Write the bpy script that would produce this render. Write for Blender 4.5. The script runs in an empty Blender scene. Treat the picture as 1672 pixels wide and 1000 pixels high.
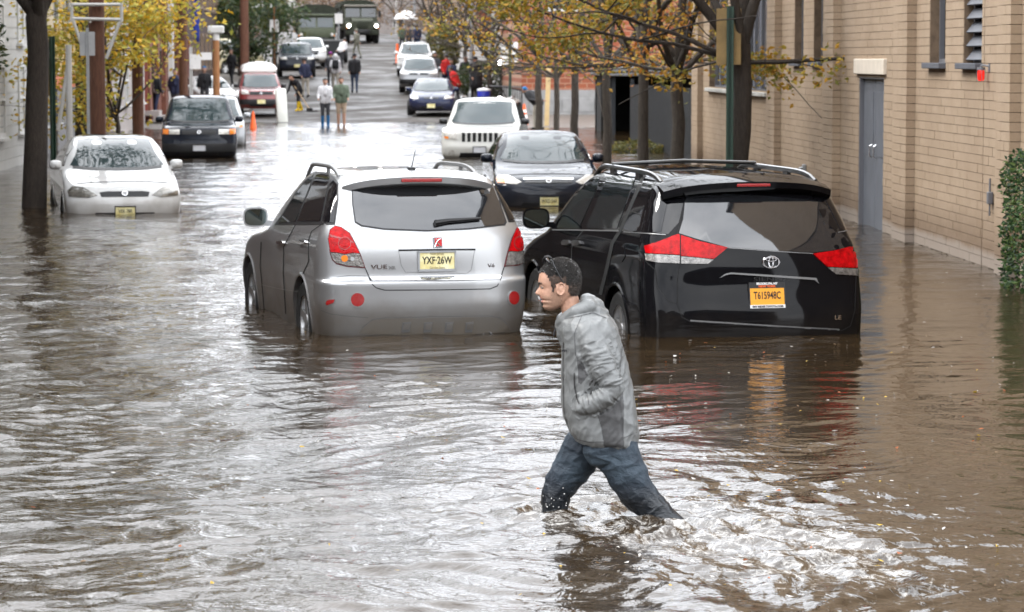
import bpy, bmesh, math, random
import numpy as np
from mathutils import Vector, Matrix, noise as mnoise
from mathutils.bvhtree import BVHTree
from mathutils.geometry import delaunay_2d_cdt

R = math.radians
SC = bpy.context.scene
COL = SC.collection
random.seed(7)

# ------------------------------------------------------------------ camera
# survey of the photograph: street axis = +Y, water level = 0, eye 2.37 m above the water
FPX, PW, PH, EYE = 4800.0, 1672.0, 1000.0, 2.37
PITCH = math.atan(405.0 / FPX)
YAW = math.atan(236.0 / FPX * math.cos(PITCH))
cd = bpy.data.cameras.new('camera')
cd.sensor_width = 36.0
cd.lens = FPX / PW * 36.0
cd.clip_start = 0.5
cd.clip_end = 3000.0
cd.dof.use_dof = True
cd.dof.focus_distance = 18.0
cd.dof.aperture_fstop = 6.7
cam = bpy.data.objects.new('camera', cd)
cam.location = (0, 0, EYE)
cam.rotation_euler = (math.pi / 2 - PITCH, 0, -YAW)
COL.objects.link(cam)
SC.camera = cam

# ------------------------------------------------------------------ sky and sun
SUN_EL, SUN_AZ = R(50), R(-80)          # azimuth measured from +Y towards +X
w = bpy.data.worlds.new('World')
SC.world = w
w.use_nodes = True
nt = w.node_tree
nt.nodes.clear()
out = nt.nodes.new('ShaderNodeOutputWorld')
bg = nt.nodes.new('ShaderNodeBackground')
sky = nt.nodes.new('ShaderNodeTexSky')
sky.sky_type = 'NISHITA'
sky.sun_disc = False
sky.sun_elevation = SUN_EL
sky.sun_rotation = SUN_AZ
sky.dust_density = 3.0
tc = nt.nodes.new('ShaderNodeTexCoord')
nz = nt.nodes.new('ShaderNodeTexNoise')
nz.inputs['Scale'].default_value = 2.2
nz.inputs['Detail'].default_value = 6
rmp = nt.nodes.new('ShaderNodeValToRGB')
rmp.color_ramp.elements[0].position = 0.30
rmp.color_ramp.elements[0].color = (19.0, 20.2, 22.2, 1)
rmp.color_ramp.elements[1].position = 0.70
rmp.color_ramp.elements[1].color = (41.5, 42.0, 43.0, 1)
mixw = nt.nodes.new('ShaderNodeMixRGB')
mixw.inputs[0].default_value = 0.88
nt.links.new(tc.outputs['Generated'], nz.inputs['Vector'])
nt.links.new(nz.outputs['Fac'], rmp.inputs['Fac'])
nt.links.new(sky.outputs[0], mixw.inputs[1])
nt.links.new(rmp.outputs[0], mixw.inputs[2])
nt.links.new(mixw.outputs[0], bg.inputs['Color'])
bg.inputs['Strength'].default_value = 0.10
nt.links.new(bg.outputs[0], out.inputs[0])

ld = bpy.data.lights.new('sun', 'SUN')
ld.energy = 1.5
ld.angle = R(12)
ld.color = (1.0, 0.96, 0.90)
sun = bpy.data.objects.new('sun', ld)
sd = Vector((math.sin(SUN_AZ) * math.cos(SUN_EL), math.cos(SUN_AZ) * math.cos(SUN_EL), math.sin(SUN_EL)))
sun.rotation_euler = sd.to_track_quat('Z', 'Y').to_euler()
sun.location = (0, 30, 40)
COL.objects.link(sun)

SC.view_settings.view_transform = 'Standard'
SC.view_settings.look = 'None'
SC.view_settings.exposure = 0.55
SC.view_settings.gamma = 1.0
SC.cycles.max_bounces = 5
SC.cycles.diffuse_bounces = 2
SC.cycles.glossy_bounces = 3
SC.cycles.transmission_bounces = 4
SC.cycles.use_adaptive_sampling = True
SC.cycles.adaptive_threshold = 0.03
SC.cycles.caustics_reflective = False
SC.cycles.caustics_refractive = False
SC.cycles.sample_clamp_indirect = 4.0

# ------------------------------------------------------------------ survey helpers
_sa, _ca, _sp, _cp = math.sin(YAW), math.cos(YAW), math.sin(PITCH), math.cos(PITCH)
C_R = Vector((_ca, -_sa, 0))
C_F = Vector((_sa * _cp, _ca * _cp, -_sp))
C_U = Vector((_sa * _sp, _ca * _sp, _cp))
C_FH = Vector((_sa, _ca, 0))
C_O = Vector((0, 0, EYE))
def ray(px, py):
    return C_F + C_R * ((px - PW / 2) / FPX) - C_U * ((py - PH / 2) / FPX)
def G(px, py, z=0.0):
    """measured point on the level z"""
    d = ray(px, py)
    return C_O + d * ((z - EYE) / d.z)
def atY(px, py, Y):
    d = ray(px, py)
    return C_O + d * (Y / d.y)
def atD(px, py, D):
    d = ray(px, py)
    return C_O + d * (D / d.dot(C_FH))
def road_z(y):
    """street level: flooded dip, then a 4 % climb"""
    if y < 84: return -0.36
    if y < 108: return -0.36 + 0.36 * (y - 84) / 24.0
    if y < 122: return (y - 108) * 0.26 / 14.0
    if y < 225: return 0.26 + (y - 122) * 0.0382
    return 0.26 + 103 * 0.0382 + (y - 225) * 0.004

# ------------------------------------------------------------------ mesh helpers
class MB:
    def __init__(s):
        s.v, s.f, s.m = [], [], []
    def add(s, verts, faces, mi=0):
        o = len(s.v)
        s.v.extend([tuple(p) for p in verts])
        s.f.extend([tuple(i + o for i in f) for f in faces])
        s.m.extend([mi] * len(faces))
    def box(s, c, d, rz=0.0, mi=0, M=None):
        x, y, z = d[0] / 2, d[1] / 2, d[2] / 2
        p = [Vector((a * x, b * y, e * z)) for a in (-1, 1) for b in (-1, 1) for e in (-1, 1)]
        rot = M if M is not None else Matrix.Rotation(rz, 3, 'Z')
        p = [rot @ q + Vector(c) for q in p]
        s.add(p, [(0, 1, 3, 2), (4, 6, 7, 5), (0, 4, 5, 1), (2, 3, 7, 6), (0, 2, 6, 4), (1, 5, 7, 3)], mi)
    def bbox(s, c, d, b=0.02, rz=0.0, mi=0):
        """box with chamfered edges"""
        bm = bmesh.new()
        bmesh.ops.create_cube(bm, size=1)
        for q in bm.verts: q.co = Vector((q.co.x * d[0], q.co.y * d[1], q.co.z * d[2]))
        bmesh.ops.bevel(bm, geom=bm.edges[:], offset=b, segments=2, profile=0.5, affect='EDGES')
        rot = Matrix.Rotation(rz, 3, 'Z')
        bm.verts.index_update()
        s.add([rot @ q.co + Vector(c) for q in bm.verts], [[q.index for q in f.verts] for f in bm.faces], mi)
        bm.free()
    def tube(s, path, rad, n=8, mi=0, cap=True, flat=None):
        path = [Vector(p) for p in path]
        if not hasattr(rad, '__len__'): rad = [rad] * len(path)
        vs, fs = [], []
        prev = None
        for i, p in enumerate(path):
            t = (path[min(i + 1, len(path) - 1)] - path[max(i - 1, 0)])
            t = t.normalized() if t.length > 1e-9 else Vector((0, 0, 1))
            if prev is None:
                a = Vector((0, 0, 1)) if abs(t.z) < 0.9 else Vector((1, 0, 0))
                u = t.cross(a).normalized()
            else:
                u = (prev - t * prev.dot(t))
                u = u.normalized() if u.length > 1e-6 else t.orthogonal().normalized()
            prev = u
            q = t.cross(u)
            for k in range(n):
                a = 2 * math.pi * k / n
                vs.append(p + (u * math.cos(a) + q * math.sin(a)) * rad[i])
        for i in range(len(path) - 1):
            for k in range(n):
                a, b = i * n + k, i * n + (k + 1) % n
                fs.append((a, b, b + n, a + n))
        if cap:
            fs.append(tuple(range(n - 1, -1, -1)))
            o = (len(path) - 1) * n
            fs.append(tuple(o + k for k in range(n)))
        s.add(vs, fs, mi)
    def lathe(s, prof, n=24, M=None, mi=0, closed=False):
        """profile (r, h) about local Z, placed by matrix M"""
        M = M or Matrix.Identity(4)
        vs, fs = [], []
        m = len(prof)
        for k in range(n):
            a = 2 * math.pi * k / n
            for r, h in prof: vs.append(M @ Vector((r * math.cos(a), r * math.sin(a), h)))
        for k in range(n):
            for j in range(m - 1 if not closed else m):
                a, b = k * m + j, k * m + (j + 1) % m
                c, d = ((k + 1) % n) * m + (j + 1) % m, ((k + 1) % n) * m + j
                fs.append((a, d, c, b))
        s.add(vs, fs, mi)
    def prism(s, outl, axis, a0, a1, mi=0):
        """extrude a 2-D outline along axis ('x','y','z') between a0 and a1"""
        def P(u, v, a):
            return {'x': (a, u, v), 'y': (u, a, v), 'z': (u, v, a)}[axis]
        n = len(outl)
        vs = [P(u, v, a0) for u, v in outl] + [P(u, v, a1) for u, v in outl]
        fs = [tuple(range(n)), tuple(range(2 * n - 1, n - 1, -1))]
        for i in range(n): fs.append((i, (i + 1) % n, (i + 1) % n + n, i + n))
        s.add(vs, fs, mi)
    def mesh(s, name, smooth=False, ang=None):
        me = bpy.data.meshes.new(name)
        me.from_pydata(s.v, [], s.f)
        if any(s.m): me.polygons.foreach_set('material_index', s.m)
        fixn(me)
        if smooth:
            me.polygons.foreach_set('use_smooth', [True] * len(me.polygons))
            if ang: me.set_sharp_from_angle(angle=R(ang))
        me.update()
        return me
    def build(s, name, mats, parent=None, smooth=False, ang=40):
        me = s.mesh(name, smooth, ang)
        return link(name, me, mats, parent)
def fixn(me):
    bm = bmesh.new(); bm.from_mesh(me)
    bmesh.ops.recalc_face_normals(bm, faces=bm.faces)
    bm.to_mesh(me); bm.free()
def link(name, me, mats, parent=None):
    o = bpy.data.objects.new(name, me)
    if not isinstance(mats, (list, tuple)): mats = [mats]
    for m in mats: me.materials.append(m)
    COL.objects.link(o)
    if parent: o.parent = parent
    return o
def tag(o, label=None, cat=None, group=None, kind=None):
    if label: o['label'] = label
    if cat: o['category'] = cat
    if group: o['group'] = group
    if kind: o['kind'] = kind
    return o
def empty(name, loc, rz=0.0, label=None, cat=None, group=None):
    o = bpy.data.objects.new(name, None)
    o.empty_display_size = 0.3
    o.location = loc
    o.rotation_euler = (0, 0, rz)
    COL.objects.link(o)
    return tag(o, label, cat, group)
def recenter(o, loc):
    """move the object's origin to loc without moving its mesh"""
    o.data.transform(Matrix.Translation(-Vector(loc)))
    o.location = loc
    return o
def text_mesh(name, txt, size, mat, parent, M, extrude=0.0015, sx=1.0, bold=0.0):
    cu = bpy.data.curves.new('t', 'FONT')
    cu.body = txt; cu.size = size; cu.align_x = 'CENTER'; cu.align_y = 'CENTER'
    cu.extrude = extrude; cu.offset = bold; cu.resolution_u = 3
    ob = bpy.data.objects.new('t', cu)
    COL.objects.link(ob)
    dg = bpy.context.evaluated_depsgraph_get()
    me = bpy.data.meshes.new_from_object(ob.evaluated_get(dg))
    bpy.data.objects.remove(ob); bpy.data.curves.remove(cu)
    me.name = name
    me.transform(Matrix.Diagonal((sx, 1, 1, 1)))
    me.transform(M)
    me.materials.clear()
    return link(name, me, mat, parent)
def remesh(mb, voxel, smooth_it=2):
    """union of overlapping closed shapes -> one continuous skin"""
    me = mb.mesh('tmp')
    ob = bpy.data.objects.new('tmp', me); COL.objects.link(ob)
    md = ob.modifiers.new('r', 'REMESH'); md.mode = 'VOXEL'; md.voxel_size = voxel
    dg = bpy.context.evaluated_depsgraph_get()
    m2 = bpy.data.meshes.new_from_object(ob.evaluated_get(dg))
    bpy.data.objects.remove(ob); bpy.data.meshes.remove(me)
    if smooth_it:
        bm = bmesh.new(); bm.from_mesh(m2)
        for _ in range(smooth_it):
            bmesh.ops.smooth_vert(bm, verts=bm.verts, factor=0.5, use_axis_x=True, use_axis_y=True, use_axis_z=True)
        bm.to_mesh(m2); bm.free()
    m2.polygons.foreach_set('use_smooth', [True] * len(m2.polygons))
    return m2

# ------------------------------------------------------------------ materials
def P(name, col, rough=0.6, metal=0.0, coat=0.0, var=0.0, vscale=4.0, bump=0.0, bscale=40.0, ior=1.45, emit=None, estr=0.0, col2=None, stretch=None, crough=0.04):
    m = bpy.data.materials.new(name)
    m.use_nodes = True
    t = m.node_tree
    b = t.nodes['Principled BSDF']
    b.inputs['Base Color'].default_value = (*col, 1)
    b.inputs['Roughness'].default_value = rough
    b.inputs['Metallic'].default_value = metal
    b.inputs['IOR'].default_value = ior
    b.inputs['Coat Weight'].default_value = coat
    b.inputs['Coat Roughness'].default_value = crough
    if emit:
        b.inputs['Emission Color'].default_value = (*emit, 1)
        b.inputs['Emission Strength'].default_value = estr
    if var > 0 or bump > 0:
        tcn = t.nodes.new('ShaderNodeTexCoord')
        src = tcn.outputs['Object']
        if stretch:
            mp = t.nodes.new('ShaderNodeMapping'); mp.inputs['Scale'].default_value = stretch
            t.links.new(src, mp.inputs[0]); src = mp.outputs[0]
    if var > 0:
        n = t.nodes.new('ShaderNodeTexNoise')
        n.inputs['Scale'].default_value = vscale; n.inputs['Detail'].default_value = 5; n.inputs['Roughness'].default_value = 0.62
        t.links.new(src, n.inputs['Vector'])
        r = t.nodes.new('ShaderNodeValToRGB')
        c2 = col2 or tuple(min(1, c * (1 + var)) for c in col)
        c1 = tuple(c * (1 - var) for c in col)
        r.color_ramp.elements[0].position = 0.32; r.color_ramp.elements[0].color = (*c1, 1)
        r.color_ramp.elements[1].position = 0.68; r.color_ramp.elements[1].color = (*c2, 1)
        t.links.new(n.outputs['Fac'], r.inputs['Fac'])
        t.links.new(r.outputs[0], b.inputs['Base Color'])
    if bump > 0:
        n2 = t.nodes.new('ShaderNodeTexNoise')
        n2.inputs['Scale'].default_value = bscale; n2.inputs['Detail'].default_value = 4
        t.links.new(src, n2.inputs['Vector'])
        bp = t.nodes.new('ShaderNodeBump'); bp.inputs['Strength'].default_value = bump; bp.inputs['Distance'].default_value = 0.02
        t.links.new(n2.outputs['Fac'], bp.inputs['Height'])
        t.links.new(bp.outputs[0], b.inputs['Normal'])
    return m
def paint(name, col, metal=0.0, rough=0.35, dirt=0.25):
    """car paint: clear coat, faint flake, silt from the flood on the lower body"""
    m = P(name, col, rough, metal, 1.0)
    t = m.node_tree; b = t.nodes['Principled BSDF']
    if metal == 0 or max(col) < 0.05: b.inputs['Specular IOR Level'].default_value = 0.0
    b.inputs['Coat IOR'].default_value = 1.42
    tcn = t.nodes.new('ShaderNodeTexCoord')
    sep = t.nodes.new('ShaderNodeSeparateXYZ'); t.links.new(tcn.outputs['Object'], sep.inputs[0])
    n = t.nodes.new('ShaderNodeTexNoise'); n.inputs['Scale'].default_value = 3.5; n.inputs['Detail'].default_value = 7
    t.links.new(tcn.outputs['Object'], n.inputs['Vector'])
    ma = t.nodes.new('ShaderNodeMath'); ma.operation = 'MULTIPLY_ADD'; ma.inputs[1].default_value = 0.55; ma.inputs[2].default_value = 0.35
    t.links.new(n.outputs['Fac'], ma.inputs[0])
    mr = t.nodes.new('ShaderNodeMapRange'); mr.inputs['From Min'].default_value = 0.0; mr.inputs['From Max'].default_value = 0.35
    sb = t.nodes.new('ShaderNodeMath'); sb.operation = 'SUBTRACT'
    t.links.new(ma.outputs[0], sb.inputs[0]); t.links.new(sep.outputs[2], sb.inputs[1]); t.links.new(sb.outputs[0], mr.inputs[0])
    sc_ = t.nodes.new('ShaderNodeMath'); sc_.operation = 'MULTIPLY'; sc_.inputs[1].default_value = dirt
    t.links.new(mr.outputs[0], sc_.inputs[0])
    mx = t.nodes.new('ShaderNodeMixRGB'); mx.inputs[1].default_value = (*col, 1); mx.inputs[2].default_value = (0.17, 0.13, 0.085, 1)
    t.links.new(sc_.outputs[0], mx.inputs[0]); t.links.new(mx.outputs[0], b.inputs['Base Color'])
    return m
MT = {}
MT['silver'] = paint('silver_paint', (0.36, 0.365, 0.37), 0.7, 0.34, 0.6)
MT['valance'] = paint('grey_valance', (0.20, 0.20, 0.195), 0.4, 0.45, 0.6)
MT['black'] = paint('black_paint', (0.005, 0.005, 0.006), 0.0, 0.3, 0.06)
MT['black'].node_tree.nodes['Principled BSDF'].inputs['Coat IOR'].default_value = 1.32
MT['black'].node_tree.nodes['Principled BSDF'].inputs['Coat Weight'].default_value = 0.6
MT['charcoal'] = paint('dark_grey_paint', (0.013, 0.016, 0.024), 0.0, 0.35, 0.12)
MT['charcoal'].node_tree.nodes['Principled BSDF'].inputs['Coat IOR'].default_value = 1.3
MT['white'] = paint('white_paint', (0.58, 0.58, 0.57), 0.0, 0.35, 0.6)
MT['cream'] = paint('cream_white_paint', (0.54, 0.535, 0.50), 0.0, 0.35, 0.35)
MT['navy'] = paint('navy_paint', (0.010, 0.016, 0.045), 0.0, 0.35, 0.15)
MT['navy'].node_tree.nodes['Principled BSDF'].inputs['Coat IOR'].default_value = 1.3
MT['red'] = paint('red_paint', (0.16, 0.018, 0.018), 0.1, 0.4, 0.2)
MT['lsilver'] = paint('light_silver_paint', (0.27, 0.28, 0.29), 0.4, 0.38, 0.3)
MT['glass'] = P('tinted_glass', (0.010, 0.013, 0.014), 0.02, ior=1.75)
MT['glass_black'] = P('privacy_glass', (0.004, 0.004, 0.005), 0.02, ior=1.5)
MT['glass_rear'] = P('rear_glass', (0.012, 0.013, 0.015), 0.03, ior=1.9)
MT['windscreen'] = P('windscreen_glass', (0.030, 0.045, 0.048), 0.03, ior=1.62)
MT['trim'] = P('black_plastic', (0.012, 0.012, 0.013), 0.45)
MT['gap'] = P('panel_gap', (0.004, 0.004, 0.004), 0.8)
MT['rubber'] = P('tyre_rubber', (0.014, 0.014, 0.014), 0.75, bump=0.2, bscale=60)
MT['alloy'] = P('alloy_rim', (0.42, 0.42, 0.42), 0.35, 0.8)
MT['chrome'] = P('chrome', (0.75, 0.75, 0.76), 0.08, 1.0)
MT['rail'] = P('grey_rail', (0.20, 0.20, 0.20), 0.35, 0.5)
MT['railblack'] = P('black_rail', (0.02, 0.02, 0.02), 0.3, 0.2, 0.5)
MT['redlens'] = P('red_lens', (0.40, 0.002, 0.004), 0.12, ior=1.28, var=0.45, vscale=22, bump=0.15, bscale=90)
MT['reflector'] = P('red_reflector', (0.30, 0.012, 0.012), 0.2, coat=0.6, bump=0.2, bscale=200)
MT['clearlens'] = P('clear_lens', (0.52, 0.50, 0.46), 0.08, 0.25, 1.0, var=0.35, vscale=18, bump=0.3, bscale=60)
MT['revlens'] = P('reversing_lens', (0.17, 0.16, 0.15), 0.08, 0.3, 1.0, var=0.55, vscale=24, bump=0.4, bscale=70)
MT['darklamp'] = P('dark_headlamp', (0.16, 0.15, 0.13), 0.06, 0.3, 1.0, var=0.6, vscale=9, bump=0.3, bscale=30)
MT['amber'] = P('amber_lens', (0.80, 0.22, 0.02), 0.12, coat=1.0)
MT['plate_y'] = P('yellow_plate', (0.72, 0.60, 0.22), 0.45, var=0.12, vscale=9, col2=(0.86, 0.82, 0.52))
MT['plate_o'] = P('orange_plate', (0.86, 0.36, 0.02), 0.45, var=0.05)
MT['plate_w'] = P('white_plate', (0.62, 0.63, 0.66), 0.45, var=0.05)
MT['ink'] = P('black_lettering', (0.008, 0.008, 0.012), 0.6)
MT['inkwhite'] = P('white_lettering', (0.8, 0.8, 0.8), 0.5)
MT['inkgrey'] = P('grey_lettering', (0.25, 0.20, 0.12), 0.6)
MT['badgered'] = P('badge_red', (0.55, 0.012, 0.015), 0.25, coat=0.8)
MT['headlight_on'] = P('lit_headlight', (1, 1, 1), 0.3, emit=(1.0, 0.95, 0.85), estr=25)
MT['lamp_on'] = P('lit_floodlight', (1, 1, 1), 0.3, emit=(1.0, 0.97, 0.92), estr=40)
MT['redlamp'] = P('red_lamp_glass', (0.6, 0.02, 0.015), 0.2, emit=(1.0, 0.03, 0.02), estr=0.5)
MT['steel'] = P('galvanised_steel', (0.35, 0.36, 0.37), 0.45, 0.7, var=0.15)
MT['greenpost'] = P('green_post', (0.018, 0.045, 0.030), 0.5, var=0.2)
MT['signback'] = P('sign_back', (0.22, 0.20, 0.17), 0.5, 0.3, var=0.1)
MT['signbrown'] = P('sign_weathered', (0.23, 0.15, 0.055), 0.6, var=0.2)
MT['signwhite'] = P('sign_white', (0.66, 0.64, 0.62), 0.5, var=0.06)
MT['signred'] = P('sign_red', (0.50, 0.03, 0.02), 0.5)
MT['wood'] = P('pole_wood', (0.105, 0.045, 0.026), 0.85, var=0.35, vscale=9, stretch=(6, 6, 0.5), bump=0.5, bscale=14)
MT['wood_o'] = P('bleached_pole_wood', (0.26, 0.115, 0.045), 0.85, var=0.3, vscale=9, stretch=(6, 6, 0.5), bump=0.5, bscale=14)
MT['bark'] = P('bark', (0.034, 0.026, 0.020), 0.9, var=0.35, vscale=10, stretch=(3, 3, 0.7), bump=0.9, bscale=22)
MT['bark_g'] = P('grey_bark', (0.050, 0.040, 0.031), 0.9, var=0.35, vscale=10, stretch=(3, 3, 0.7), bump=0.9, bscale=22)
MT['orange'] = P('orange_plastic', (0.80, 0.12, 0.02), 0.5)
MT['reflwhite'] = P('reflective_white', (0.8, 0.8, 0.8), 0.4)
MT['bluebin'] = P('blue_plastic', (0.012, 0.022, 0.30), 0.45)
MT['olive'] = P('olive_drab', (0.035, 0.040, 0.022), 0.6, var=0.15)
MT['olive_d'] = P('dark_olive_canvas', (0.024, 0.028, 0.018), 0.85, var=0.25, bump=0.3, bscale=5)
MT['olive_l'] = P('olive_front', (0.085, 0.10, 0.06), 0.6, var=0.15)
MT['skin'] = P('skin', (0.34, 0.19, 0.13), 0.5, var=0.10, vscale=30)
MT['skin_d'] = P('darker_skin', (0.30, 0.17, 0.11), 0.5)
MT['hair'] = P('dark_hair', (0.020, 0.016, 0.014), 0.55, var=0.5, vscale=220, bump=0.7, bscale=350)
# ================================================================== SETTING
def nodes_of(m):
    t = m.node_tree
    return t, t.nodes['Principled BSDF']
def world_pos(t):
    g = t.nodes.new('ShaderNodeNewGeometry')
    return g.outputs['Position']
def math_n(t, op, a, b=None, c=None):
    n = t.nodes.new('ShaderNodeMath'); n.operation = op
    for i, q in enumerate((a, b, c)):
        if q is None: continue
        if isinstance(q, (int, float)): n.inputs[i].default_value = q
        else: t.links.new(q, n.inputs[i])
    return n.outputs[0]
def noise_n(t, vec, scale, detail=4, rough=0.55, dist=0.0, mscale=None):
    if mscale:
        mp = t.nodes.new('ShaderNodeMapping'); mp.inputs['Scale'].default_value = mscale
        t.links.new(vec, mp.inputs[0]); vec = mp.outputs[0]
    n = t.nodes.new('ShaderNodeTexNoise')
    n.inputs['Scale'].default_value = scale; n.inputs['Detail'].default_value = detail
    n.inputs['Roughness'].default_value = rough; n.inputs['Distortion'].default_value = dist
    t.links.new(vec, n.inputs['Vector'])
    return n.outputs['Fac']
def range_n(t, v, a, b, c=0.0, d=1.0):
    n = t.nodes.new('ShaderNodeMapRange')
    for i, q in enumerate((a, b, c, d)): n.inputs[i + 1].default_value = q
    t.links.new(v, n.inputs[0])
    return n.outputs[0]
def mix_n(t, f, a, b):
    n = t.nodes.new('ShaderNodeMixRGB')
    for i, q in enumerate((f, a, b)):
        if isinstance(q, (int, float)): n.inputs[i].default_value = q
        elif isinstance(q, tuple): n.inputs[i].default_value = (*q, 1)
        else: t.links.new(q, n.inputs[i])
    return n.outputs[0]

# ---- asphalt, pavement, ground
def wet_asphalt():
    m = P('wet_asphalt', (0.05, 0.05, 0.05), 0.5)
    t, b = nodes_of(m); p = world_pos(t)
    n1 = noise_n(t, p, 0.35, 6, 0.65); n2 = noise_n(t, p, 9, 5, 0.7)
    c = mix_n(t, range_n(t, n1, 0.35, 0.65), (0.021, 0.018, 0.0155), (0.034, 0.028, 0.023))
    deb = range_n(t, noise_n(t, p, 1.3, 8, 0.75, 1.5), 0.56, 0.64)
    c = mix_n(t, deb, c, (0.05, 0.032, 0.02))
    t.links.new(c, b.inputs['Base Color'])
    t.links.new(range_n(t, n1, 0.4, 0.6, 0.5, 0.9), b.inputs['Roughness'])
    bp = t.nodes.new('ShaderNodeBump'); bp.inputs['Strength'].default_value = 0.25; bp.inputs['Distance'].default_value = 0.02
    t.links.new(n2, bp.inputs['Height']); t.links.new(bp.outputs[0], b.inputs['Normal'])
    return m
MT['asphalt'] = wet_asphalt()
MT['pavement'] = P('wet_pavement', (0.10, 0.088, 0.076), 0.5, var=0.3, vscale=1.2, bump=0.3, bscale=12)
MT['earth'] = P('earth', (0.07, 0.06, 0.04), 0.9, var=0.4, vscale=0.5)

def strip(name, x0, x1, y0, y1, dz, mat, step=2.0, nx=2, amp=0.0):
    ys = np.arange(y0, y1 + 1e-6, step); xs = np.linspace(x0, x1, nx)
    v, f = [], []
    for y in ys:
        for x in xs:
            a = amp * (mnoise.noise(Vector((x * 0.45, y * 0.22, 1.7))) + 0.5 * mnoise.noise(Vector((x * 1.3, y * 0.6, 4.1)))) if amp else 0
            v.append((x, y, road_z(y) + dz + a))
    for i in range(len(ys) - 1):
        for j in range(nx - 1):
            a = i * nx + j
            f.append((a, a + 1, a + 1 + nx, a + nx))
    mb = MB(); mb.add(v, f)
    return tag(mb.build(name, mat, smooth=True, ang=None), kind='structure')
strip('ground', -500, 500, -90, 1500, -0.09, MT['earth'], 10.0)
strip('road', -4.75, 4.45, -80, 420, 0.0, MT['asphalt'], 1.0, 12, 0.05)
def kerbed(name, x0, x1, y1=420):
    mb = MB(); ys = list(np.arange(-80, y1, 4.0)); v = []; f = []
    for y in ys:
        z = road_z(y)
        v += [(x0, y, z - 0.15), (x0, y, z + 0.12), (x1, y, z + 0.12), (x1, y, z - 0.15)]
    for i in range(len(ys) - 1):
        for k in range(3):
            a = i * 4 + k; f.append((a, a + 1, a + 5, a + 4))
    mb.add(v, f)
    return tag(mb.build(name, MT['pavement']), kind='structure')
kerbed('pavement', 4.46, 30.0)
kerbed('pavement', -7.9, -4.76)

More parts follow.
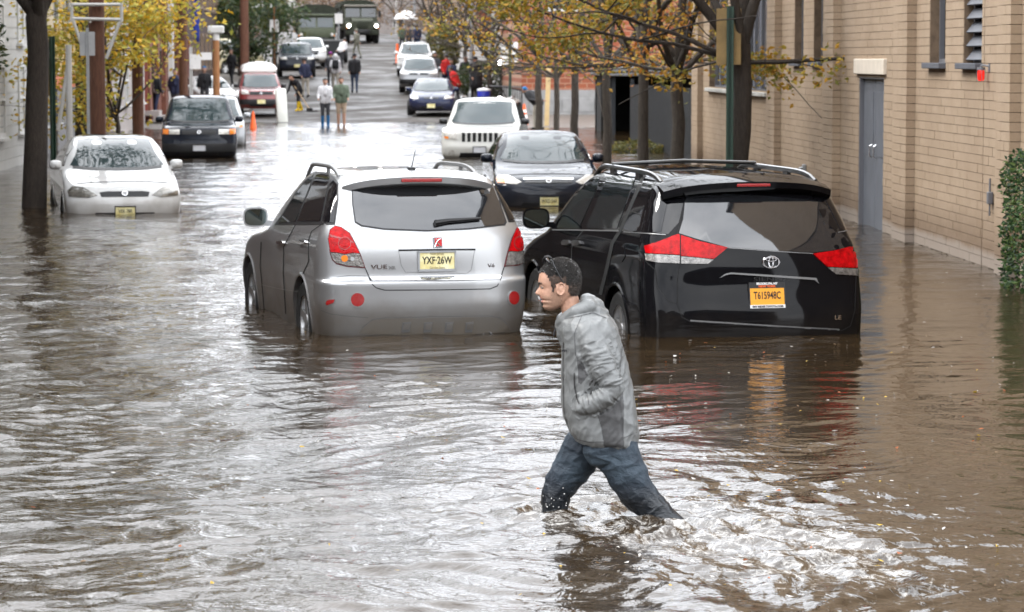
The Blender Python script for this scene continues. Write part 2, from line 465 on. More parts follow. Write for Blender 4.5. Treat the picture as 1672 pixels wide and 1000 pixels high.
# ---- flood water
MAN = G(1000, 842)
def waves():
    rng = np.random.default_rng(11)
    N = 450
    ys = [11.0]
    while ys[-1] < 124.0: ys.append(ys[-1] * 1.0021)
    ys = np.array(ys)
    hw = 1.6 + 0.27 * ys
    u = np.linspace(-1, 1, N)
    X = hw[:, None] * u[None, :] + 0.03 * ys[:, None]
    Y = np.repeat(ys[:, None], N, 1)
    # gentle warp of the wave field so that crests wander
    wx = 0.35 * np.sin(0.7 * X + 0.31 * Y + 1.0) + 0.18 * np.sin(1.9 * Y - 1.1 * X + 0.4) + 0.08 * np.sin(4.3 * X + 2.9 * Y)
    wy = 0.35 * np.sin(0.55 * Y - 0.62 * X + 2.0) + 0.18 * np.sin(2.2 * X + 0.8 * Y + 1.3) + 0.08 * np.sin(5.1 * Y - 3.3 * X)
    Xw, Yw = X + wx, Y + wy
    Z = np.zeros_like(X)
    res = np.maximum(2 * hw / N, 0.0021 * ys)[:, None]
    nc = 54
    for i in range(nc):
        lam = 2.6 * (0.085 / 2.6) ** (i / (nc - 1))
        th = rng.normal(math.pi / 2 + 0.35, 0.85)
        k = 2 * math.pi / lam
        slope = 0.012 if lam > 0.9 else (0.021 if lam > 0.34 else 0.039)
        A = slope / k * 1.25
        fade = np.clip((lam / res - 2.5) / 3.0, 0, 1)
        ph = rng.uniform(0, 6.28)
        env = 0.55 + 0.45 * np.sin(X * rng.normal(0, 1.1) + Y * rng.normal(0, 0.55) + rng.uniform(0, 6.28))
        s = np.sin(k * (np.cos(th) * Xw + np.sin(th) * Yw) + ph)
        Z += A * env * fade * (s + 0.35 * (s * s - 0.5))
    # wake of the wading man
    turb = np.zeros_like(X)
    for (px, py, sx, sy, a) in ((905, 832, 0.30, 0.7, 1.0), (1100, 862, 0.42, 0.9, 1.0), (1000, 850, 0.5, 0.8, 0.7), (1180, 850, 0.5, 1.3, 0.7), (1330, 870, 0.55, 1.6, 0.55), (1250, 930, 0.6, 1.1, 0.55), (1450, 930, 0.5, 1.2, 0.45), (1530, 795, 0.18, 0.7, 0.5), (1180, 770, 0.6, 1.2, 0.3), (250, 880, 0.8, 1.0, 0.18)):
        c = G(px, py)
        turb += a * np.exp(-((X - c.x) / sx) ** 2 - ((Y - c.y) / sy) ** 2)
    turb = np.clip(turb, 0, 1.2)
    for i in range(34):
        lam = 0.75 * (0.07 / 0.75) ** (i / 33)
        th = rng.uniform(0, math.pi); k = 2 * math.pi / lam
        fade = np.clip((lam / res - 3.0) / 3.0, 0, 1)
        s = np.sin(k * (np.cos(th) * Xw + np.sin(th) * Yw) + rng.uniform(0, 6.28))
        Z += turb * fade * (0.036 if lam > 0.25 else 0.062) / k * (s + 0.6 * (s * s - 0.5))
    for px, py, am in ((908, 832, 0.020), (1102, 860, 0.024)):
        c = G(px, py); r = np.hypot(X - c.x, Y - c.y)
        Z += am * np.exp(-(r / 0.42) ** 2) * np.cos(r * 24.0) * np.clip(r / 0.05, 0, 1)
    calm = np.zeros_like(X)
    for (px, py, sx, sy, a) in ((1230, 600, 1.9, 4.2, 0.62), (1600, 560, 1.6, 7.0, 0.6), (690, 590, 1.2, 2.6, 0.35)):
        c = G(px, py); calm = np.maximum(calm, a * np.exp(-((X - c.x) / sx) ** 4 - ((Y - c.y) / sy) ** 4))
    Z *= 1 - calm
    edge = np.clip((1 - np.abs(u)) * 12, 0, 1)[None, :] * np.clip((Y - 11.0) / 0.6, 0, 1) * np.clip((124 - Y) / 6, 0, 1)
    Z *= edge
    n, m = X.shape
    v = np.stack([X, Y, Z], -1).reshape(-1, 3)
    idx = np.arange(n * m).reshape(n, m)
    q = np.stack([idx[:-1, :-1], idx[:-1, 1:], idx[1:, 1:], idx[1:, :-1]], -1).reshape(-1, 4)
    # level apron round the wave field, back past the camera and up to the kerbside walls
    y0, y1 = ys[0], ys[-1]
    L0, L1 = tuple(v[0]), tuple(v[(n - 1) * m]); R0, R1 = tuple(v[m - 1]), tuple(v[n * m - 1])
    extra = [(-70, -80, 0), (70, -80, 0), (70, y0, 0), (-70, y0, 0), (70, y1, 0), (-70, y1, 0)]
    b = n * m
    v = np.concatenate([v, np.array(extra, float)])
    qa = [(b, b + 1, b + 2, b + 3), (b + 3, 0, (n - 1) * m, b + 5), (m - 1, b + 2, b + 4, n * m - 1)]
    faces = np.concatenate([q, np.array(qa)])
    me = bpy.data.meshes.new('flood_water')
    me.vertices.add(len(v)); me.vertices.foreach_set('co', v.ravel())
    nf = len(faces)
    me.loops.add(nf * 4); me.loops.foreach_set('vertex_index', faces.ravel().astype(np.int32))
    me.polygons.add(nf)
    me.polygons.foreach_set('loop_start', np.arange(0, nf * 4, 4, dtype=np.int32))
    me.polygons.foreach_set('use_smooth', np.ones(nf, bool))
    at = me.attributes.new('churn', 'FLOAT', 'POINT')
    at.data.foreach_set('value', np.concatenate([turb.ravel(), np.zeros(len(extra))]).astype(np.float32))
    at = me.attributes.new('calm', 'FLOAT', 'POINT')
    at.data.foreach_set('value', np.concatenate([calm.ravel(), np.zeros(len(extra))]).astype(np.float32))
    me.update(calc_edges=True)
    me.validate()
    return me
def water_mat():
    m = P('muddy_water', (0.085, 0.060, 0.034), 0.03, ior=1.333)
    t, b = nodes_of(m); p = world_pos(t)
    silt = noise_n(t, p, 0.5, 5, 0.6)
    c = mix_n(t, range_n(t, silt, 0.35, 0.7), (0.018, 0.0112, 0.0052), (0.032, 0.0205, 0.0098))
    ca = t.nodes.new('ShaderNodeAttribute'); ca.attribute_name = 'churn'
    f1 = noise_n(t, p, 6.5, 9, 0.75, 2.6, (1.0, 0.6, 1.0))
    f2 = noise_n(t, p, 34, 6, 0.7, 1.0)
    f = math_n(t, 'ADD', math_n(t, 'MULTIPLY', f1, 0.72), math_n(t, 'MULTIPLY', f2, 0.28))
    lim = math_n(t, 'SUBTRACT', 0.66, math_n(t, 'MULTIPLY', ca.outputs['Fac'], 0.13))
    foam = range_n(t, math_n(t, 'SUBTRACT', f, lim), -0.02, 0.11, 0.0, 0.8)
    # scattered flecks of drifting foam and leaf litter
    vo = t.nodes.new('ShaderNodeTexVoronoi'); vo.inputs['Scale'].default_value = 2.3
    mp = t.nodes.new('ShaderNodeMapping'); mp.inputs['Scale'].default_value = (1, 0.7, 1)
    t.links.new(p, mp.inputs[0]); t.links.new(mp.outputs[0], vo.inputs['Vector'])
    fl = math_n(t, 'LESS_THAN', vo.outputs['Distance'], 0.030)
    foam2 = math_n(t, 'MAXIMUM', foam, math_n(t, 'MULTIPLY', fl, 0.8))
    c = mix_n(t, foam2, c, (0.44, 0.425, 0.40))
    t.links.new(c, b.inputs['Base Color'])
    t.links.new(range_n(t, foam2, 0, 1, 0.03, 0.5), b.inputs['Roughness'])
    h1 = noise_n(t, p, 5.5, 3, 0.55, 0.6, (1, 0.8, 1)); h2 = noise_n(t, p, 19, 3, 0.55, 0.4)
    h3 = noise_n(t, p, 1.7, 3, 0.5, 0.8, (0.7, 1, 1))
    cm = t.nodes.new('ShaderNodeAttribute'); cm.attribute_name = 'calm'
    h1 = math_n(t, 'ADD', h1, math_n(t, 'MULTIPLY', h3, 1.3))
    hh = math_n(t, 'ADD', math_n(t, 'MULTIPLY', h1, 1.0), math_n(t, 'MULTIPLY', h2, 0.26))
    bp = t.nodes.new('ShaderNodeBump'); bp.inputs['Strength'].default_value = 0.32; bp.inputs['Distance'].default_value = 0.05
    t.links.new(math_n(t, 'MULTIPLY', math_n(t, 'SUBTRACT', 1.0, cm.outputs['Fac']), 0.27), bp.inputs['Strength'])
    t.links.new(hh, bp.inputs['Height']); t.links.new(bp.outputs[0], b.inputs['Normal'])
    return m
MT['water'] = water_mat()
wo = link('flood_water', waves(), MT['water'])
tag(wo, kind='structure')

# ---- tan block building on the right
WX, BP, BL = 7.02, 0.105, 0.40
def block_mat():
    m = P('tan_block', (0.36, 0.26, 0.17), 0.85)
    t, b = nodes_of(m); p = world_pos(t)
    s = t.nodes.new('ShaderNodeSeparateXYZ'); t.links.new(p, s.inputs[0])
    row = math_n(t, 'FLOOR', math_n(t, 'DIVIDE', math_n(t, 'ADD', s.outputs[2], 2.1), BP))
    odd = math_n(t, 'MODULO', row, 2.0)
    colm = math_n(t, 'FLOOR', math_n(t, 'DIVIDE', math_n(t, 'MULTIPLY_ADD', odd, BL / 2, s.outputs[1]), BL))
    cx = t.nodes.new('ShaderNodeCombineXYZ'); t.links.new(row, cx.inputs[0]); t.links.new(colm, cx.inputs[1])
    wn = t.nodes.new('ShaderNodeTexWhiteNoise'); t.links.new(cx.outputs[0], wn.inputs['Vector'])
    c = mix_n(t, wn.outputs['Value'], (0.33, 0.243, 0.163), (0.365, 0.273, 0.188))
    g = noise_n(t, p, 26, 5, 0.7)
    c = mix_n(t, math_n(t, 'MULTIPLY', range_n(t, g, 0.35, 0.75), 0.30), c, (0.20, 0.135, 0.082))
    big = noise_n(t, p, 0.7, 5, 0.6, 0.0, (1, 1, 0.25))
    c = mix_n(t, math_n(t, 'MULTIPLY', range_n(t, big, 0.5, 0.75), 0.35), c, (0.18, 0.118, 0.07))
    # damp tide mark and pale salt bloom above the flood line
    wob = math_n(t, 'MULTIPLY', noise_n(t, p, 1.6, 5, 0.7), 0.34)
    damp = math_n(t, 'SUBTRACT', 1.0, range_n(t, math_n(t, 'SUBTRACT', s.outputs[2], wob), 0.10, 0.50))
    c = mix_n(t, math_n(t, 'MULTIPLY', damp, 0.62), c, (0.115, 0.07, 0.04))
    salt = math_n(t, 'SUBTRACT', 1.0, range_n(t, math_n(t, 'SUBTRACT', s.outputs[2], math_n(t, 'MULTIPLY', wob, 0.45)), 0.07, 0.13))
    c = mix_n(t, math_n(t, 'MULTIPLY', salt, 0.75), c, (0.30, 0.255, 0.215))
    t.links.new(c, b.inputs['Base Color'])
    bp = t.nodes.new('ShaderNodeBump'); bp.inputs['Strength'].default_value = 0.35; bp.inputs['Distance'].default_value = 0.01
    t.links.new(g, bp.inputs['Height']); t.links.new(bp.outputs[0], b.inputs['Normal'])
    return m
MT['block'] = block_mat()
MT['mortar'] = P('dark_mortar', (0.15, 0.103, 0.066), 0.9, var=0.3, vscale=6)
MT['winframe'] = P('grey_window_frame', (0.13, 0.13, 0.14), 0.5)
MT['sill'] = P('stone_sill', (0.42, 0.41, 0.38), 0.7, var=0.12)
MT['doorblue'] = P('grey_blue_door', (0.115, 0.125, 0.145), 0.5, var=0.12, vscale=3, bump=0.1, bscale=8)
MT['lintel'] = P('pale_lintel', (0.60, 0.53, 0.44), 0.8, var=0.08)
MT['pane'] = P('dark_pane', (0.012, 0.014, 0.017), 0.05, ior=1.5)
MT['slate'] = P('slate_sill', (0.09, 0.095, 0.11), 0.6, var=0.1)
tb = empty('tan_block_building', (WX, 20, -0.3), 0, 'tan concrete block building with pilasters and a grey double door', 'building')
tbo = Vector(tb.location)
def tbp(mb, name, mat, parent=None, smooth=False):
    o = mb.build(name, mat, parent or tb, smooth)
    if parent is None: o.location = -tbo
    return o
YE = 62.6
openings = [  # y0, y1, z0, z1
    (39.83, 41.86, -0.4, 2.14), (47.3, 48.3, 2.31, 4.3), (45.2, 46.2, 2.31, 4.3), (35.6, 36.6, 2.31, 4.3),
    (33.46, 34.5, 2.31, 4.3), (51.4, 55.1, 1.76, 4.2), (56.6, 60.4, 1.76, 4.2)]
pil = [(31.4, 32.1), (37.5, 38.5), (43.5, 44.5), (49.8, 50.8), (55.5, 56.3), (61.5, 62.6)]
# backing wall in pieces round the openings
mb = MB()
cuts = sorted({20.0, YE} | {q for o in openings for q in o[:2]})
for a, b_ in zip(cuts[:-1], cuts[1:]):
    mid = (a + b_) / 2
    op = [o for o in openings if o[0] < mid < o[1]]
    segs = [(-0.4, 11.0)]
    if op: segs = [(-0.4, op[0][2]), (op[0][3], 11.0)] if op[0][2] > -0.4 else [(op[0][3], 11.0)]
    for z0, z1 in segs:
        if z1 - z0 > 0.01: mb.box((WX + 0.16, mid, (z0 + z1) / 2), (0.30, b_ - a, z1 - z0))
wall = tbp(mb, 'wall', MT['mortar'])
mb = MB(); mb.box((WX + 4.4, (20 + YE) / 2, 5.2), (8.0, YE - 20.02, 11.4))
mb.box((WX + 4.2, (20 + YE) / 2, 11.05), (8.8, YE - 19.4, 0.25)); tbp(mb, 'roof', MT['slate'])
mb = MB(); mb.box((WX - 0.01, (20 + YE) / 2, 7.5), (0.04, YE - 20, 6.9)); tbp(mb, 'upper_wall', MT['block'])
# blocks
def cutrow(y0, y1, spans):
    out_ = [(y0, y1)]
    for a, b_ in spans:
        nn = []
        for c, d in out_:
            if b_ <= c or a >= d: nn.append((c, d))
            else:
                if a - c > 0.03: nn.append((c, a))
                if d - b_ > 0.03: nn.append((b_, d))
        out_ = nn
    return out_
blocks = []
r0 = int(math.floor((-0.25 + 2.1) / BP)); r1 = int(math.ceil((4.05 + 2.1) / BP))
for r in range(r0, r1):
    zc = -2.1 + (r + 0.5) * BP
    odd = r % 2
    k = math.floor((29.0 + odd * BL / 2) / BL)
    while True:
        y0 = k * BL - odd * BL / 2; y1 = y0 + BL; k += 1
        if y0 > YE: break
        y1 = min(y1, YE)
        sp = [(o[0], o[1]) for o in openings if o[2] < zc < o[3]]
        for a, b_ in cutrow(y0, y1, sp + pil + [(33.30, 33.33)]):
            blocks.append((a, b_, zc, 0))
    for a, b_ in pil:
        if not any(o[0] < (a + b_) / 2 < o[1] and o[2] < zc < o[3] for o in openings):
            m_ = a + (b_ - a) * (0.38 if odd else 0.62)
            blocks.append((a, m_, zc, 1)); blocks.append((m_, b_, zc, 1))
J = 0.0065
def bdims(bk):
    a, b_, zc, pl = bk
    dep = 0.14 if pl else 0.02
    xf = WX - 0.12 if pl else WX
    return (xf + dep / 2, (a + b_) / 2, zc), (dep, b_ - a - 0.004, BP - J)
vis = [b_ for b_ in blocks if 31.3 < b_[0] and 0.0 < b_[2] < 2.45]
vis.sort(key=lambda b_: b_[0])
near = set(vis[:300])
cube = MB(); cube.box((0, 0, 0), (1, 1, 1)); cme = cube.mesh('block'); cme.materials.append(MT['block'])
rest = MB()
for bk in blocks:
    c, d = bdims(bk)
    jit = random.uniform(-0.0025, 0.0025)
    c = (c[0] + jit, c[1], c[2])
    if bk in near:
        o = bpy.data.objects.new('block', cme); COL.objects.link(o)
        o.parent = wall; o.location = c; o.scale = d
    else:
        rest.box(c, d)
o = rest.build('block_courses', MT['block'], wall); tag(o, kind='stuff')
# door, lintel, windows
d0, d1 = 39.83, 41.86
for i, (a, b_) in enumerate(((d0, (d0 + d1) / 2), ((d0 + d1) / 2, d1))):
    mb = MB(); mb.bbox((WX + 0.09, (a + b_) / 2, 0.9), (0.05, b_ - a - 0.012, 2.46), 0.008)
    mb.bbox((WX + 0.062, (a + b_) / 2, 1.45), (0.008, (b_ - a) * 0.72, 0.9), 0.003)
    dr = tbp(mb, 'door_leaf', MT['doorblue'])
    mb = MB(); yy = (d0 + d1) / 2 + (-0.16 if i == 0 else 0.16)
    mb.tube([(WX + 0.05, yy, 0.98), (WX + 0.015, yy, 1.0), (WX + 0.015, yy, 1.14), (WX + 0.05, yy, 1.16)], 0.012)
    mb.build('handle', MT['chrome'], dr)
mb = MB()
for yy in (d0 + 0.03, d1 - 0.03): mb.box((WX + 0.05, yy, 0.9), (0.09, 0.055, 2.48))
mb.box((WX + 0.05, (d0 + d1) / 2, 2.11), (0.09, d1 - d0 - 0.12, 0.055)); tbp(mb, 'door_frame', MT['winframe'])
mb = MB(); mb.bbox((WX - 0.005, (d0 + d1) / 2, 2.25), (0.09, d1 - d0 + 0.4, 0.215), 0.01); tbp(mb, 'lintel', MT['lintel'])
for i, (a, b_, z0, z1) in enumerate(openings[1:]):
    big = b_ - a > 2
    mb = MB()
    w_ = 0.05
    xx = WX + 0.15
    mb.box((xx, a + w_ / 2, (z0 + z1) / 2), (0.06, w_, z1 - z0)); mb.box((xx, b_ - w_ / 2, (z0 + z1) / 2), (0.06, w_, z1 - z0))
    mb.box((xx, (a + b_) / 2, z0 + w_ / 2), (0.06, b_ - a - 2 * w_, w_)); mb.box((xx, (a + b_) / 2, z1 - w_ / 2), (0.06, b_ - a - 2 * w_, w_))
    if big:
        for k in (1, 2, 3): mb.box((xx, a + (b_ - a) * k / 4, (z0 + z1) / 2), (0.06, 0.04, z1 - z0 - 2 * w_))
    win = tbp(mb, 'window', MT['winframe'])
    if i == 3:
        for k in range(12):
            m2 = MB(); m2.box((WX + 0.08, (a + b_) / 2, z0 + 0.1 + k * 0.16), (0.02, b_ - a - 0.08, 0.16), M=Matrix.Rotation(R(38), 3, 'Y'))
            m2.build('louvre_blade', MT['slate'], win)
    m2 = MB(); m2.box((WX + 0.2, (a + b_) / 2, (z0 + z1) / 2), (0.01, b_ - a, z1 - z0))
    m2.build('pane', MT['pane'] if not big else P('blind_behind_glass', (0.19, 0.20, 0.23), 0.15, var=0.2, vscale=8, stretch=(1, 6, 0.2), ior=1.5), win)
    m2 = MB(); m2.bbox((WX + 0.02, (a + b_) / 2, z0 - 0.035), (0.22, b_ - a + 0.12, 0.07), 0.008)
    m2.build('sill', MT['sill'] if big else MT['slate'], win)
# red lamp and small box on the wall
zl = 2.18
rl = empty('red_wall_lamp', (WX, 33.1, zl), 0, 'red glass lamp glowing in a cage on the tan block wall', 'lamp')
mb = MB(); M_ = Matrix.Translation((-0.10, 0, -0.09)); mb.lathe([(0.0, 0.0), (0.035, 0.005), (0.05, 0.03), (0.052, 0.12), (0.045, 0.16)], 16, M_); mb.build('glass', MT['redlamp'], rl, True)
mb = MB(); mb.lathe([(0.0, 0.20), (0.055, 0.195), (0.06, 0.16), (0.045, 0.155), (0, 0.155)], 16, M_)
for k in range(4):
    a = k * math.pi / 2
    mb.tube([(-0.10 + 0.058 * math.cos(a), 0.058 * math.sin(a), 0.07), (-0.10 + 0.058 * math.cos(a), 0.058 * math.sin(a), -0.09)], 0.004, 5)
mb.build('cage', MT['winframe'], rl, True)
mb = MB(); mb.tube([(-0.10, 0, 0.10), (-0.10, 0, 0.13), (-0.07, -0.05, 0.135), (-0.005, -0.11, 0.12)], 0.014); mb.box((-0.008, -0.11, 0.1), (0.014, 0.09, 0.12)); mb.build('bracket', MT['winframe'], rl); rl.scale = (0.8, 0.8, 0.8)
mb = MB(); mb.bbox((0, 0, 0), (0.06, 0.09, 0.14), 0.01); mb.tube([(0.0, 0, 0.07), (0.0, 0, 0.22)], 0.012); mb.tube([(0.0, 0.0, -0.07), (0.0, 0, -0.20)], 0.010)
o = mb.build('switch_box', MT['winframe']); o.location = (WX - 0.035, 32.75, 0.80); tag(o, 'small grey electrical box with conduit low on tan wall', 'box')
mb = MB(); mb.bbox((0, 0, 0), (0.05, 0.16, 0.10), 0.01); mb.tube([(-0.02, 0, 0), (-0.08, 0, -0.02)], 0.02, 8)
o = mb.build('wall_spigot', MT['steel']); o.location = (WX - 0.03, 46.9, 0.62); tag(o, 'small metal spigot on tan wall above the black minivan', 'tap')

# ---- houses
MT['siding_w'] = P('white_siding', (0.42, 0.41, 0.39), 0.7, var=0.06, vscale=2)
MT['stucco_y'] = P('yellow_stucco', (0.40, 0.28, 0.11), 0.8, var=0.12, vscale=1.5)
MT['stucco_c'] = P('cream_stucco', (0.46, 0.37, 0.24), 0.8, var=0.08, vscale=1.5)
MT['stucco_g'] = P('pinkish_grey_render', (0.28, 0.25, 0.235), 0.8, var=0.1, vscale=1.5)
MT['brick_r'] = P('red_brown_brick', (0.14, 0.052, 0.033), 0.85, var=0.3, vscale=5)
MT['brick_d'] = P('dark_brown_brick', (0.05, 0.03, 0.024), 0.85, var=0.3, vscale=5)
MT['brick_t'] = P('tan_brick', (0.22, 0.16, 0.115), 0.85, var=0.2, vscale=5)
MT['orange_trim'] = P('orange_trim', (0.40, 0.10, 0.03), 0.6)
MT['garage'] = P('grey_shutter', (0.15, 0.145, 0.145), 0.6, var=0.1, stretch=(1, 1, 8))
MT['whitewood'] = P('white_wood', (0.50, 0.49, 0.47), 0.6, var=0.05)
def house(name, label, side, X, Y0, Y1, h, wm, rm, cols, rows, winw=1.0, winh=1.5, depth=9.0, z0=None, door=True, framem='whitewood', endwin=False):
    z0 = (road_z((Y0 + Y1) / 2) + 0.1) if z0 is None else z0
    r = empty(name, (X, Y0, z0), 0, label, 'building')
    L = Y1 - Y0; s = side            # side -1: facade faces +X, 1: faces -X
    mb = MB(); mb.box((s * depth / 2, L / 2, h / 2 - 0.25), (depth, L, h + 0.5)); mb.build('wall', wm, r)
    mb = MB(); mb.bbox((s * (depth / 2 - 0.2), L / 2, h + 0.15), (depth + 0.5, L + 0.1, 0.35), 0.05)
    for k in range(int(L / 0.8)): mb.box((-s * 0.22, 0.4 + k * 0.8, h - 0.16), (0.3, 0.12, 0.28))
    mb.build('cornice', rm, r)
    for i in range(rows):
        for j in range(cols):
            y = L * (j + 0.5) / cols; z = 1.0 + winh / 2 + i * (h - 1.0) / rows
            if door and i == 0 and j == 0:
                m1 = MB(); m1.bbox((-s * 0.03, y, 1.1), (0.1, 1.0, 2.2), 0.02)
                dd = m1.build('door', P('door_paint', (random.uniform(0.02, 0.2), 0.04, 0.03), 0.5), r)
                m1 = MB(); m1.lathe([(0, 0), (0.03, 0), (0.03, 0.05), (0, 0.05)], 8, Matrix.Translation((-s * 0.1, y + 0.38, 1.05))); m1.build('handle', MT['chrome'], dd)
                m1 = MB()
                for q in range(3): m1.box((-s * (0.25 + 0.3 * (2 - q)), y, 0.09 + 0.17 * q - 0.2), (0.5 + 0.3 * 0, 1.5, 0.17))
                m1.build('steps', MT['stucco_g'], r)
                continue
            m1 = MB()
            for a, b_, c, d in ((y - winw / 2, z, 0.09, winh + 0.09), (y + winw / 2, z, 0.09, winh + 0.09)): m1.box((-s * 0.02, a, b_), (0.10, c, d))
            for b_, d in ((z - winh / 2, 0.1), (z, 0.05), (z + winh / 2, 0.14)): m1.box((-s * 0.025, y, b_), (0.09, winw - 0.09, d))
            f = m1.build('window', MT[framem], r)
            m1 = MB(); m1.box((-s * 0.004, y, z), (0.02, winw - 0.08, winh - 0.06)); m1.build('pane', MT['pane'], f)
            m1 = MB(); m1.box((-s * 0.06, y, z - winh / 2 - 0.08), (0.2, winw + 0.25, 0.06)); m1.build('sill', MT[framem], f)
    if endwin:
        for i in range(rows):
            for j in range(2):
                x = s * depth * (j + 0.6) / 2.4; z = 1.0 + winh / 2 + i * (h - 1.0) / rows
                m1 = MB(); m1.box((x, -0.02, z), (winw + 0.12, 0.08, winh + 0.12)); f = m1.build('window', MT[framem], r)
                m1 = MB(); m1.box((x, -0.063, z), (winw - 0.08, 0.02, winh - 0.1)); m1.build('pane', MT['pane'], f)
    return r
LX = -7.75
house('unseen_dark_house', 'unseen dark brown house added left of the view to darken reflections in the cars', -1, LX, 14, 49, 9.0, MT['brick_d'], MT['brick_d'], 8, 3)  # added out of view to darken what the car sides reflect
for i, (x0_, x1_, mk) in enumerate(((-34, -13, 'brick_d'), (-12, 9, 'brick_t'), (10, 32, 'brick_d'))):  # added behind the camera to darken the low sky in reflections
    z = -0.3; hh_ = (9.5, 8.0, 10.5)[i]
    r = empty('unseen_house_behind', ((x0_ + x1_) / 2, -24, z), 0, ('unseen dark brick house added behind the viewer on the left to darken reflections', 'unseen tan brick house added behind the viewer, mirrored in the rear windows', 'unseen dark brick house added behind the viewer on the right to darken reflections')[i], 'building')
    m1 = MB(); m1.box((0, -5, hh_ / 2 - 0.3), (x1_ - x0_, 10, hh_ + 0.6)); m1.build('wall', MT[mk], r)
    m1 = MB(); m1.prism([(-(x1_ - x0_) / 2 - 0.4, hh_), ((x1_ - x0_) / 2 + 0.4, hh_), (0, hh_ + 3.2)], 'y', 0.4, -10.4); m1.build('roof', MT['slate'], r)
    for q in range(5):
        for u in range(3):
            m1 = MB(); m1.box(((q - 2) * 4.0, 0.03, 1.8 + u * 2.7), (1.2, 0.1, 1.6)); f = m1.build('window', MT['whitewood'], r)
            m1 = MB(); m1.box(((q - 2) * 4.0, 0.09, 1.8 + u * 2.7), (1.04, 0.02, 1.42)); m1.build('pane', MT['pane'], f)
hw_ = house('white_house', 'white sided house behind the dark tree trunk', -1, LX, 50, 71.5, 5.0, MT['siding_w'], MT['whitewood'], 6, 2)
m1 = MB(); m1.prism([(0.45, 5.25), (-1.6, 9.2), (-7.4, 9.2), (-9.4, 5.25)], 'y', -0.3, 21.8); m1.build('roof', MT['slate'], hw_)  # dark roof put above the frame to darken the water's reflection
for k in range(20):
    m1 = MB(); m1.box((0.012, 10.75, 0.35 + k * 0.235), (0.03, 21.46, 0.218), M=Matrix.Rotation(R(3), 3, 'Y')); m1.build('siding_board', MT['siding_w'], hw_)
hy = house('yellow_house', 'yellow and cream fronted building with an orange band over grey shutters', -1, LX - 0.3, 72, 86.5, 8.6, MT['stucco_y'], MT['stucco_c'], 5, 3, 1.1, 1.3, door=False)
m1 = MB(); m1.box((0.06, 7.25, 2.02), (0.16, 14.4, 0.32)); m1.build('orange_band', MT['orange_trim'], hy)
for k in range(4):
    m1 = MB(); m1.box((0.05, 1.9 + k * 3.5, 0.9), (0.14, 3.0, 1.9)); m1.build('shutter', MT['garage'], hy)
m1 = MB(); m1.box((0.08, 1.4, 4.6), (0.2, 2.4, 4.6)); m1.build('cream_panel', MT['stucco_c'], hy)
house('grey_house', 'pinkish grey rendered house with white window frames, left side', -1, LX, 87, 103, 8.0, MT['stucco_g'], MT['whitewood'], 5, 3)
hb = house('brown_brick_house', 'red brown brick house with a white pilaster strip, left side', -1, LX - 0.1, 103.5, 123, 8.8, MT['brick_r'], MT['brick_d'], 6, 3, framem='brick_d')
for k in range(5):
    m1 = MB(); m1.box((0.08, 1.5 + 4.1 * k, 3.2), (0.2, 0.7, 6.4)); m1.build('pilaster', MT['whitewood'] if k == 3 else MT['brick_r'], hb)
house('dark_brick_house', 'dark brown brick house next to the blue banner', -1, LX + 0.2, 123.5, 150, 9.2, MT['brick_d'], MT['brick_d'], 8, 3, framem='brick_t')
house('tan_brick_house', 'tan brick row house far up the left side of street', -1, LX - 0.6, 168, 205, 9.0, MT['brick_t'], MT['whitewood'], 9, 3)
house('far_red_brick_house', 'red brick row house at top of the hill, left side', -1, LX - 0.6, 206, 250, 9.5, MT['brick_r'], MT['whitewood'], 11, 3)
def brick_banded():
    m = P('orange_red_brick', (0.33, 0.11, 0.055), 0.85)
    t, b = nodes_of(m); tcn = t.nodes.new('ShaderNodeTexCoord')
    mp = t.nodes.new('ShaderNodeMapping'); mp.inputs['Rotation'].default_value = (R(90), 0, 0); t.links.new(tcn.outputs['Object'], mp.inputs[0])
    br = t.nodes.new('ShaderNodeTexBrick'); br.inputs['Scale'].default_value = 1.0
    br.inputs['Color1'].default_value = (0.27, 0.075, 0.033, 1); br.inputs['Color2'].default_value = (0.21, 0.06, 0.03, 1); br.inputs['Mortar'].default_value = (0.30, 0.17, 0.11, 1)
    br.inputs['Brick Width'].default_value = 0.42; br.inputs['Row Height'].default_value = 0.2; br.inputs['Mortar Size'].default_value = 0.018
    t.links.new(mp.outputs[0], br.inputs['Vector']); t.links.new(br.outputs['Color'], b.inputs['Base Color'])
    return m
MT['brick_o'] = brick_banded()
MT['concrete'] = P('grey_concrete_block', (0.25, 0.245, 0.24), 0.85, var=0.15, vscale=2)
bb = empty('red_brick_building', (5.9, 113, 0.0), 0, 'orange red brick building on a grey concrete base behind the bare trees', 'building')
m1 = MB(); m1.box((5.5, 9, 5.2), (11, 18, 8.2)); m1.build('wall', MT['brick_o'], bb)
for k in range(7):
    for r_ in range(2):
        m1 = MB(); m1.bbox((0.62 + k * 1.25 + (0.3 if r_ else 0), -0.03, 0.02 + r_ * 0.55), (1.22, 0.12, 0.53), 0.012); m1.build('base_block', MT['concrete'], bb)
m1 = MB(); m1.box((5.5, 8.9, 0.4), (11.0, 17.9, 1.5)); m1.build('base', MT['concrete'], bb)
m1 = MB(); m1.bbox((5.5, 8.8, 9.4), (11.5, 18.6, 0.4), 0.05); m1.build('cornice', MT['brick_d'], bb)
for k in range(3):
    for r_ in range(2):
        m1 = MB(); m1.box((1.6 + k * 2.6, -0.02, 5.0 + r_ * 2.6), (1.2, 0.1, 1.7)); f = m1.build('window', MT['whitewood'], bb)
        m1 = MB(); m1.box((1.6 + k * 2.6, -0.075, 5.0 + r_ * 2.6), (1.02, 0.02, 1.5)); m1.build('pane', MT['pane'], f)
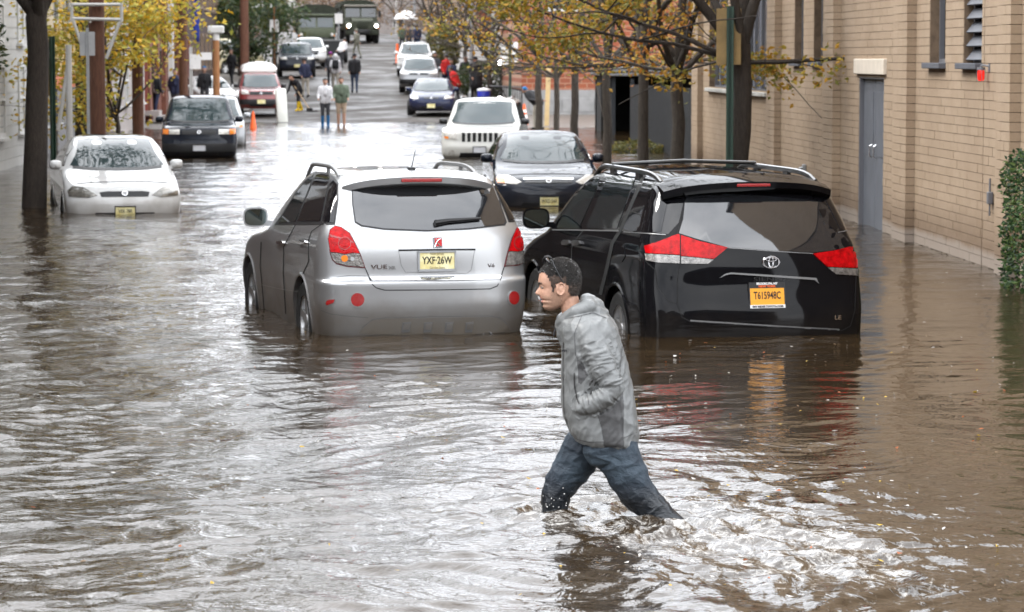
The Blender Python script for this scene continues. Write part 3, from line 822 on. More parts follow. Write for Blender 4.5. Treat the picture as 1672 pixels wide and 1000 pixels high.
m1 = MB(); m1.lathe([(0.0, 0), (0.2, 0.02), (0.24, 0.12), (0.0, 0.14)], 16, Matrix.Translation((2.35, -0.16, 3.35)) @ Matrix.Rotation(R(90), 4, 'X') @ Matrix.Diagonal((0.7, 1.4, 1, 1)))
m1.build('wall_light', MT['signwhite'], bb, True)
house('mottled_brick_house', 'dull red brick row house beyond the dark evergreen bush', 1, 8.6, 134, 165, 8.8, MT['brick_r'], MT['whitewood'], 8, 3, endwin=True)
house('beige_house', 'beige row house further up the right side of street', 1, 8.4, 166, 200, 9.2, MT['stucco_g'], MT['whitewood'], 8, 3, endwin=True)
house('far_orange_brick_house', 'orange brick house with a red shop sign, right side', 1, 7.6, 201, 245, 9.5, MT['brick_o'], MT['brick_d'], 9, 3, endwin=True)
# closing the view beyond the junction
for i, (x, y, w_, h, mk, lab) in enumerate(((-30, 300, 22, 11, 'brick_d', 'dark brick block closing the view left of the trucks'), (-3, 330, 26, 10, 'stucco_g', 'pale grey block closing the view behind the army trucks'), (16, 310, 20, 12, 'brick_t', 'tan brick block closing the view right of the trucks'))):
    z = road_z(y)
    r = empty('distant_block', (x, y, z), 0, lab, 'building')
    m1 = MB(); m1.box((0, 6, h / 2 - 1), (w_, 12, h + 2)); m1.build('wall', MT[mk], r)
    m1 = MB(); m1.box((0, 5.8, h + 0.2), (w_ + 0.6, 12.6, 0.4)); m1.build('cornice', MT['brick_d'], r)
    for a in range(6):
        for b_ in range(3):
            m1 = MB(); m1.box((-w_ / 2 + (a + 0.5) * w_ / 6, -0.02, 2.0 + b_ * 3.1), (1.3, 0.1, 1.7)); f = m1.build('window', MT['whitewood'], r)
            m1 = MB(); m1.box((-w_ / 2 + (a + 0.5) * w_ / 6, -0.08, 2.0 + b_ * 3.1), (1.1, 0.02, 1.5)); m1.build('pane', MT['pane'], f)
# ================================================================== VEHICLES
def pchip(y, t):
    y = np.asarray(y, float); n = len(y); d = np.diff(y)
    m = np.zeros(n)
    for i in range(1, n - 1):
        m[i] = 0 if d[i - 1] * d[i] <= 0 else 2 * d[i - 1] * d[i] / (d[i - 1] + d[i])
    m[0], m[-1] = d[0], d[-1]
    i = np.clip(np.floor(t).astype(int), 0, n - 2); s = t - i
    return ((2 * s**3 - 3 * s**2 + 1) * y[i] + (s**3 - 2 * s**2 + s) * m[i] + (-2 * s**3 + 3 * s**2) * y[i + 1] + (s**3 - s**2) * m[i + 1])
def crom(pts, n=5):
    pts = [Vector(p) for p in pts]; out_ = []; N = len(pts)
    for i in range(N):
        p0, p1, p2, p3 = pts[i - 1], pts[i], pts[(i + 1) % N], pts[(i + 2) % N]
        for k in range(n):
            t = k / n
            q = 0.5 * ((2 * p1) + (p2 - p0) * t + (2 * p0 - 5 * p1 + 4 * p2 - p3) * t * t + (3 * p1 - p0 - 3 * p2 + p3) * t**3)
            out_.append((q.x, q.y))
    return out_
def inside(poly, x, y):
    c = False; n = len(poly); j = n - 1
    for i in range(n):
        xi, yi = poly[i]; xj, yj = poly[j]
        if (yi > y) != (yj > y) and x < (xj - xi) * (y - yi) / (yj - yi) + xi: c = not c
        j = i
    return c
class Car:
    def __init__(s, name, label, cat, loc, rz, ctrl, mat, axles=None, wheel_r=0.34, track=0.80, arch=None, group=None, fine=True, boolean=True, mats=None):
        s.root = empty(name, loc, rz, label, cat, group)
        s.M = Matrix.Translation(Vector(loc)) @ Matrix.Rotation(rz, 4, 'Z')
        s.Mi = s.M.inverted()
        s.ctrl = np.array(ctrl, float)
        T = 62 if fine else 34; na = 12 if fine else 7; ns = 64 if fine else 14
        t = np.linspace(0, len(ctrl) - 1, T)
        c = [pchip(s.ctrl[:, k], t) for k in range(9)]
        rings = []
        th = np.linspace(0, math.pi / 2, na + 1)
        for i in range(T):
            Fy, Fz, Ry, Rz, w_, bF, bR, nF, nR = [q[i] for q in c]
            w_ = max(w_, 0.002)
            fx = w_ * np.sin(th) ** (2 / nF); fy = Fy - bF + bF * np.clip(np.cos(th), 0, 1) ** (2 / nF)
            rx = w_ * np.sin(th[::-1]) ** (2 / nR); ry = Ry + bR - bR * np.clip(np.cos(th[::-1]), 0, 1) ** (2 / nR)
            sy = np.linspace(fy[-1], ry[0], ns + 2)[1:-1]
            hx = np.concatenate([fx, np.full(ns, w_), rx]); hy = np.concatenate([fy, sy, ry])
            q = np.clip((Fy - bF * 0.8 - hy) / max(1e-3, (Fy - bF * 0.8) - (Ry + bR * 0.8)), 0, 1)
            hz = Fz + (Rz - Fz) * q
            P_ = np.stack([hx, hy, hz], -1)
            full = np.concatenate([P_, (P_ * np.array([-1, 1, 1]))[::-1][1:-1]])
            rings.append(full)
        m = len(rings[0])
        v = np.concatenate(rings)
        f = []
        for i in range(T - 1):
            for k in range(m):
                a, b_ = i * m + k, i * m + (k + 1) % m
                f.append((a, b_, b_ + m, a + m))
        f.append(tuple(range(m)))
        me = bpy.data.meshes.new('body'); me.from_pydata([tuple(p) for p in v], [], f)
        bm = bmesh.new(); bm.from_mesh(me)
        bmesh.ops.remove_doubles(bm, verts=bm.verts, dist=0.004)
        bmesh.ops.recalc_face_normals(bm, faces=bm.faces)
        bm.to_mesh(me)
        s.bvh = BVHTree.FromBMesh(bm)
        bm.free()
        s.body = link('body', me, mat, s.root)
        s.mat = mat
        if axles and boolean:
            bm = bmesh.new(); bm.from_mesh(me)
            for ya in axles:
                side = [v for v in bm.verts if abs(v.co.x) > 0.5 * abs(s.ctrl[2][4])]
                ins = {v for v in side if math.hypot(v.co.y - ya, v.co.z - wheel_r) < arch}
                kill = [f for f in bm.faces if all(v in ins for v in f.verts)]
                bmesh.ops.delete(bm, geom=kill, context='FACES')
                for v in bm.verts:
                    if v in ins and v.is_valid:
                        d = Vector((v.co.y - ya, v.co.z - wheel_r)); L = d.length
                        if L > 1e-4: v.co.y = ya + d.x / L * arch; v.co.z = wheel_r + d.y / L * arch
            bm.to_mesh(me); bm.free()
            for ya in axles:
                for sx in (-1, 1):
                    mb = MB(); n = 26; vs = []; fs = []
                    for i in range(n + 1):
                        a = -0.5 + (math.pi + 1.0) * i / n
                        ca_, sa_ = math.cos(a), math.sin(a)
                        h, nn_, _, _ = s.bvh.ray_cast(Vector((sx * 3, ya + ca_ * arch, wheel_r + sa_ * arch)), Vector((-sx, 0, 0)))
                        xo = abs(h.x) if h is not None else 0.85
                        for rr, xx in ((arch + 0.028, xo - 0.004), (arch + 0.012, xo + 0.012), (arch - 0.006, xo + 0.008), (arch - 0.006, xo - 0.05), (arch + 0.01, xo - 0.35), (0.05, xo - 0.36)):
                            vs.append((sx * xx, ya + ca_ * rr, wheel_r + sa_ * rr))
                    for i in range(n):
                        for k in range(5): fs.append((i * 6 + k, i * 6 + k + 1, i * 6 + k + 7, i * 6 + k + 6))
                    mb.add(vs, fs)
                    mb.m = [(0 if (q % 5) < 3 else 1) for q in range(len(fs))]
                    mb.build('wheel_arch', [mat, MT['gap']], s.root, True, 50)
        me = s.body.data
        me.polygons.foreach_set('use_smooth', [True] * len(me.polygons)); me.set_sharp_from_angle(angle=R(32))
        if axles:
            for ya in axles:
                for sx in (-1, 1): s.wheel(sx, ya, wheel_r, track, fine)
    def wheel(s, sx, ya, r, track, fine):
        n = 28 if fine else 16
        Mx = Matrix.Translation((sx * track, ya, r)) @ Matrix.Rotation(R(90) * sx, 4, 'Y')
        mb = MB(); mb.lathe([(r * 0.62, -0.10), (r * 0.9, -0.11), (r, -0.085), (r, 0.085), (r * 0.93, 0.11), (r * 0.64, 0.10)], n, Mx, closed=True)
        wh = mb.build('wheel', MT['rubber'], s.root, True, 50)
        mb = MB(); mb.lathe([(r * 0.645, 0.095), (r * 0.60, 0.088), (r * 0.57, 0.03), (0.0, 0.03)], n, Mx)
        for k in range(5):
            a = 2 * math.pi * k / 5
            q = [Vector((math.cos(a) * rr - math.sin(a) * ww, math.sin(a) * rr + math.cos(a) * ww, h)) for rr, ww, h in ((0.03, -0.045, 0.075), (r * 0.59, -0.03, 0.088), (r * 0.59, 0.03, 0.088), (0.03, 0.045, 0.075))]
            q2 = [p - Vector((0, 0, 0.05)) for p in q]
            mb.add([Mx @ p for p in q + q2], [(0, 1, 2, 3), (7, 6, 5, 4), (0, 4, 5, 1), (1, 5, 6, 2), (2, 6, 7, 3), (3, 7, 4, 0)])
        mb.lathe([(0.06, 0.05), (0.06, 0.085), (0.0, 0.09)], 12, Mx)
        mb.build('rim', MT['alloy'], wh, True, 30)
    # ---- features laid on the body surface
    def hit_pix(s, px, py):
        o = s.Mi @ C_O; d = (s.Mi.to_3x3() @ ray(px, py)).normalized()
        return s._hit(o, d)
    def hit_view(s, u, z, view):
        o, d = {'front': ((u, 6, z), (0, -1, 0)), 'rear': ((u, -6, z), (0, 1, 0)), 'left': ((-4, u, z), (1, 0, 0)), 'right': ((4, u, z), (-1, 0, 0)), 'top': ((u, z, 5), (0, 0, -1))}[view]
        return s._hit(Vector(o), Vector(d))
    def _hit(s, o, d):
        h, n, i, dist = s.bvh.ray_cast(o, d)
        if h is None:
            tt = -(o.dot(d))
            h, n, i, dist = s.bvh.find_nearest(o + d * max(tt, 0.1))
        if n.dot(d) > 0: n = -n
        return h, n
    def patch(s, name, pts, mat, off=0.004, view=None, mirror=False, parent=None, round_=0, step=None, thick=0.012):
        if round_: pts = crom(pts, round_)
        pts = [tuple(p) for p in pts]
        xs = [p[0] for p in pts]; ys = [p[1] for p in pts]
        span = max(max(xs) - min(xs), max(ys) - min(ys))
        st = step or span / 16.0
        # densify the outline
        out_ = []
        for i, p in enumerate(pts):
            q = pts[(i + 1) % len(pts)]; L = math.hypot(q[0] - p[0], q[1] - p[1]); n = max(1, int(L / st))
            out_ += [(p[0] + (q[0] - p[0]) * k / n, p[1] + (q[1] - p[1]) * k / n) for k in range(n)]
        vs = [Vector(p) for p in out_]; ne = len(vs)
        x = min(xs) + st * 0.5
        while x < max(xs):
            y = min(ys) + st * 0.5
            while y < max(ys):
                if inside(out_, x, y) and min((x - a) ** 2 + (y - b_) ** 2 for a, b_ in out_) > (st * 0.45) ** 2: vs.append(Vector((x, y)))
                y += st
            x += st
        r_ = delaunay_2d_cdt(vs, [(i, (i + 1) % ne) for i in range(ne)], [], 1, 1e-6)
        v2, f2 = r_[0], r_[2]
        co, nn = [], []
        for p in v2:
            h, n = s.hit_pix(p.x, p.y) if view is None else s.hit_view(p.x, p.y, view)
            co.append(h); nn.append(n)
        # averaged normals keep the sheet smooth
        acc = [Vector((0, 0, 0)) for _ in co]
        ff = []
        for f in f2:
            a, b_, c = [co[i] for i in f[:3]]
            n = (b_ - a).cross(c - a)
            if n.dot(nn[f[0]] + nn[f[1]] + nn[f[2]]) < 0: n = -n; f = f[::-1]
            ff.append(tuple(f))
            for i in f: acc[i] = acc[i] + n
        nrm = [(a.normalized() * 0.6 + b_ * 0.4).normalized() if a.length > 1e-12 else b_ for a, b_ in zip(acc, nn)]
        top = [c + n * off for c, n in zip(co, nrm)]
        ec = {}
        for f in ff:
            for i in range(len(f)):
                e = (f[i], f[(i + 1) % len(f)]); ec[e] = ec.get(e, 0) + 1
        bnd = [e for e in ec if (e[1], e[0]) not in ec]
        low = {}
        verts = list(top)
        for e in bnd:
            for i in e:
                if i not in low: low[i] = len(verts); verts.append(top[i] - nrm[i] * thick)
        faces = list(ff) + [(a, low[a], low[b_], b_) for a, b_ in bnd]
        res = []
        for sgn in ((1, -1) if mirror else (1,)):
            me = bpy.data.meshes.new(name)
            if sgn == 1: me.from_pydata([tuple(v) for v in verts], [], faces)
            else: me.from_pydata([(-v[0], v[1], v[2]) for v in verts], [], [f[::-1] for f in faces])
            me.polygons.foreach_set('use_smooth', [True] * len(me.polygons)); me.set_sharp_from_angle(angle=R(40))
            res.append(link(name, me, mat, parent or s.root))
        return res[0] if not mirror else res
    def line(s, pts, wd, mat=None, view=None, mirror=False, off=0.0025, name='panel_gap', parent=None):
        pts = [Vector(p) for p in pts]; L = []
        tot = sum((pts[i + 1] - pts[i]).length for i in range(len(pts) - 1)); st = tot / max(10, len(pts) * 4)
        for i in range(len(pts) - 1):
            n = max(1, int((pts[i + 1] - pts[i]).length / st))
            L += [pts[i].lerp(pts[i + 1], k / n) for k in range(n)]
        L.append(pts[-1])
        verts, faces = [], []
        for i, p in enumerate(L):
            t = (L[min(i + 1, len(L) - 1)] - L[max(i - 1, 0)]).normalized(); q = Vector((-t.y, t.x)) * wd / 2
            for sg in (-1, 1):
                a = p + q * sg
                h, n = s.hit_pix(a.x, a.y) if view is None else s.hit_view(a.x, a.y, view)
                verts.append(h + n * off)
        for i in range(len(L) - 1): faces.append((2 * i, 2 * i + 1, 2 * i + 3, 2 * i + 2))
        r_ = None
        for sgn in ((1, -1) if mirror else (1,)):
            mb = MB(); mb.add([(v[0] * sgn, v[1], v[2]) for v in verts], faces)
            r_ = mb.build(name, mat or MT['gap'], parent or s.root, True)
        return r_
    def frame_at(s, px, py, view=None, off=0.006):
        """matrix with X to the viewer's right, Y up, Z out of the surface"""
        h, n = s.hit_pix(px, py) if view is None else s.hit_view(px, py, view)
        n = Vector((n.x * 0.3, n.y, n.z * 0.6)).normalized()
        up = Vector((0, 0, 1)); x = up.cross(n).normalized(); y = n.cross(x)
        M = Matrix((x, y, n)).transposed().to_4x4(); M.translation = h + n * off
        return M
    def plate(s, M, w_, h_, mat, lines, frame=None):
        """number plate with its lettering; lines = (text, size, y, sx, material, bold)"""
        mb = MB(); mb.box((0, 0, 0), (w_, h_, 0.006))
        mb.v = [tuple(M @ Vector(v)) for v in mb.v]
        pl = mb.build('number_plate', mat, s.root)
        for txt, sz, y, sx, ink, bold in lines:
            text_mesh('lettering', txt, sz, ink, pl, M @ Matrix.Translation((0, y, 0.0045)), 0.001, sx, bold)
        if frame:
            mb = MB()
            for cx, cy, a, b_ in ((0, h_ / 2, w_ + 0.02, 0.016), (0, -h_ / 2, w_ + 0.02, 0.020), (-w_ / 2 - 0.002, 0, 0.014, h_), (w_ / 2 + 0.002, 0, 0.014, h_)): mb.box((cx, cy, 0.004), (a, b_, 0.012))
            mb.v = [tuple(M @ Vector(v)) for v in mb.v]
            mb.build('plate_frame', frame, pl)
        return pl
    def door_mirror(s, sx, x, y, z, mat, w_=0.23, h_=0.17, glass=None):
        mb = MB()
        n = 14; prof = []
        for j in range(7):
            t = j / 6.0; k = math.sin(math.pi * (0.5 * t + 0.0)) ** 0.5 if j else 0.02
            prof.append((k, 0.11 * (1 - t)))
        vs, fs = [], []
        for k, dy in prof:
            for i in range(n):
                a = 2 * math.pi * i / n
                ex = lambda c: math.copysign(abs(c) ** 0.6, c)
                vs.append((x + sx * 0.0 + ex(math.cos(a)) * w_ / 2 * k, y + dy, z + ex(math.sin(a)) * h_ / 2 * k))
        for j in range(6):
            for i in range(n):
                a = j * n + i; b_ = j * n + (i + 1) % n
                fs.append((a, b_, b_ + n, a + n))
        fs.append(tuple(range(6 * n, 7 * n)))
        mb.add(vs, fs)
        mb.box((x - sx * (w_ / 2 + 0.03), y + 0.04, z - h_ * 0.32), (0.12, 0.05, 0.05))
        o = mb.build('door_mirror', mat, s.root, True, 50)
        mb = MB(); mb.add([(x + math.copysign(abs(math.cos(2 * math.pi * i / n)) ** 0.6, math.cos(2 * math.pi * i / n)) * w_ * 0.44, y - 0.004, z + math.copysign(abs(math.sin(2 * math.pi * i / n)) ** 0.6, math.sin(2 * math.pi * i / n)) * h_ * 0.42) for i in range(n)], [tuple(range(n))])
        mb.build('mirror_glass', glass or MT['mirror'], o)
        return o
MT['mirror'] = P('mirror_glass', (0.20, 0.25, 0.25), 0.03, 1.0)  # dark teal base stands in for a dark reflection in the glass
def zoomed(x0, y0, k):
    return lambda *pts: [(x0 + a * k, y0 + b_ * k) for a, b_ in pts]
def circ(cx, cy, rx, ry=None, n=20):
    ry = ry or rx
    return [(cx + rx * math.cos(2 * math.pi * i / n), cy + ry * math.sin(2 * math.pi * i / n)) for i in range(n)]
def heading_loc(px, py, back, rz, zg):
    """car origin from the measured middle of its bumper at the flood line"""
    p = G(px, py); h = Vector((-math.sin(rz), math.cos(rz), 0))
    q = p + h * back
    return (q.x, q.y, zg)
#            Fy    Fz    Ry     Rz    w     bF    bR    nF   nR
SUV = [(2.12, .25, -2.19, .22, .885, .75, .30, 2.4, 3.2), (2.26, .40, -2.24, .36, .905, .75, .30, 2.6, 3.2), (2.285, .57, -2.285, .58, .925, .75, .30, 2.4, 3.2),
       (2.26, .71, -2.285, .73, .925, .75, .29, 2.4, 3.4), (2.20, .83, -2.235, .785, .92, .75, .26, 2.4, 3.4), (2.00, .93, -2.225, .95, .915, .8, .25, 2.3, 3.2),
       (1.28, 1.05, -2.20, 1.10, .895, .95, .22, 2.2, 3.2), (.98, 1.20, -2.135, 1.25, .845, .90, .19, 2.3, 3.2), (.58, 1.42, -2.00, 1.47, .745, .75, .17, 2.3, 3.2),
       (.24, 1.565, -1.89, 1.60, .665, .6, .16, 2.3, 3.2), (.06, 1.63, -1.80, 1.655, .53, .3, .22, 2.3, 2.6), (-.1, 1.655, -1.65, 1.675, .26, .2, .18, 2.3, 2.6), (-.15, 1.66, -1.55, 1.68, 0, .1, .1, 2.3, 2.6)]
rzv = R(12.0)
vue = Car('silver_suv', 'silver SUV stranded in the flood, its tailgate and red tail lights towards us', 'car', heading_loc(699, 549, 2.285, rzv, -0.28), rzv, SUV, MT['silver'], (1.354, -1.354), 0.35, 0.80, 0.405)
Z6 = zoomed(390, 230, 0.34)
vue.patch('rear_window_seal', Z6((541, 205), (900, 196), (1222, 204), (1252, 290), (1287, 392), (1278, 408), (1100, 428), (900, 437), (700, 429), (588, 413), (556, 394), (543, 300)), MT['trim'], 0.003)
vue.patch('rear_window', Z6((547, 212), (900, 206), (1214, 210), (1246, 290), (1279, 390), (1268, 402), (1100, 422), (900, 431), (700, 423), (592, 407), (562, 390), (549, 300)), MT['glass_rear'], 0.007)
sl = Z6((429, 470), (437, 428), (462, 408), (492, 415), (534, 443), (564, 500), (585, 545), (609, 613), (520, 606), (468, 593), (447, 572), (436, 535))
sr = Z6((1334, 414), (1352, 427), (1368, 470), (1377, 525), (1380, 582), (1340, 600), (1272, 606), (1290, 530), (1308, 470))
for o in (sl, sr): vue.patch('light_surround', o, MT['badgered'] if 0 else P('dark_red_seal', (0.09, 0.006, 0.008), 0.3), 0.006)
la = vue.patch('tail_light', Z6((433, 470), (441, 431), (463, 413), (490, 419), (530, 446), (559, 500), (579, 540), (545, 538), (510, 544), (480, 538), (441, 534)), MT['redlens'], 0.013)
vue.patch('reversing_lens', Z6((441, 538), (480, 542), (510, 548), (545, 542), (580, 544), (603, 607), (520, 600), (470, 587), (452, 569)), MT['revlens'], 0.013, parent=la)
vue.patch('bulb', circ(*Z6((508, 566))[0], 5.5), MT['amber'], 0.016, parent=la)
vue.patch('bulb', circ(*Z6((545, 568))[0], 3.2), MT['steel'], 0.016, parent=la)
for rr, mk, oo in ((10.6, 'reflector', .0145), (9.4, 'redlens', .0165)): vue.patch('lamp_ring', circ(*Z6((508, 494))[0], rr), MT[mk], oo, parent=la)
vue.patch('lens_rib', Z6((440, 452), (548, 484), (552, 492), (439, 462)), MT['reflector'], .0155, parent=la)
la = vue.patch('tail_light', Z6((1334, 419), (1349, 431), (1364, 470), (1372, 524), (1335, 531), (1296, 529), (1312, 470)), MT['redlens'], 0.013)
vue.patch('reversing_lens', Z6((1294, 533), (1335, 535), (1373, 528), (1376, 580), (1340, 594), (1278, 601)), MT['revlens'], 0.013, parent=la)
for rr, mk, oo in ((1.0, 'reflector', .0155), (0.75, 'redlens', .018)): vue.patch('lamp_ring', circ(*Z6((1340, 492))[0], 8.5 * rr, 11.5 * rr), MT[mk], oo, parent=la)
# tailgate details
vue.line(Z6((578, 545), (622, 648), (640, 690), (660, 707), (700, 718), (950, 717), (1205, 712), (1240, 698), (1256, 670), (1266, 630), (1276, 600)), 1.5)
vue.line(Z6((766, 527), (950, 524), (1136, 523)), 2.8)  # dark line paints the shadow along the plate recess's top edge
vue.line(Z6((767, 530), (780, 600), (800, 632), (1095, 638), (1116, 620), (1132, 528)), 1.0, MT['rail'])  # grey line paints the lit lip of the flat plate recess
vue.patch('chrome_strip', Z6((628, 655), (950, 657), (1260, 650), (1252, 667), (950, 674), (640, 672)), MT['chrome'], 0.012)
M = vue.frame_at(*Z6((951, 577))[0])
vue.plate(M, 0.315, 0.158, MT['plate_y'], (('YXF·26W', 0.088, 0.002, 0.72, MT['ink'], 0.0015), ('New Jersey', 0.030, 0.062, 0.9, MT['inkgrey'], 0), ('Garden State', 0.028, -0.058, 0.9, MT['inkgrey'], 0)), MT['steel'])
M = vue.frame_at(*Z6((954, 490))[0])
mb = MB(); mb.box((0, 0, 0), (0.078, 0.088, 0.008)); mb.v = [tuple(M @ Vector(v)) for v in mb.v]; bd = mb.build('badge', MT['chrome'], vue.root)
mb = MB(); mb.box((0.004, 0.004, 0.006), (0.062, 0.070, 0.006)); mb.v = [tuple(M @ Vector(v)) for v in mb.v]; mb.build('badge_field', MT['badgered'], bd)
mb = MB()
mb.tube([M @ Vector(p) for p in ((-0.03, -0.04, 0.010), (-0.012, 0.0, 0.0105), (0.004, 0.022, 0.0105), (0.033, 0.036, 0.010))], [0.003, 0.005, 0.005, 0.002], 6)
mb.tube([M @ Vector(p) for p in ((-0.014, 0.037, 0.010), (-0.008, 0.005, 0.0105), (0.008, -0.018, 0.0105), (0.024, -0.034, 0.010))], [0.002, 0.005, 0.005, 0.002], 6)
mb.build('badge_cross', MT['chrome'], bd, True)
text_mesh('badge_lettering', 'VUE', 0.052, MT['chrome'], vue.root, vue.frame_at(*Z6((673, 607))[0], off=0.004), 0.004, 1.5, 0.001)
text_mesh('badge_lettering', 'XR', 0.036, MT['rail'], vue.root, vue.frame_at(*Z6((736, 611))[0], off=0.004), 0.004, 1.2, 0.002)
text_mesh('badge_lettering', 'V6', 0.044, MT['chrome'], vue.root, vue.frame_at(*Z6((1211, 600))[0], off=0.004), 0.004, 1.3, 0.001)
for cx, cy, rx, ry in ((570, 766, 38, 38), (1319, 757, 30, 38)):
    rg = vue.patch('reflector_ring', circ(*Z6((cx, cy))[0], rx * .34, ry * .34), MT['silver'], 0.008, thick=0.02)
    vue.patch('reflector', circ(*Z6((cx, cy - 3))[0], (rx - 6) * .34, (ry - 6) * .34), MT['reflector'], 0.012, parent=rg)
vue.patch('side_marker', Z6((418, 779), (428, 765), (461, 762), (456, 778), (424, 790)), MT['reflector'], 0.008)
vue.line(Z6((590, 900), (640, 860), (700, 851), (950, 846), (1200, 842), (1255, 850), (1290, 885)), 1.2, MT['rail'])
vue.patch('valance', Z6((575, 925), (600, 897), (640, 862), (700, 854), (950, 850), (1200, 846), (1252, 853), (1288, 888), (1305, 915), (950, 940)), MT['valance'], 0.003)
vue.line(Z6((395, 815), (440, 832), (520, 842), (620, 850)), 1.0, MT['rail'])
vue.line(Z6((470, 655), (530, 648), (625, 650)), 1.2, MT['rail'])
for a, b_ in ((785, 827), (890, 931), (992, 1031), (1090, 1127)):
    sk = vue.patch('bumper_slot', Z6((a, 873), (b_, 870), (b_ - 8, 918), (a - 5, 920)), MT['rail'], 0.007)
    vue.patch('slot_face', Z6((a + 6, 879), (b_ - 3, 876), (b_ - 10, 905), (a + 2, 906)), MT['silver'], 0.010, parent=sk)
for cx in (688, 1195):
    h, n = vue.hit_pix(*Z6((cx, 905))[0])
    mb = MB(); mb.lathe([(0.0, 0.03), (0.034, 0.03), (0.036, 0.0), (0.042, 0.0), (0.042, 0.2), (0.0, 0.2)], 16, Matrix.Translation((h.x, -2.20, 0.262)) @ Matrix.Rotation(R(-90), 4, 'X'))
    mb.build('tailpipe', MT['rail'], vue.root, True)
h, n = vue.hit_pix(*Z6((940, 400))[0])
pts = [vue.hit_pix(*q) for q in Z6((938, 402), (1000, 392), (1080, 386), (1157, 380))]
mb = MB(); mb.tube([p + q * 0.03 for p, q in pts], [0.026, 0.020, 0.016, 0.012], 8); mb.build('wiper', MT['trim'], vue.root, True)
# left side glazing, mirrored to the right side
vue.patch('side_window_frame', Z6((172, 405), (215, 345), (270, 252), (328, 180), (368, 152), (412, 151), (455, 171), (480, 203), (479, 285), (462, 405)), MT['trim'], 0.003, mirror=True)
vue.patch('front_door_window', Z6((192, 396), (280, 248), (330, 190), (362, 164), (340, 225), (298, 330), (274, 389)), MT['glass'], 0.007, mirror=True)
vue.patch('rear_door_window', Z6((282, 388), (306, 330), (374, 166), (402, 160), (440, 172), (432, 205), (394, 387)), MT['glass_black'], 0.007, mirror=True)
vue.patch('quarter_window', Z6((402, 389), (442, 205), (455, 189), (473, 211), (471, 282), (457, 396)), MT['glass_black'], 0.007, mirror=True)
vue.line(Z6((108, 488), (103, 600), (112, 690), (122, 812)), 1.4, mirror=True)
vue.line(Z6((275, 400), (248, 450), (216, 510), (214, 640), (226, 832)), 1.4, mirror=True)
vue.line(Z6((398, 402), (350, 436), (335, 480), (336, 580), (300, 660)), 1.3, mirror=True)
vue.line(Z6((112, 692), (200, 712), (288, 726)), 1.0, MT['rail'], mirror=True)
for cx, cy in ((205, 490), (312, 488)):
    vue.patch('door_handle', Z6((cx - 16, cy - 2), (cx - 8, cy - 10), (cx + 12, cy - 8), (cx + 17, cy + 2), (cx + 4, cy + 10), (cx - 12, cy + 8)), MT['chrome'], 0.022, mirror=True, thick=0.03)
vue.door_mirror(-1, -1.00, 0.52, 1.165, MT['silver'], 0.235, 0.185)
vue.door_mirror(1, 1.00, 0.52, 1.165, MT['silver'], 0.235, 0.185)
# spoiler, brake light, aerial, rails
def spoiler(car, hw, y0, y1, z0, z1, zb, mat, lip=0.05):
    mb = MB(); n = 17; vs = []; fs = []
    for i in range(n):
        x = -hw + 2 * hw * i / (n - 1); q = abs(x / hw)
        yy = y1 + 0.16 * q ** 3; dz = -0.055 * q ** 2 - 0.03 * q ** 6
        vs += [(x, y0, z0 + dz * 1.1), (x, (y0 + yy) / 2, (z0 + z1) / 2 + 0.012 + dz), (x, yy, z1 + dz), (x, yy + 0.008, z1 - lip + dz), (x, yy + 0.10, zb + dz), (x, y0, zb + dz)]
    for i in range(n - 1):
        for k in range(6):
            a = i * 6 + k; b_ = i * 6 + (k + 1) % 6
            fs.append((a, b_, b_ + 6, a + 6))
    fs += [tuple(range(6)), tuple((n - 1) * 6 + k for k in range(6))]
    mb.add(vs, fs)
    return mb.build('spoiler', mat, car.root, True, 35)
sp = spoiler(vue, 0.665, -1.62, -2.06, 1.685, 1.635, 1.545, MT['silver'], 0.055)
mb = MB(); mb.bbox((0, -2.058, 1.603), (0.36, 0.02, 0.030), 0.006); mb.build('brake_light', MT['reflector'], sp)
mb = MB(); mb.bbox((0, -1.66, 1.69), (0.06, 0.09, 0.025), 0.01); mb.tube([(0, -1.66, 1.69), (0.02, -1.74, 1.86)], [0.006, 0.003], 6); mb.build('aerial', MT['trim'], vue.root)
for sx in (-1, 1):
    mb = MB(); pts = []
    for i in range(15):
        t = i / 14.0; y = -1.55 + 1.75 * t
        x = sx * (0.615 - 0.03 * t)
        h, n = vue.hit_view(x, y, 'top')
        pts.append((x, y, h.z - 0.01 + 0.085 * (1 - (2 * t - 1) ** 4)))
    mb.tube(pts, 0.019, 8); mb.box((sx * 0.605, -1.0, 1.655), (0.02, 0.07, 0.09)); mb.build('roof_rail', MT['rail'], vue.root, True)

# ---------------------------------------------------------------- black minivan
VAN = [(2.36, .20, -2.55, .20, .955, .45, .30, 2.6, 3.4), (2.46, .36, -2.585, .36, .98, .45, .32, 2.6, 3.4), (2.49, .55, -2.595, .50, .985, .45, .34, 2.6, 3.4),
       (2.45, .70, -2.585, .60, .99, .45, .34, 2.6, 3.4), (2.30, .85, -2.535, .80, .985, .5, .30, 2.5, 3.2), (2.05, .95, -2.52, .95, .975, .55, .30, 2.4, 3.0),
       (1.50, 1.08, -2.49, 1.10, .955, .5, .32, 2.3, 2.8), (1.20, 1.25, -2.42, 1.27, .905, .42, .34, 2.3, 2.6), (.75, 1.50, -2.29, 1.49, .825, .38, .32, 2.3, 2.6),
       (.40, 1.64, -2.18, 1.635, .75, .36, .28, 2.3, 2.7), (.20, 1.70, -2.08, 1.695, .61, .3, .24, 2.3, 2.7), (0, 1.735, -1.95, 1.725, .3, .2, .2, 2.3, 2.6), (-.1, 1.745, -1.85, 1.735, 0, .1, .1, 2.3, 2.6)]
rzs = R(10.6)
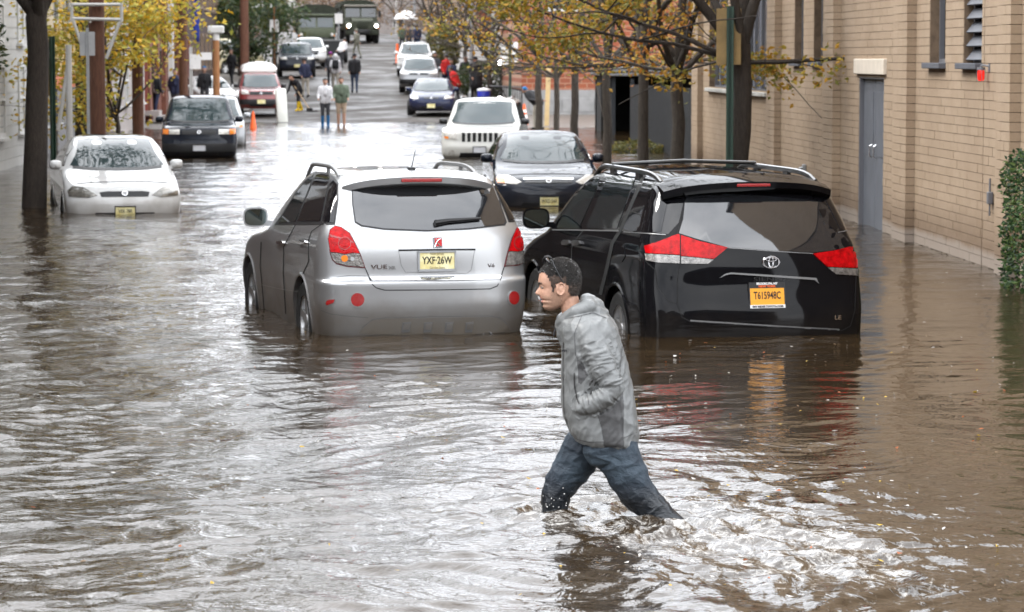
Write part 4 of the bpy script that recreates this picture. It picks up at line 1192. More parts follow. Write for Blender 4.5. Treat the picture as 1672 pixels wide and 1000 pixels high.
van = Car('black_minivan', 'black minivan with orange plate and roof rails, sunk to its bumper beside the tan wall', 'car', heading_loc(1243, 551, 2.595, rzs, -0.36), rzs, VAN, MT['black'], (1.515, -1.515), 0.345, 0.86, 0.40)
Z7 = zoomed(840, 240, 0.35885)
van.patch('rear_window', Z7((786, 205), (1100, 222), (1440, 250), (1482, 292), (1520, 375), (1548, 448), (1500, 466), (1360, 482), (1160, 472), (965, 457), (830, 420), (748, 394), (768, 330), (776, 240)), MT['glass_rear'], 0.005)
la = van.patch('tail_light', Z7((594, 452), (650, 436), (742, 399), (752, 402), (753, 492), (600, 485)), MT['redlens'], 0.011)
van.patch('reversing_lens', Z7((597, 488), (752, 496), (752, 531), (660, 528), (600, 518)), MT['revlens'], 0.011, parent=la)
la = van.patch('tail_light', Z7((758, 404), (850, 434), (970, 459), (906, 511), (820, 502), (758, 497)), MT['redlens'], 0.011)
van.patch('reversing_lens', Z7((758, 500), (820, 505), (906, 514), (880, 533), (758, 532)), MT['revlens'], 0.011, parent=la)
la = van.patch('tail_light', Z7((1357, 487), (1450, 474), (1549, 450), (1553, 551), (1480, 549), (1420, 545)), MT['redlens'], 0.011)
van.patch('reversing_lens', Z7((1421, 549), (1552, 555), (1551, 586), (1462, 580)), MT['revlens'], 0.011, parent=la)
la = van.patch('tail_light', Z7((1554, 451), (1572, 468), (1590, 500), (1606, 540), (1607, 553), (1557, 551)), MT['redlens'], 0.011)
van.patch('reversing_lens', Z7((1556, 555), (1607, 556), (1602, 590), (1555, 587)), MT['revlens'], 0.011, parent=la)
van.line(Z7((965, 459), (1160, 474), (1358, 486)), 1.0, MT['rail'])
van.line(Z7((752, 535), (742, 600), (742, 720), (762, 775), (800, 796), (1150, 818), (1490, 836), (1528, 815), (1548, 745), (1553, 590)), 1.6)
van.line(Z7((800, 791), (1000, 804), (1250, 820), (1478, 832)), 2.6, MT['rail'], name='bumper_step')
van.patch('chrome_garnish', Z7((933, 597), (958, 578), (985, 572), (1180, 584), (1372, 597), (1384, 622), (1364, 606), (1180, 593), (985, 579), (962, 584)), MT['rail'], 0.010)
M = van.frame_at(*Z7((1167, 525))[0], off=0.004)
def ering(mb, M, cx, cy, a, b_, r, n=28):
    vs, fs = [], []
    for i in range(n):
        t = 2 * math.pi * i / n; p = Vector((cx + a * math.cos(t), cy + b_ * math.sin(t), 0.005)); o_ = Vector((math.cos(t), math.sin(t), 0))
        for k in range(6):
            q = 2 * math.pi * k / 6; vs.append(M @ (p + o_ * r * math.cos(q) + Vector((0, 0, r * 0.8 * math.sin(q)))))
    for i in range(n):
        for k in range(6): fs.append((i * 6 + k, i * 6 + (k + 1) % 6, ((i + 1) % n) * 6 + (k + 1) % 6, ((i + 1) % n) * 6 + k))
    mb.add(vs, fs)
mb = MB(); ering(mb, M, 0, 0, 0.072, 0.049, 0.008); ering(mb, M, 0, 0.022, 0.046, 0.016, 0.006); ering(mb, M, 0, 0.0, 0.020, 0.040, 0.006)
mb.build('emblem', MT['chrome'], van.root, True)
M = van.frame_at(*Z7((1149, 680))[0])
van.plate(M, 0.305, 0.152, MT['plate_o'], (('T615948C', 0.088, 0.004, 0.64, MT['ink'], 0.0015),), None)
for t_, sz, y, sx, mk in (('BROOKLYN, NY', 0.026, 0.106, 1.0, 'inkwhite'), ('NEW YORK', 0.026, 0.083, 1.1, 'orange'), ('BAY RIDGE TOYOTA.COM', 0.022, -0.089, 1.05, 'ink')):
    text_mesh('frame_lettering', t_, sz, MT[mk], van.root, M @ Matrix.Translation((0, y, 0.008)), 0.001, sx, 0.001)
mb = MB(); mb.box((0, 0.094, 0), (0.325, 0.05, 0.01)); mb.box((-0.158, 0, 0), (0.012, 0.15, 0.008)); mb.box((0.158, 0, 0), (0.012, 0.15, 0.008)); mb.v = [tuple(M @ Vector(v)) for v in mb.v]; mb.build('plate_frame', MT['trim'], van.root)
mb = MB(); mb.box((0, -0.088, 0), (0.315, 0.028, 0.011)); mb.v = [tuple(M @ Vector(v)) for v in mb.v]; mb.build('plate_frame', MT['inkwhite'], van.root)
text_mesh('badge_lettering', 'SIENNA', 0.05, MT['railblack'], van.root, van.frame_at(*Z7((1170, 603))[0], off=0.003), 0.002, 1.9, 0.0)
text_mesh('badge_lettering', 'LE', 0.05, MT['chrome'], van.root, van.frame_at(*Z7((1471, 777))[0], off=0.003), 0.003, 1.3, 0.001)
van.patch('side_window_frame', Z7((176, 372), (205, 318), (290, 195), (385, 125), (480, 116), (598, 112), (700, 140), (765, 185), (770, 250), (748, 345), (700, 398), (500, 384)), MT['glass_black'], 0.003, mirror=True)
van.patch('front_door_window', Z7((194, 366), (222, 316), (300, 202), (388, 138), (378, 185), (310, 340), (294, 373)), MT['glass'], 0.007, mirror=True)
van.patch('sliding_door_window', Z7((328, 370), (348, 325), (424, 140), (500, 132), (552, 140), (520, 230), (468, 374)), MT['glass'], 0.007, mirror=True)
van.patch('quarter_window', Z7((505, 380), (534, 300), (592, 145), (690, 165), (705, 200), (668, 385), (640, 390)), MT['glass_black'], 0.007, mirror=True)
van.line(Z7((175, 378), (300, 380), (478, 384)), 2.0, MT['rail'], name='belt_moulding', mirror=True, off=0.008)
van.line(Z7((500, 388), (600, 395), (690, 402)), 1.4, MT['rail'], name='belt_moulding', mirror=True, off=0.008)
van.line(Z7((602, 106), (545, 235), (484, 378), (446, 440), (425, 540), (392, 672)), 5.5, off=0.004, name='open_door_gap')
van.line(Z7((316, 378), (290, 410), (262, 460), (256, 600)), 1.4, mirror=True)
van.line(Z7((735, 165), (762, 230), (758, 330), (740, 400)), 1.4, mirror=True)
van.line(Z7((596, 520), (640, 560), (650, 640), (700, 700), (742, 716)), 1.3)
van.patch('fuel_flap', Z7((450, 460), (470, 450), (500, 452), (505, 500), (490, 525), (455, 520)), MT['black'], 0.006)
for cx, cy in ((240, 440), (287, 442)):
    van.patch('door_handle', Z7((cx - 18, cy - 6), (cx - 8, cy - 16), (cx + 14, cy - 14), (cx + 20, cy), (cx + 8, cy + 8), (cx - 14, cy + 8)), MT['railblack'], 0.025, mirror=True, thick=0.03)
van.door_mirror(-1, -1.10, 0.95, 1.20, MT['black'], 0.27, 0.20)
van.door_mirror(1, 1.10, 0.95, 1.20, MT['black'], 0.27, 0.20)
spoiler(van, 0.755, -1.90, -2.36, 1.735, 1.675, 1.575, MT['black'], 0.05)
mb = MB(); mb.bbox((0, -2.358, 1.645), (0.30, 0.02, 0.026), 0.006); mb.build('brake_light', MT['reflector'], van.root)
van.patch('reflector', Z7((785, 868), (885, 876), (884, 886), (790, 882)), MT['reflector'], 0.01)
for sx in (-1, 1):
    mb = MB(); pts = []
    for i in range(19):
        t = i / 18.0; y = -1.95 + 2.35 * t; x = sx * (0.70 - 0.02 * t)
        h, n = van.hit_view(x, y, 'top')
        pts.append((x, y, h.z - 0.01 + 0.068 * (1 - (2 * t - 1) ** 6)))
    mb.tube(pts, 0.024, 8)
    for y in (-1.2, -0.35):
        h, n = van.hit_view(sx * 0.69, y, 'top'); mb.box((sx * 0.69, y, h.z + 0.025), (0.035, 0.12, 0.07))
    mb.build('roof_rail', MT['railblack'], van.root, True)
for y in (-1.25, -0.3):
    h, n = van.hit_view(0, y, 'top')
    mb = MB(); mb.tube([(-0.69, y, h.z + 0.015), (0, y, h.z + 0.04), (0.69, y, h.z + 0.015)], 0.018, 8); mb.build('cross_bar', MT['railblack'], van.root, True)

# ---------------------------------------------------------------- cars facing us
SEDAN = [(2.05, .18, -2.12, .22, .78, .5, .35, 2.5, 2.6), (2.17, .32, -2.25, .35, .84, .5, .35, 2.5, 2.6), (2.19, .48, -2.27, .55, .86, .5, .35, 2.5, 2.6), (2.14, .62, -2.24, .75, .86, .5, .3, 2.5, 2.6),
         (2.02, .72, -2.18, .90, .85, .55, .3, 2.4, 2.6), (1.60, .83, -1.95, .98, .845, .5, .3, 2.4, 2.5), (1.00, .95, -1.60, 1.02, .82, .42, .3, 2.3, 2.4), (.70, 1.12, -1.35, 1.15, .755, .36, .3, 2.3, 2.4),
         (.35, 1.30, -1.05, 1.30, .665, .32, .3, 2.3, 2.4), (.08, 1.39, -.80, 1.385, .585, .3, .25, 2.3, 2.4), (-.05, 1.42, -.7, 1.42, .45, .2, .2, 2.3, 2.4), (-.15, 1.437, -.6, 1.437, .22, .12, .12, 2.3, 2.4), (-.2, 1.44, -.55, 1.44, 0, .05, .05, 2.3, 2.4)]
BOXY = [(2.2, .30, -2.2, .30, .84, .3, .25, 3.2, 3.2), (2.35, .45, -2.34, .45, .90, .3, .25, 3.2, 3.4), (2.37, .60, -2.36, .62, .91, .3, .25, 3.2, 3.4), (2.33, .75, -2.33, .8, .92, .28, .22, 3.2, 3.4),
        (2.29, .96, -2.28, .95, .91, .28, .22, 3.0, 3.4), (2.08, 1.04, -2.26, 1.05, .90, .3, .22, 2.8, 3.4), (1.15, 1.12, -2.24, 1.12, .885, .34, .22, 2.6, 3.2), (.97, 1.27, -2.18, 1.28, .83, .28, .22, 2.5, 3.2),
        (.68, 1.50, -2.08, 1.5, .76, .26, .2, 2.5, 3.2), (.47, 1.64, -2.0, 1.64, .70, .24, .2, 2.5, 3.0), (.28, 1.69, -1.9, 1.69, .58, .2, .2, 2.5, 3.0), (.1, 1.715, -1.8, 1.715, .3, .15, .15, 2.4, 2.8), (0, 1.72, -1.75, 1.72, 0, .05, .05, 2.4, 2.8)]
def scaled(tab, kl, kw, kz):
    return [(a * kl, b_ * kz, c * kl, d * kz, w_ * kw, e * kl, f * kl, g, h) for a, b_, c, d, w_, e, f, g, h in tab]
def facing(name, label, px, D, style, mat, L=1.0, W=1.0, Hh=1.0, yaw=0.0, zg=None, head=None, grille=None, plate='plate_y', plate_txt=None, fine=False, boolean=False, lower=True, badge=True, dark_bumper=False, rails=False, signal=False, mirrors=True, black_roof=False, cat='car', plate_x=0.0, lamp='clearlens'):
    tab = scaled(SEDAN if style == 'sedan' else BOXY, L, W, Hh)
    front = atD(px, 200, D)
    rz = math.pi + yaw
    fy = max(r_[0] for r_ in tab)
    hd = Vector((-math.sin(rz), math.cos(rz), 0))
    c = Vector((front.x, front.y, 0)) - hd * fy
    zg = road_z(c.y) if zg is None else zg
    ax = (1.31 * L if style == 'sedan' else 1.39 * L)
    wr = 0.31 if style == 'sedan' else 0.36
    car = Car(name, label, cat, (c.x, c.y, zg), rz, tab, mat, (ax, -ax), wr, 0.86 * W * 0.90, wr + 0.06, fine=fine, boolean=boolean)
    s = style == 'sedan'
    if not boolean:
        for ya in (ax, -ax):
            for v in ('left', 'right'): car.patch('wheel_arch', circ(ya, wr, wr + 0.05, n=16), MT['gap'], 0.004, view=v)  # black disc paints the shaded hollow of an uncut arch
        for o in list(car.root.children):
            if o.name.startswith('wheel') and not o.name.startswith('wheel_arch'): o.location.x = math.copysign(0.05, sum(v.co.x for v in o.data.vertices))
    z1, z2 = tab[6][1] + 0.035, tab[9][1] - 0.005
    w1, w2 = tab[6][4] * 0.86, tab[9][4] * 0.93
    car.patch('windscreen', [(-w1, z1 + 0.02), (-w1 * 0.6, z1 - 0.01), (0, z1 - 0.02), (w1 * 0.6, z1 - 0.01), (w1, z1 + 0.02), (w1 * 0.45 + w2 * 0.5, (z1 + z2) / 2), (w2, z2 - 0.02), (w2 * 0.6, z2), (0, z2 + 0.005), (-w2 * 0.6, z2), (-w2, z2 - 0.02), (-w1 * 0.45 - w2 * 0.5, (z1 + z2) / 2)], MT['windscreen'], 0.006, 'front')
    car.line([(-w1 * 0.95, z1 - 0.005), (-w1 * 0.5, z1 - 0.03), (0, z1 - 0.035), (w1 * 0.5, z1 - 0.03), (w1 * 0.95, z1 - 0.005)], 0.035, MT['trim'], 'front', name='cowl', off=0.008)
    zb, zt = tab[6][1] + 0.04, tab[9][1] - 0.04
    if s: side = [(0.62 * L, zb), (0.28 * L, zt - 0.10), (0.0, zt), (-0.75 * L, zt - 0.01), (-1.10 * L, zb + 0.12), (-1.15 * L, zb)]
    else: side = [(0.72 * L, zb), (0.42 * L, zt - 0.06), (0.25 * L, zt), (-1.75 * L, zt), (-1.95 * L, zb + 0.05), (-1.9 * L, zb)]
    for v in ('left', 'right'): car.patch('side_window', side, MT['glass'], 0.005, v)
    Wd = tab[2][4]; zh = tab[4][1]
    head = head or [(0.50, -0.02), (0.92, 0.0), (0.93, 0.05), (0.80, 0.07), (0.52, 0.06)]
    for sx in (-1, 1):
        hl = car.patch('headlight', [(sx * a * Wd, zh + b_) for a, b_ in (head if sx > 0 else head[::-1])], MT[lamp], 0.010, 'front')
        if signal: car.patch('indicator', [(sx * a * Wd, zh + b_) for a, b_ in (signal if sx > 0 else signal[::-1])], MT['amber'], 0.012, 'front', parent=hl)
    if grille:
        gr = car.patch('grille', [(a * Wd, zh + b_) for a, b_ in grille], MT['trim'], 0.008, 'front')
    if badge:
        gy = sum(b_ for a, b_ in grille) / len(grille) if grille else 0.0
        M = car.frame_at(0, zh + gy, 'front', 0.012); mb = MB(); ering(mb, M, 0, 0, 0.04, 0.035, 0.008, 16); mb.box(M.translation, (0.05, 0.01, 0.03)); mb.build('emblem', MT['chrome'], car.root, True)
    zl = tab[1][1]
    if lower: car.patch('lower_intake', [(-0.55 * Wd, zl - 0.06), (0.55 * Wd, zl - 0.06), (0.5 * Wd, zl + 0.05), (-0.5 * Wd, zl + 0.05)], MT['trim'], 0.006, 'front')
    if dark_bumper:
        zz = tab[2][1]; car.patch('bumper', [(-0.96 * Wd, zz - 0.13), (0.96 * Wd, zz - 0.13), (0.96 * Wd, zz + 0.06), (-0.96 * Wd, zz + 0.06)], MT['trim'], 0.03, 'front', thick=0.05)
    if plate:
        M = car.frame_at(plate_x, tab[1][1] + (0.07 if s else 0.12), 'front', 0.035 if dark_bumper else 0.012)
        car.plate(M, 0.305, 0.152, MT[plate], ((plate_txt, 0.085, 0.0, 0.66, MT['ink'], 0.001),) if plate_txt else (), MT['trim'] if fine else None)
    car.line([(-0.78 * Wd, zh + 0.055), (-0.45 * Wd, zh + 0.075), (0, zh + 0.08), (0.45 * Wd, zh + 0.075), (0.78 * Wd, zh + 0.055)], 0.010, None, 'front', name='bonnet_gap') if fine else None
    if mirrors:
        ym = 0.55 * L if s else 0.66 * L
        xm = tab[6][4] + 0.10
        for sx in (-1, 1): car.door_mirror(sx, sx * xm, ym, tab[6][1] + 0.06, mat if mirrors is True else MT[mirrors], 0.20, 0.15)
    if rails:
        for sx in (-1, 1):
            mb = MB(); pts = []
            for i in range(9):
                t = i / 8.0; y = -1.7 * L + 1.8 * L * t; h, n = car.hit_view(sx * 0.60 * W, y, 'top'); pts.append((sx * 0.60 * W, y, h.z + 0.06 * (1 - (2 * t - 1) ** 6)))
            mb.tube(pts, 0.02, 6); mb.build('roof_rail', MT['railblack'], car.root, True)
    if black_roof:
        car.patch('glass_roof', [(-w2 * 0.9, -0.75 * L), (w2 * 0.9, -0.75 * L), (w2 * 0.85, -0.12 * L), (0, -0.06 * L), (-w2 * 0.85, -0.12 * L)], MT['glass_black'], 0.005, 'top')
    return car
civ = facing('dark_sedan', 'charcoal sedan with a yellow plate parked in front of the black minivan', 897, 46.8, 'sedan', MT['charcoal'], 1.0, 1.0, 1.02, R(0.5), -0.30, fine=True, boolean=True,
             head=[(0.50, -0.04), (0.60, -0.075), (0.93, -0.06), (0.955, 0.0), (0.90, 0.055), (0.72, 0.055)], signal=[(0.80, -0.065), (0.93, -0.06), (0.95, 0.0), (0.90, 0.045), (0.80, 0.0)],
             grille=[(-0.45, -0.06), (0.45, -0.06), (0.42, 0.005), (-0.42, 0.005)], plate='plate_y', plate_txt='WXD·54A')
civ.line([(-0.40, 0.735), (0, 0.745), (0.40, 0.735)], 0.022, MT['chrome'], 'front', name='grille_bar', off=0.014)
for zz in (0.695, 0.715): civ.line([(-0.38, zz), (0, zz), (0.38, zz)], 0.006, MT['rail'], 'front', name='grille_slat', off=0.013)
jeep = facing('white_suv', 'white SUV with a seven-slot grille and black roof rack', 783, 69.5, 'boxy', MT['cream'], 1.0, 1.01, 1.04, R(-6), -0.38, fine=True, boolean=True,
              head=[(0.57, -0.17), (0.90, -0.15), (0.94, -0.06), (0.92, 0.02), (0.80, 0.04), (0.58, 0.03)], signal=[(0.80, -0.16), (0.90, -0.15), (0.93, -0.10), (0.82, -0.10)], grille=None, plate='plate_w', lower=True, badge=False, rails=True, mirrors='trim')
for k in range(7):
    x = (k - 3) * 0.128
    jeep.patch('grille_slot', [(x - 0.038, 0.775), (x + 0.038, 0.775), (x + 0.042, 0.985), (x - 0.042, 0.985)], MT['gap'], 0.006, 'front')
for sx in (-1, 1): jeep.patch('fog_lamp', circ(sx * 0.66, 0.50, 0.085, n=14), MT['clearlens'], 0.008, 'front')
nav = facing('navy_sedan', 'navy blue sedan parked at the edge of the flood, right kerb', 704, 113.5, 'sedan', MT['navy'], 1.05, 1.02, 1.0, R(-3), None,
             head=[(0.55, -0.07), (0.92, -0.05), (0.92, 0.03), (0.62, 0.03)], grille=[(-0.30, -0.07), (0.30, -0.07), (0.33, -0.01), (-0.33, -0.01)], plate='plate_y')
facing('silver_compact_suv', 'small silver SUV with a black front behind the navy sedan', 684, 133.5, 'boxy', MT['lsilver'], 0.92, 0.96, 0.94, R(-2), None,
       head=[(0.55, -0.06), (0.92, -0.05), (0.92, 0.03), (0.60, 0.03)], grille=[(-0.48, -0.08), (0.48, -0.08), (0.48, 0.0), (-0.48, 0.0)], plate=None, dark_bumper=True)
facing('pale_silver_suv', 'pale silver SUV parked furthest up the right kerb', 677, 150.5, 'boxy', MT['white'], 0.95, 0.98, 1.02, R(-2), None,
       head=[(0.58, -0.06), (0.92, -0.05), (0.92, 0.03), (0.60, 0.03)], grille=[(-0.5, -0.08), (0.5, -0.08), (0.5, 0.0), (-0.5, 0.0)], plate=None)
cou = facing('white_coupe', 'white coupe with a dark glass roof, flooded up to its headlights on the left', 203, 44.8, 'sedan', MT['white'], 0.99, 1.035, 1.06, R(9.5), -0.37, fine=True, boolean=True, black_roof=True,
             head=[(0.46, -0.115), (0.62, -0.15), (0.93, -0.135), (0.945, -0.05), (0.86, 0.015), (0.68, 0.0)], grille=[(-0.40, -0.135), (0.40, -0.135), (0.43, -0.07), (0.30, -0.055), (-0.30, -0.055), (-0.43, -0.07)], plate='plate_y', plate_txt='VRK·78R', lamp='darklamp')
pas = facing('dark_suv', 'dark boxy SUV with amber corner lamps standing in water on the left', 325, 70.0, 'boxy', MT['charcoal'], 0.98, 0.975, 1.06, R(3), -0.36, fine=True, boolean=True,
             head=[(0.52, -0.10), (0.80, -0.10), (0.80, 0.015), (0.52, 0.015)], signal=[(0.81, -0.10), (0.965, -0.09), (0.965, 0.015), (0.81, 0.015)], grille=[(-0.46, -0.10), (0.46, -0.10), (0.46, 0.005), (-0.46, 0.005)], plate='plate_w', dark_bumper=True)
facing('silver_wagon', 'light silver wagon half hidden behind the dark boxy SUV', 347, 79.0, 'boxy', MT['lsilver'], 1.0, 0.95, 0.985, R(3), -0.36, head=[(0.55, -0.08), (0.92, -0.07), (0.92, 0.03), (0.6, 0.03)], signal=[(0.83, -0.08), (0.93, -0.07), (0.93, -0.01), (0.84, -0.01)], grille=[(-0.48, -0.08), (0.48, -0.08), (0.48, 0.0), (-0.48, 0.0)], plate=None)
facing('white_sedan', 'white sedan mostly hidden beyond the silver wagon', 366, 117.0, 'sedan', MT['white'], 1.0, 1.0, 1.0, R(20), None, plate=None)
rv = facing('red_van', 'dark red van with a white covered load on its roof', 427, 113.0, 'boxy', MT['red'], 0.95, 0.93, 0.98, R(4), None, head=[(0.55, -0.10), (0.90, -0.09), (0.90, 0.02), (0.58, 0.02)], grille=[(-0.52, -0.12), (0.52, -0.12), (0.52, 0.0), (-0.52, 0.0)], plate='plate_y', dark_bumper=True, mirrors='trim')
facing('dark_blue_suv', 'dark blue grey SUV parked uphill beside the green trees, left kerb', 486, 149.0, 'boxy', MT['charcoal'], 1.0, 1.02, 1.03, R(3), None, head=[(0.55, -0.10), (0.92, -0.09), (0.92, 0.02), (0.58, 0.02)], grille=[(-0.5, -0.1), (0.5, -0.1), (0.5, 0.0), (-0.5, 0.0)], plate='plate_y')
facing('white_van', 'white van parked behind the dark blue grey SUV', 508, 161.0, 'boxy', MT['white'], 1.0, 0.96, 0.96, R(3), None, head=[(0.55, -0.10), (0.92, -0.09), (0.92, 0.02), (0.58, 0.02)], grille=[(-0.5, -0.1), (0.5, -0.1), (0.5, 0.0), (-0.5, 0.0)], plate=None)
facing('cream_pickup', 'cream coloured pickup parked off the left kerb among the trees', 412, 152.0, 'boxy', P('cream_yellow_paint', (0.62, 0.54, 0.32), 0.4, coat=0.8), 1.0, 1.05, 1.10, R(40), None, plate=None, grille=[(-0.5, -0.1), (0.5, -0.1), (0.5, 0.0), (-0.5, 0.0)])
# load on the red van's roof
mb = MB(); c = rv.root.location; n = 12
pts = [(-0.66, 0.0), (-0.70, 0.10), (-0.60, 0.26), (-0.30, 0.36), (0.05, 0.38), (0.40, 0.35), (0.64, 0.24), (0.70, 0.08), (0.66, 0.0)]
vs, fs = [], []
for j, (y, k) in enumerate(((0.05, 0.7), (-0.1, 0.95), (-0.6, 1.0), (-1.1, 1.0), (-1.55, 0.9), (-1.7, 0.6))):
    for x, z in pts: vs.append((x * (0.92 + 0.08 * k) + 0.02 * math.sin(7 * y + 9 * x), y, z * k + 0.02 * math.sin(5 * x + 4 * y)))
m_ = len(pts)
for j in range(5):
    for k in range(m_): fs.append((j * m_ + k, j * m_ + (k + 1) % m_, (j + 1) * m_ + (k + 1) % m_, (j + 1) * m_ + k))
fs += [tuple(range(m_)), tuple(5 * m_ + k for k in range(m_))]
mb.add(vs, fs)
o = mb.build('covered_load', P('white_tarpaulin', (0.72, 0.71, 0.68), 0.6, var=0.06, bump=0.4, bscale=3), None, True, 60)
o.location = (c.x, c.y, c.z + 1.70); o.rotation_euler = (0, 0, rv.root.rotation_euler.z); tag(o, 'white tarpaulin covered load strapped on top of the red van', 'load')
# ================================================================== PEOPLE
def capsule(mb, a, ra, b_, rb, n=10, mi=0, flat=None):
    a, b_ = Vector(a), Vector(b_)
    t = (b_ - a); L = t.length
    t = t.normalized() if L > 1e-6 else Vector((0, 0, 1))
    pts, rad = [], []
    for k in (0.02, 0.45, 0.8): pts.append(a - t * ra * (1 - k) ** 0.9); rad.append(ra * math.sqrt(max(0.02, 1 - (1 - k) ** 2)))
    pts.append(a); rad.append(ra); pts.append(b_); rad.append(rb)
    for k in (0.8, 0.45, 0.02): pts.append(b_ + t * rb * (1 - k) ** 0.9); rad.append(rb * math.sqrt(max(0.02, 1 - (1 - k) ** 2)))
    mb.tube(pts, rad, n, mi)
def chain(mb, pts, rad, n=12):
    for i in range(len(pts) - 1): capsule(mb, pts[i], rad[i], pts[i + 1], rad[i + 1], n)
def ellipsoid(mb, c, d, M=None, n=12, m=8):
    vs, fs = [], []
    M = M or Matrix.Identity(3)
    for j in range(1, m):
        p = math.pi * j / m
        for i in range(n):
            a = 2 * math.pi * i / n
            vs.append(Vector(c) + M @ Vector((d[0] * math.sin(p) * math.cos(a), d[1] * math.sin(p) * math.sin(a), d[2] * math.cos(p))))
    for j in range(m - 2):
        for i in range(n): fs.append((j * n + i, j * n + (i + 1) % n, (j + 1) * n + (i + 1) % n, (j + 1) * n + i))
    vs += [Vector(c) + M @ Vector((0, 0, d[2])), Vector(c) - M @ Vector((0, 0, d[2]))]
    t0, t1 = len(vs) - 2, len(vs) - 1
    for i in range(n): fs += [(t0, (i + 1) % n, i), (t1, (m - 2) * n + i, (m - 2) * n + (i + 1) % n)]
    mb.add(vs, fs)
def seg_dist(p, a, b_):
    ab = b_ - a; t = max(0.0, min(1.0, (p - a).dot(ab) / max(1e-9, ab.length_squared)))
    return (p - a - ab * t).length, t
CLOTH = {}
def cloth(col):
    if col not in CLOTH: CLOTH[col] = P('cloth', col, 0.85, var=0.18, vscale=9, bump=0.35, bscale=14)
    return CLOTH[col]
HUES = dict(black=(0.010, 0.010, 0.012), navy=(0.014, 0.018, 0.045), grey=(0.12, 0.12, 0.13), white=(0.50, 0.49, 0.50), green=(0.075, 0.095, 0.065), tan=(0.26, 0.19, 0.13), red=(0.42, 0.012, 0.010), denim=(0.035, 0.05, 0.085), khaki=(0.33, 0.30, 0.25), blue=(0.01, 0.09, 0.22), yellow=(0.55, 0.36, 0.01), camo=(0.16, 0.155, 0.12), dgrey=(0.035, 0.035, 0.04), purple=(0.16, 0.02, 0.15))
def person(label, px, D, h, face=0.0, top='black', legs='denim', shoe='black', lean=0.0, stride=0.12, arms=((0.05, -0.05), (0.05, -0.05)), hair='hairc', skin='skin', bulk=1.0, zg=None, longcoat=False, bare_legs=False, boots=0.12, group=None, hood=False, squat=0.0, X=None):
    """face: heading about Z, 0 = walking away up the street; arms: forward reach of elbow and hand, per side"""
    k = h / 1.76
    g = atD(px, 150, D)
    z0 = road_z(g.y) + (0.12 if not (-4.75 < g.x < 4.45) else 0.0) if zg is None else zg
    r = empty('person', (g.x, g.y, z0), face, label, 'person', group)
    V = Vector
    segs = []
    hipz = 0.92 - squat
    cl, sl = math.cos(lean), math.sin(lean)
    def up(x, y, z): return V((x, y * cl + z * sl, hipz + z * cl - y * sl))
    for s, st in ((-1, stride), (1, -stride)):
        hip = V((s * 0.095, 0, hipz)); an = V((s * 0.10, st * 1.25 - 0.02, 0.09)); kn = (hip + an) / 2 + V((0, 0.05 + squat * 0.6, 0.02))
        segs += [(hip, 0.095 * bulk, kn, 0.068, 1), (kn, 0.066, an.lerp(kn, boots / 0.5) if 0 else an, 0.048, 2 if bare_legs else 1)]
        segs.append((an, 0.05, an + V((0, 0.15, -0.045)), 0.038, 3))
        if boots > 0.2: segs.append((an + (kn - an) * 0.75, 0.066, an, 0.058, 3))
    b = bulk
    for x, rr in ((-0.08, 0.115), (0.08, 0.115)): segs.append((up(x, 0, 0.02), rr * b, up(x * 1.25, 0, 0.42), 0.12 * b, 0))
    segs.append((up(-0.14, 0, 0.50), 0.075, up(0.14, 0, 0.50), 0.075, 0))
    segs.append((up(0, 0.02, 0.30), 0.13 * b, up(0, 0.01, 0.48), 0.12 * b, 0))
    if longcoat: segs.append((V((0, 0, hipz - 0.22)), 0.19 * b, V((0, 0, hipz + 0.1)), 0.17 * b, 0))
    segs.append((up(0, 0.01, 0.52), 0.055, up(0, 0.03, 0.64), 0.052, 2))
    hc = up(0, 0.05, 0.73)
    segs.append((hc + V((0, 0.015, -0.045)), 0.075, hc + V((0, 0, 0.03)), 0.088, 2))
    segs.append((hc + V((0, 0.085, -0.02)), 0.014, hc + V((0, 0.10, -0.035)), 0.016, 2))
    for s in (-1, 1): segs.append((hc + V((s * 0.088, -0.005, 0.01)), 0.016, hc + V((s * 0.09, -0.01, -0.03)), 0.013, 2))
    for s, (ef, hf) in zip((-1, 1), arms):
        sh = up(s * 0.185, 0, 0.50); el = up(s * 0.255, ef, 0.24 + abs(ef) * 0.1); ha = up(s * 0.24, hf * 2.2, 0.02 + max(0, hf) * 0.7)
        segs += [(sh, 0.062 * b, el, 0.050, 0), (el, 0.048, ha, 0.036, 0), (ha, 0.036, ha + (ha - el).normalized() * 0.10, 0.026, 2)]
    mb = MB()
    for a, ra, c, rb, m_ in segs: capsule(mb, a * k, ra * k, c * k, rb * k, 9)
    me = remesh(mb, 0.021, 1)
    hairm = {'hairc': MT['hair']}.get(hair) or cloth(HUES[hair])
    mats = [cloth(HUES[top]), cloth(HUES[legs]), MT[skin], cloth(HUES[shoe])]
    ob = link('body', me, mats, r)
    mi = []
    for p in me.polygons:
        c = p.center / k; best = 9; bm_ = 0
        for a, ra, q, rb, m_ in segs:
            d, t = seg_dist(c, a, q); d -= ra + (rb - ra) * t
            if d < best: best, bm_ = d, m_
        mi.append(bm_)
    me.polygons.foreach_set('material_index', mi)
    # hair, hat or hood as a cap over the skull
    mb = MB(); vs, fs = [], []; n = 14
    for j in range(7):
        ph = math.pi * 0.58 * j / 6
        for i in range(n):
            a = 2 * math.pi * i / n
            dz = math.cos(ph); rr = math.sin(ph); fr = math.sin(a)
            if fr > 0.2 and j > 3: dz = max(dz, 0.32)
            vs.append((hc + V((0.098 * rr * math.cos(a), 0.106 * rr * fr - 0.008, 0.03 + 0.10 * dz))) * k)
    for j in range(6):
        for i in range(n): fs.append((j * n + i, j * n + (i + 1) % n, (j + 1) * n + (i + 1) % n, (j + 1) * n + i))
    mb.add(vs, fs)
    if hood:
        ellipsoid(mb, (hc + V((0, -0.03, 0.0))) * k, (0.12 * k, 0.12 * k, 0.15 * k))
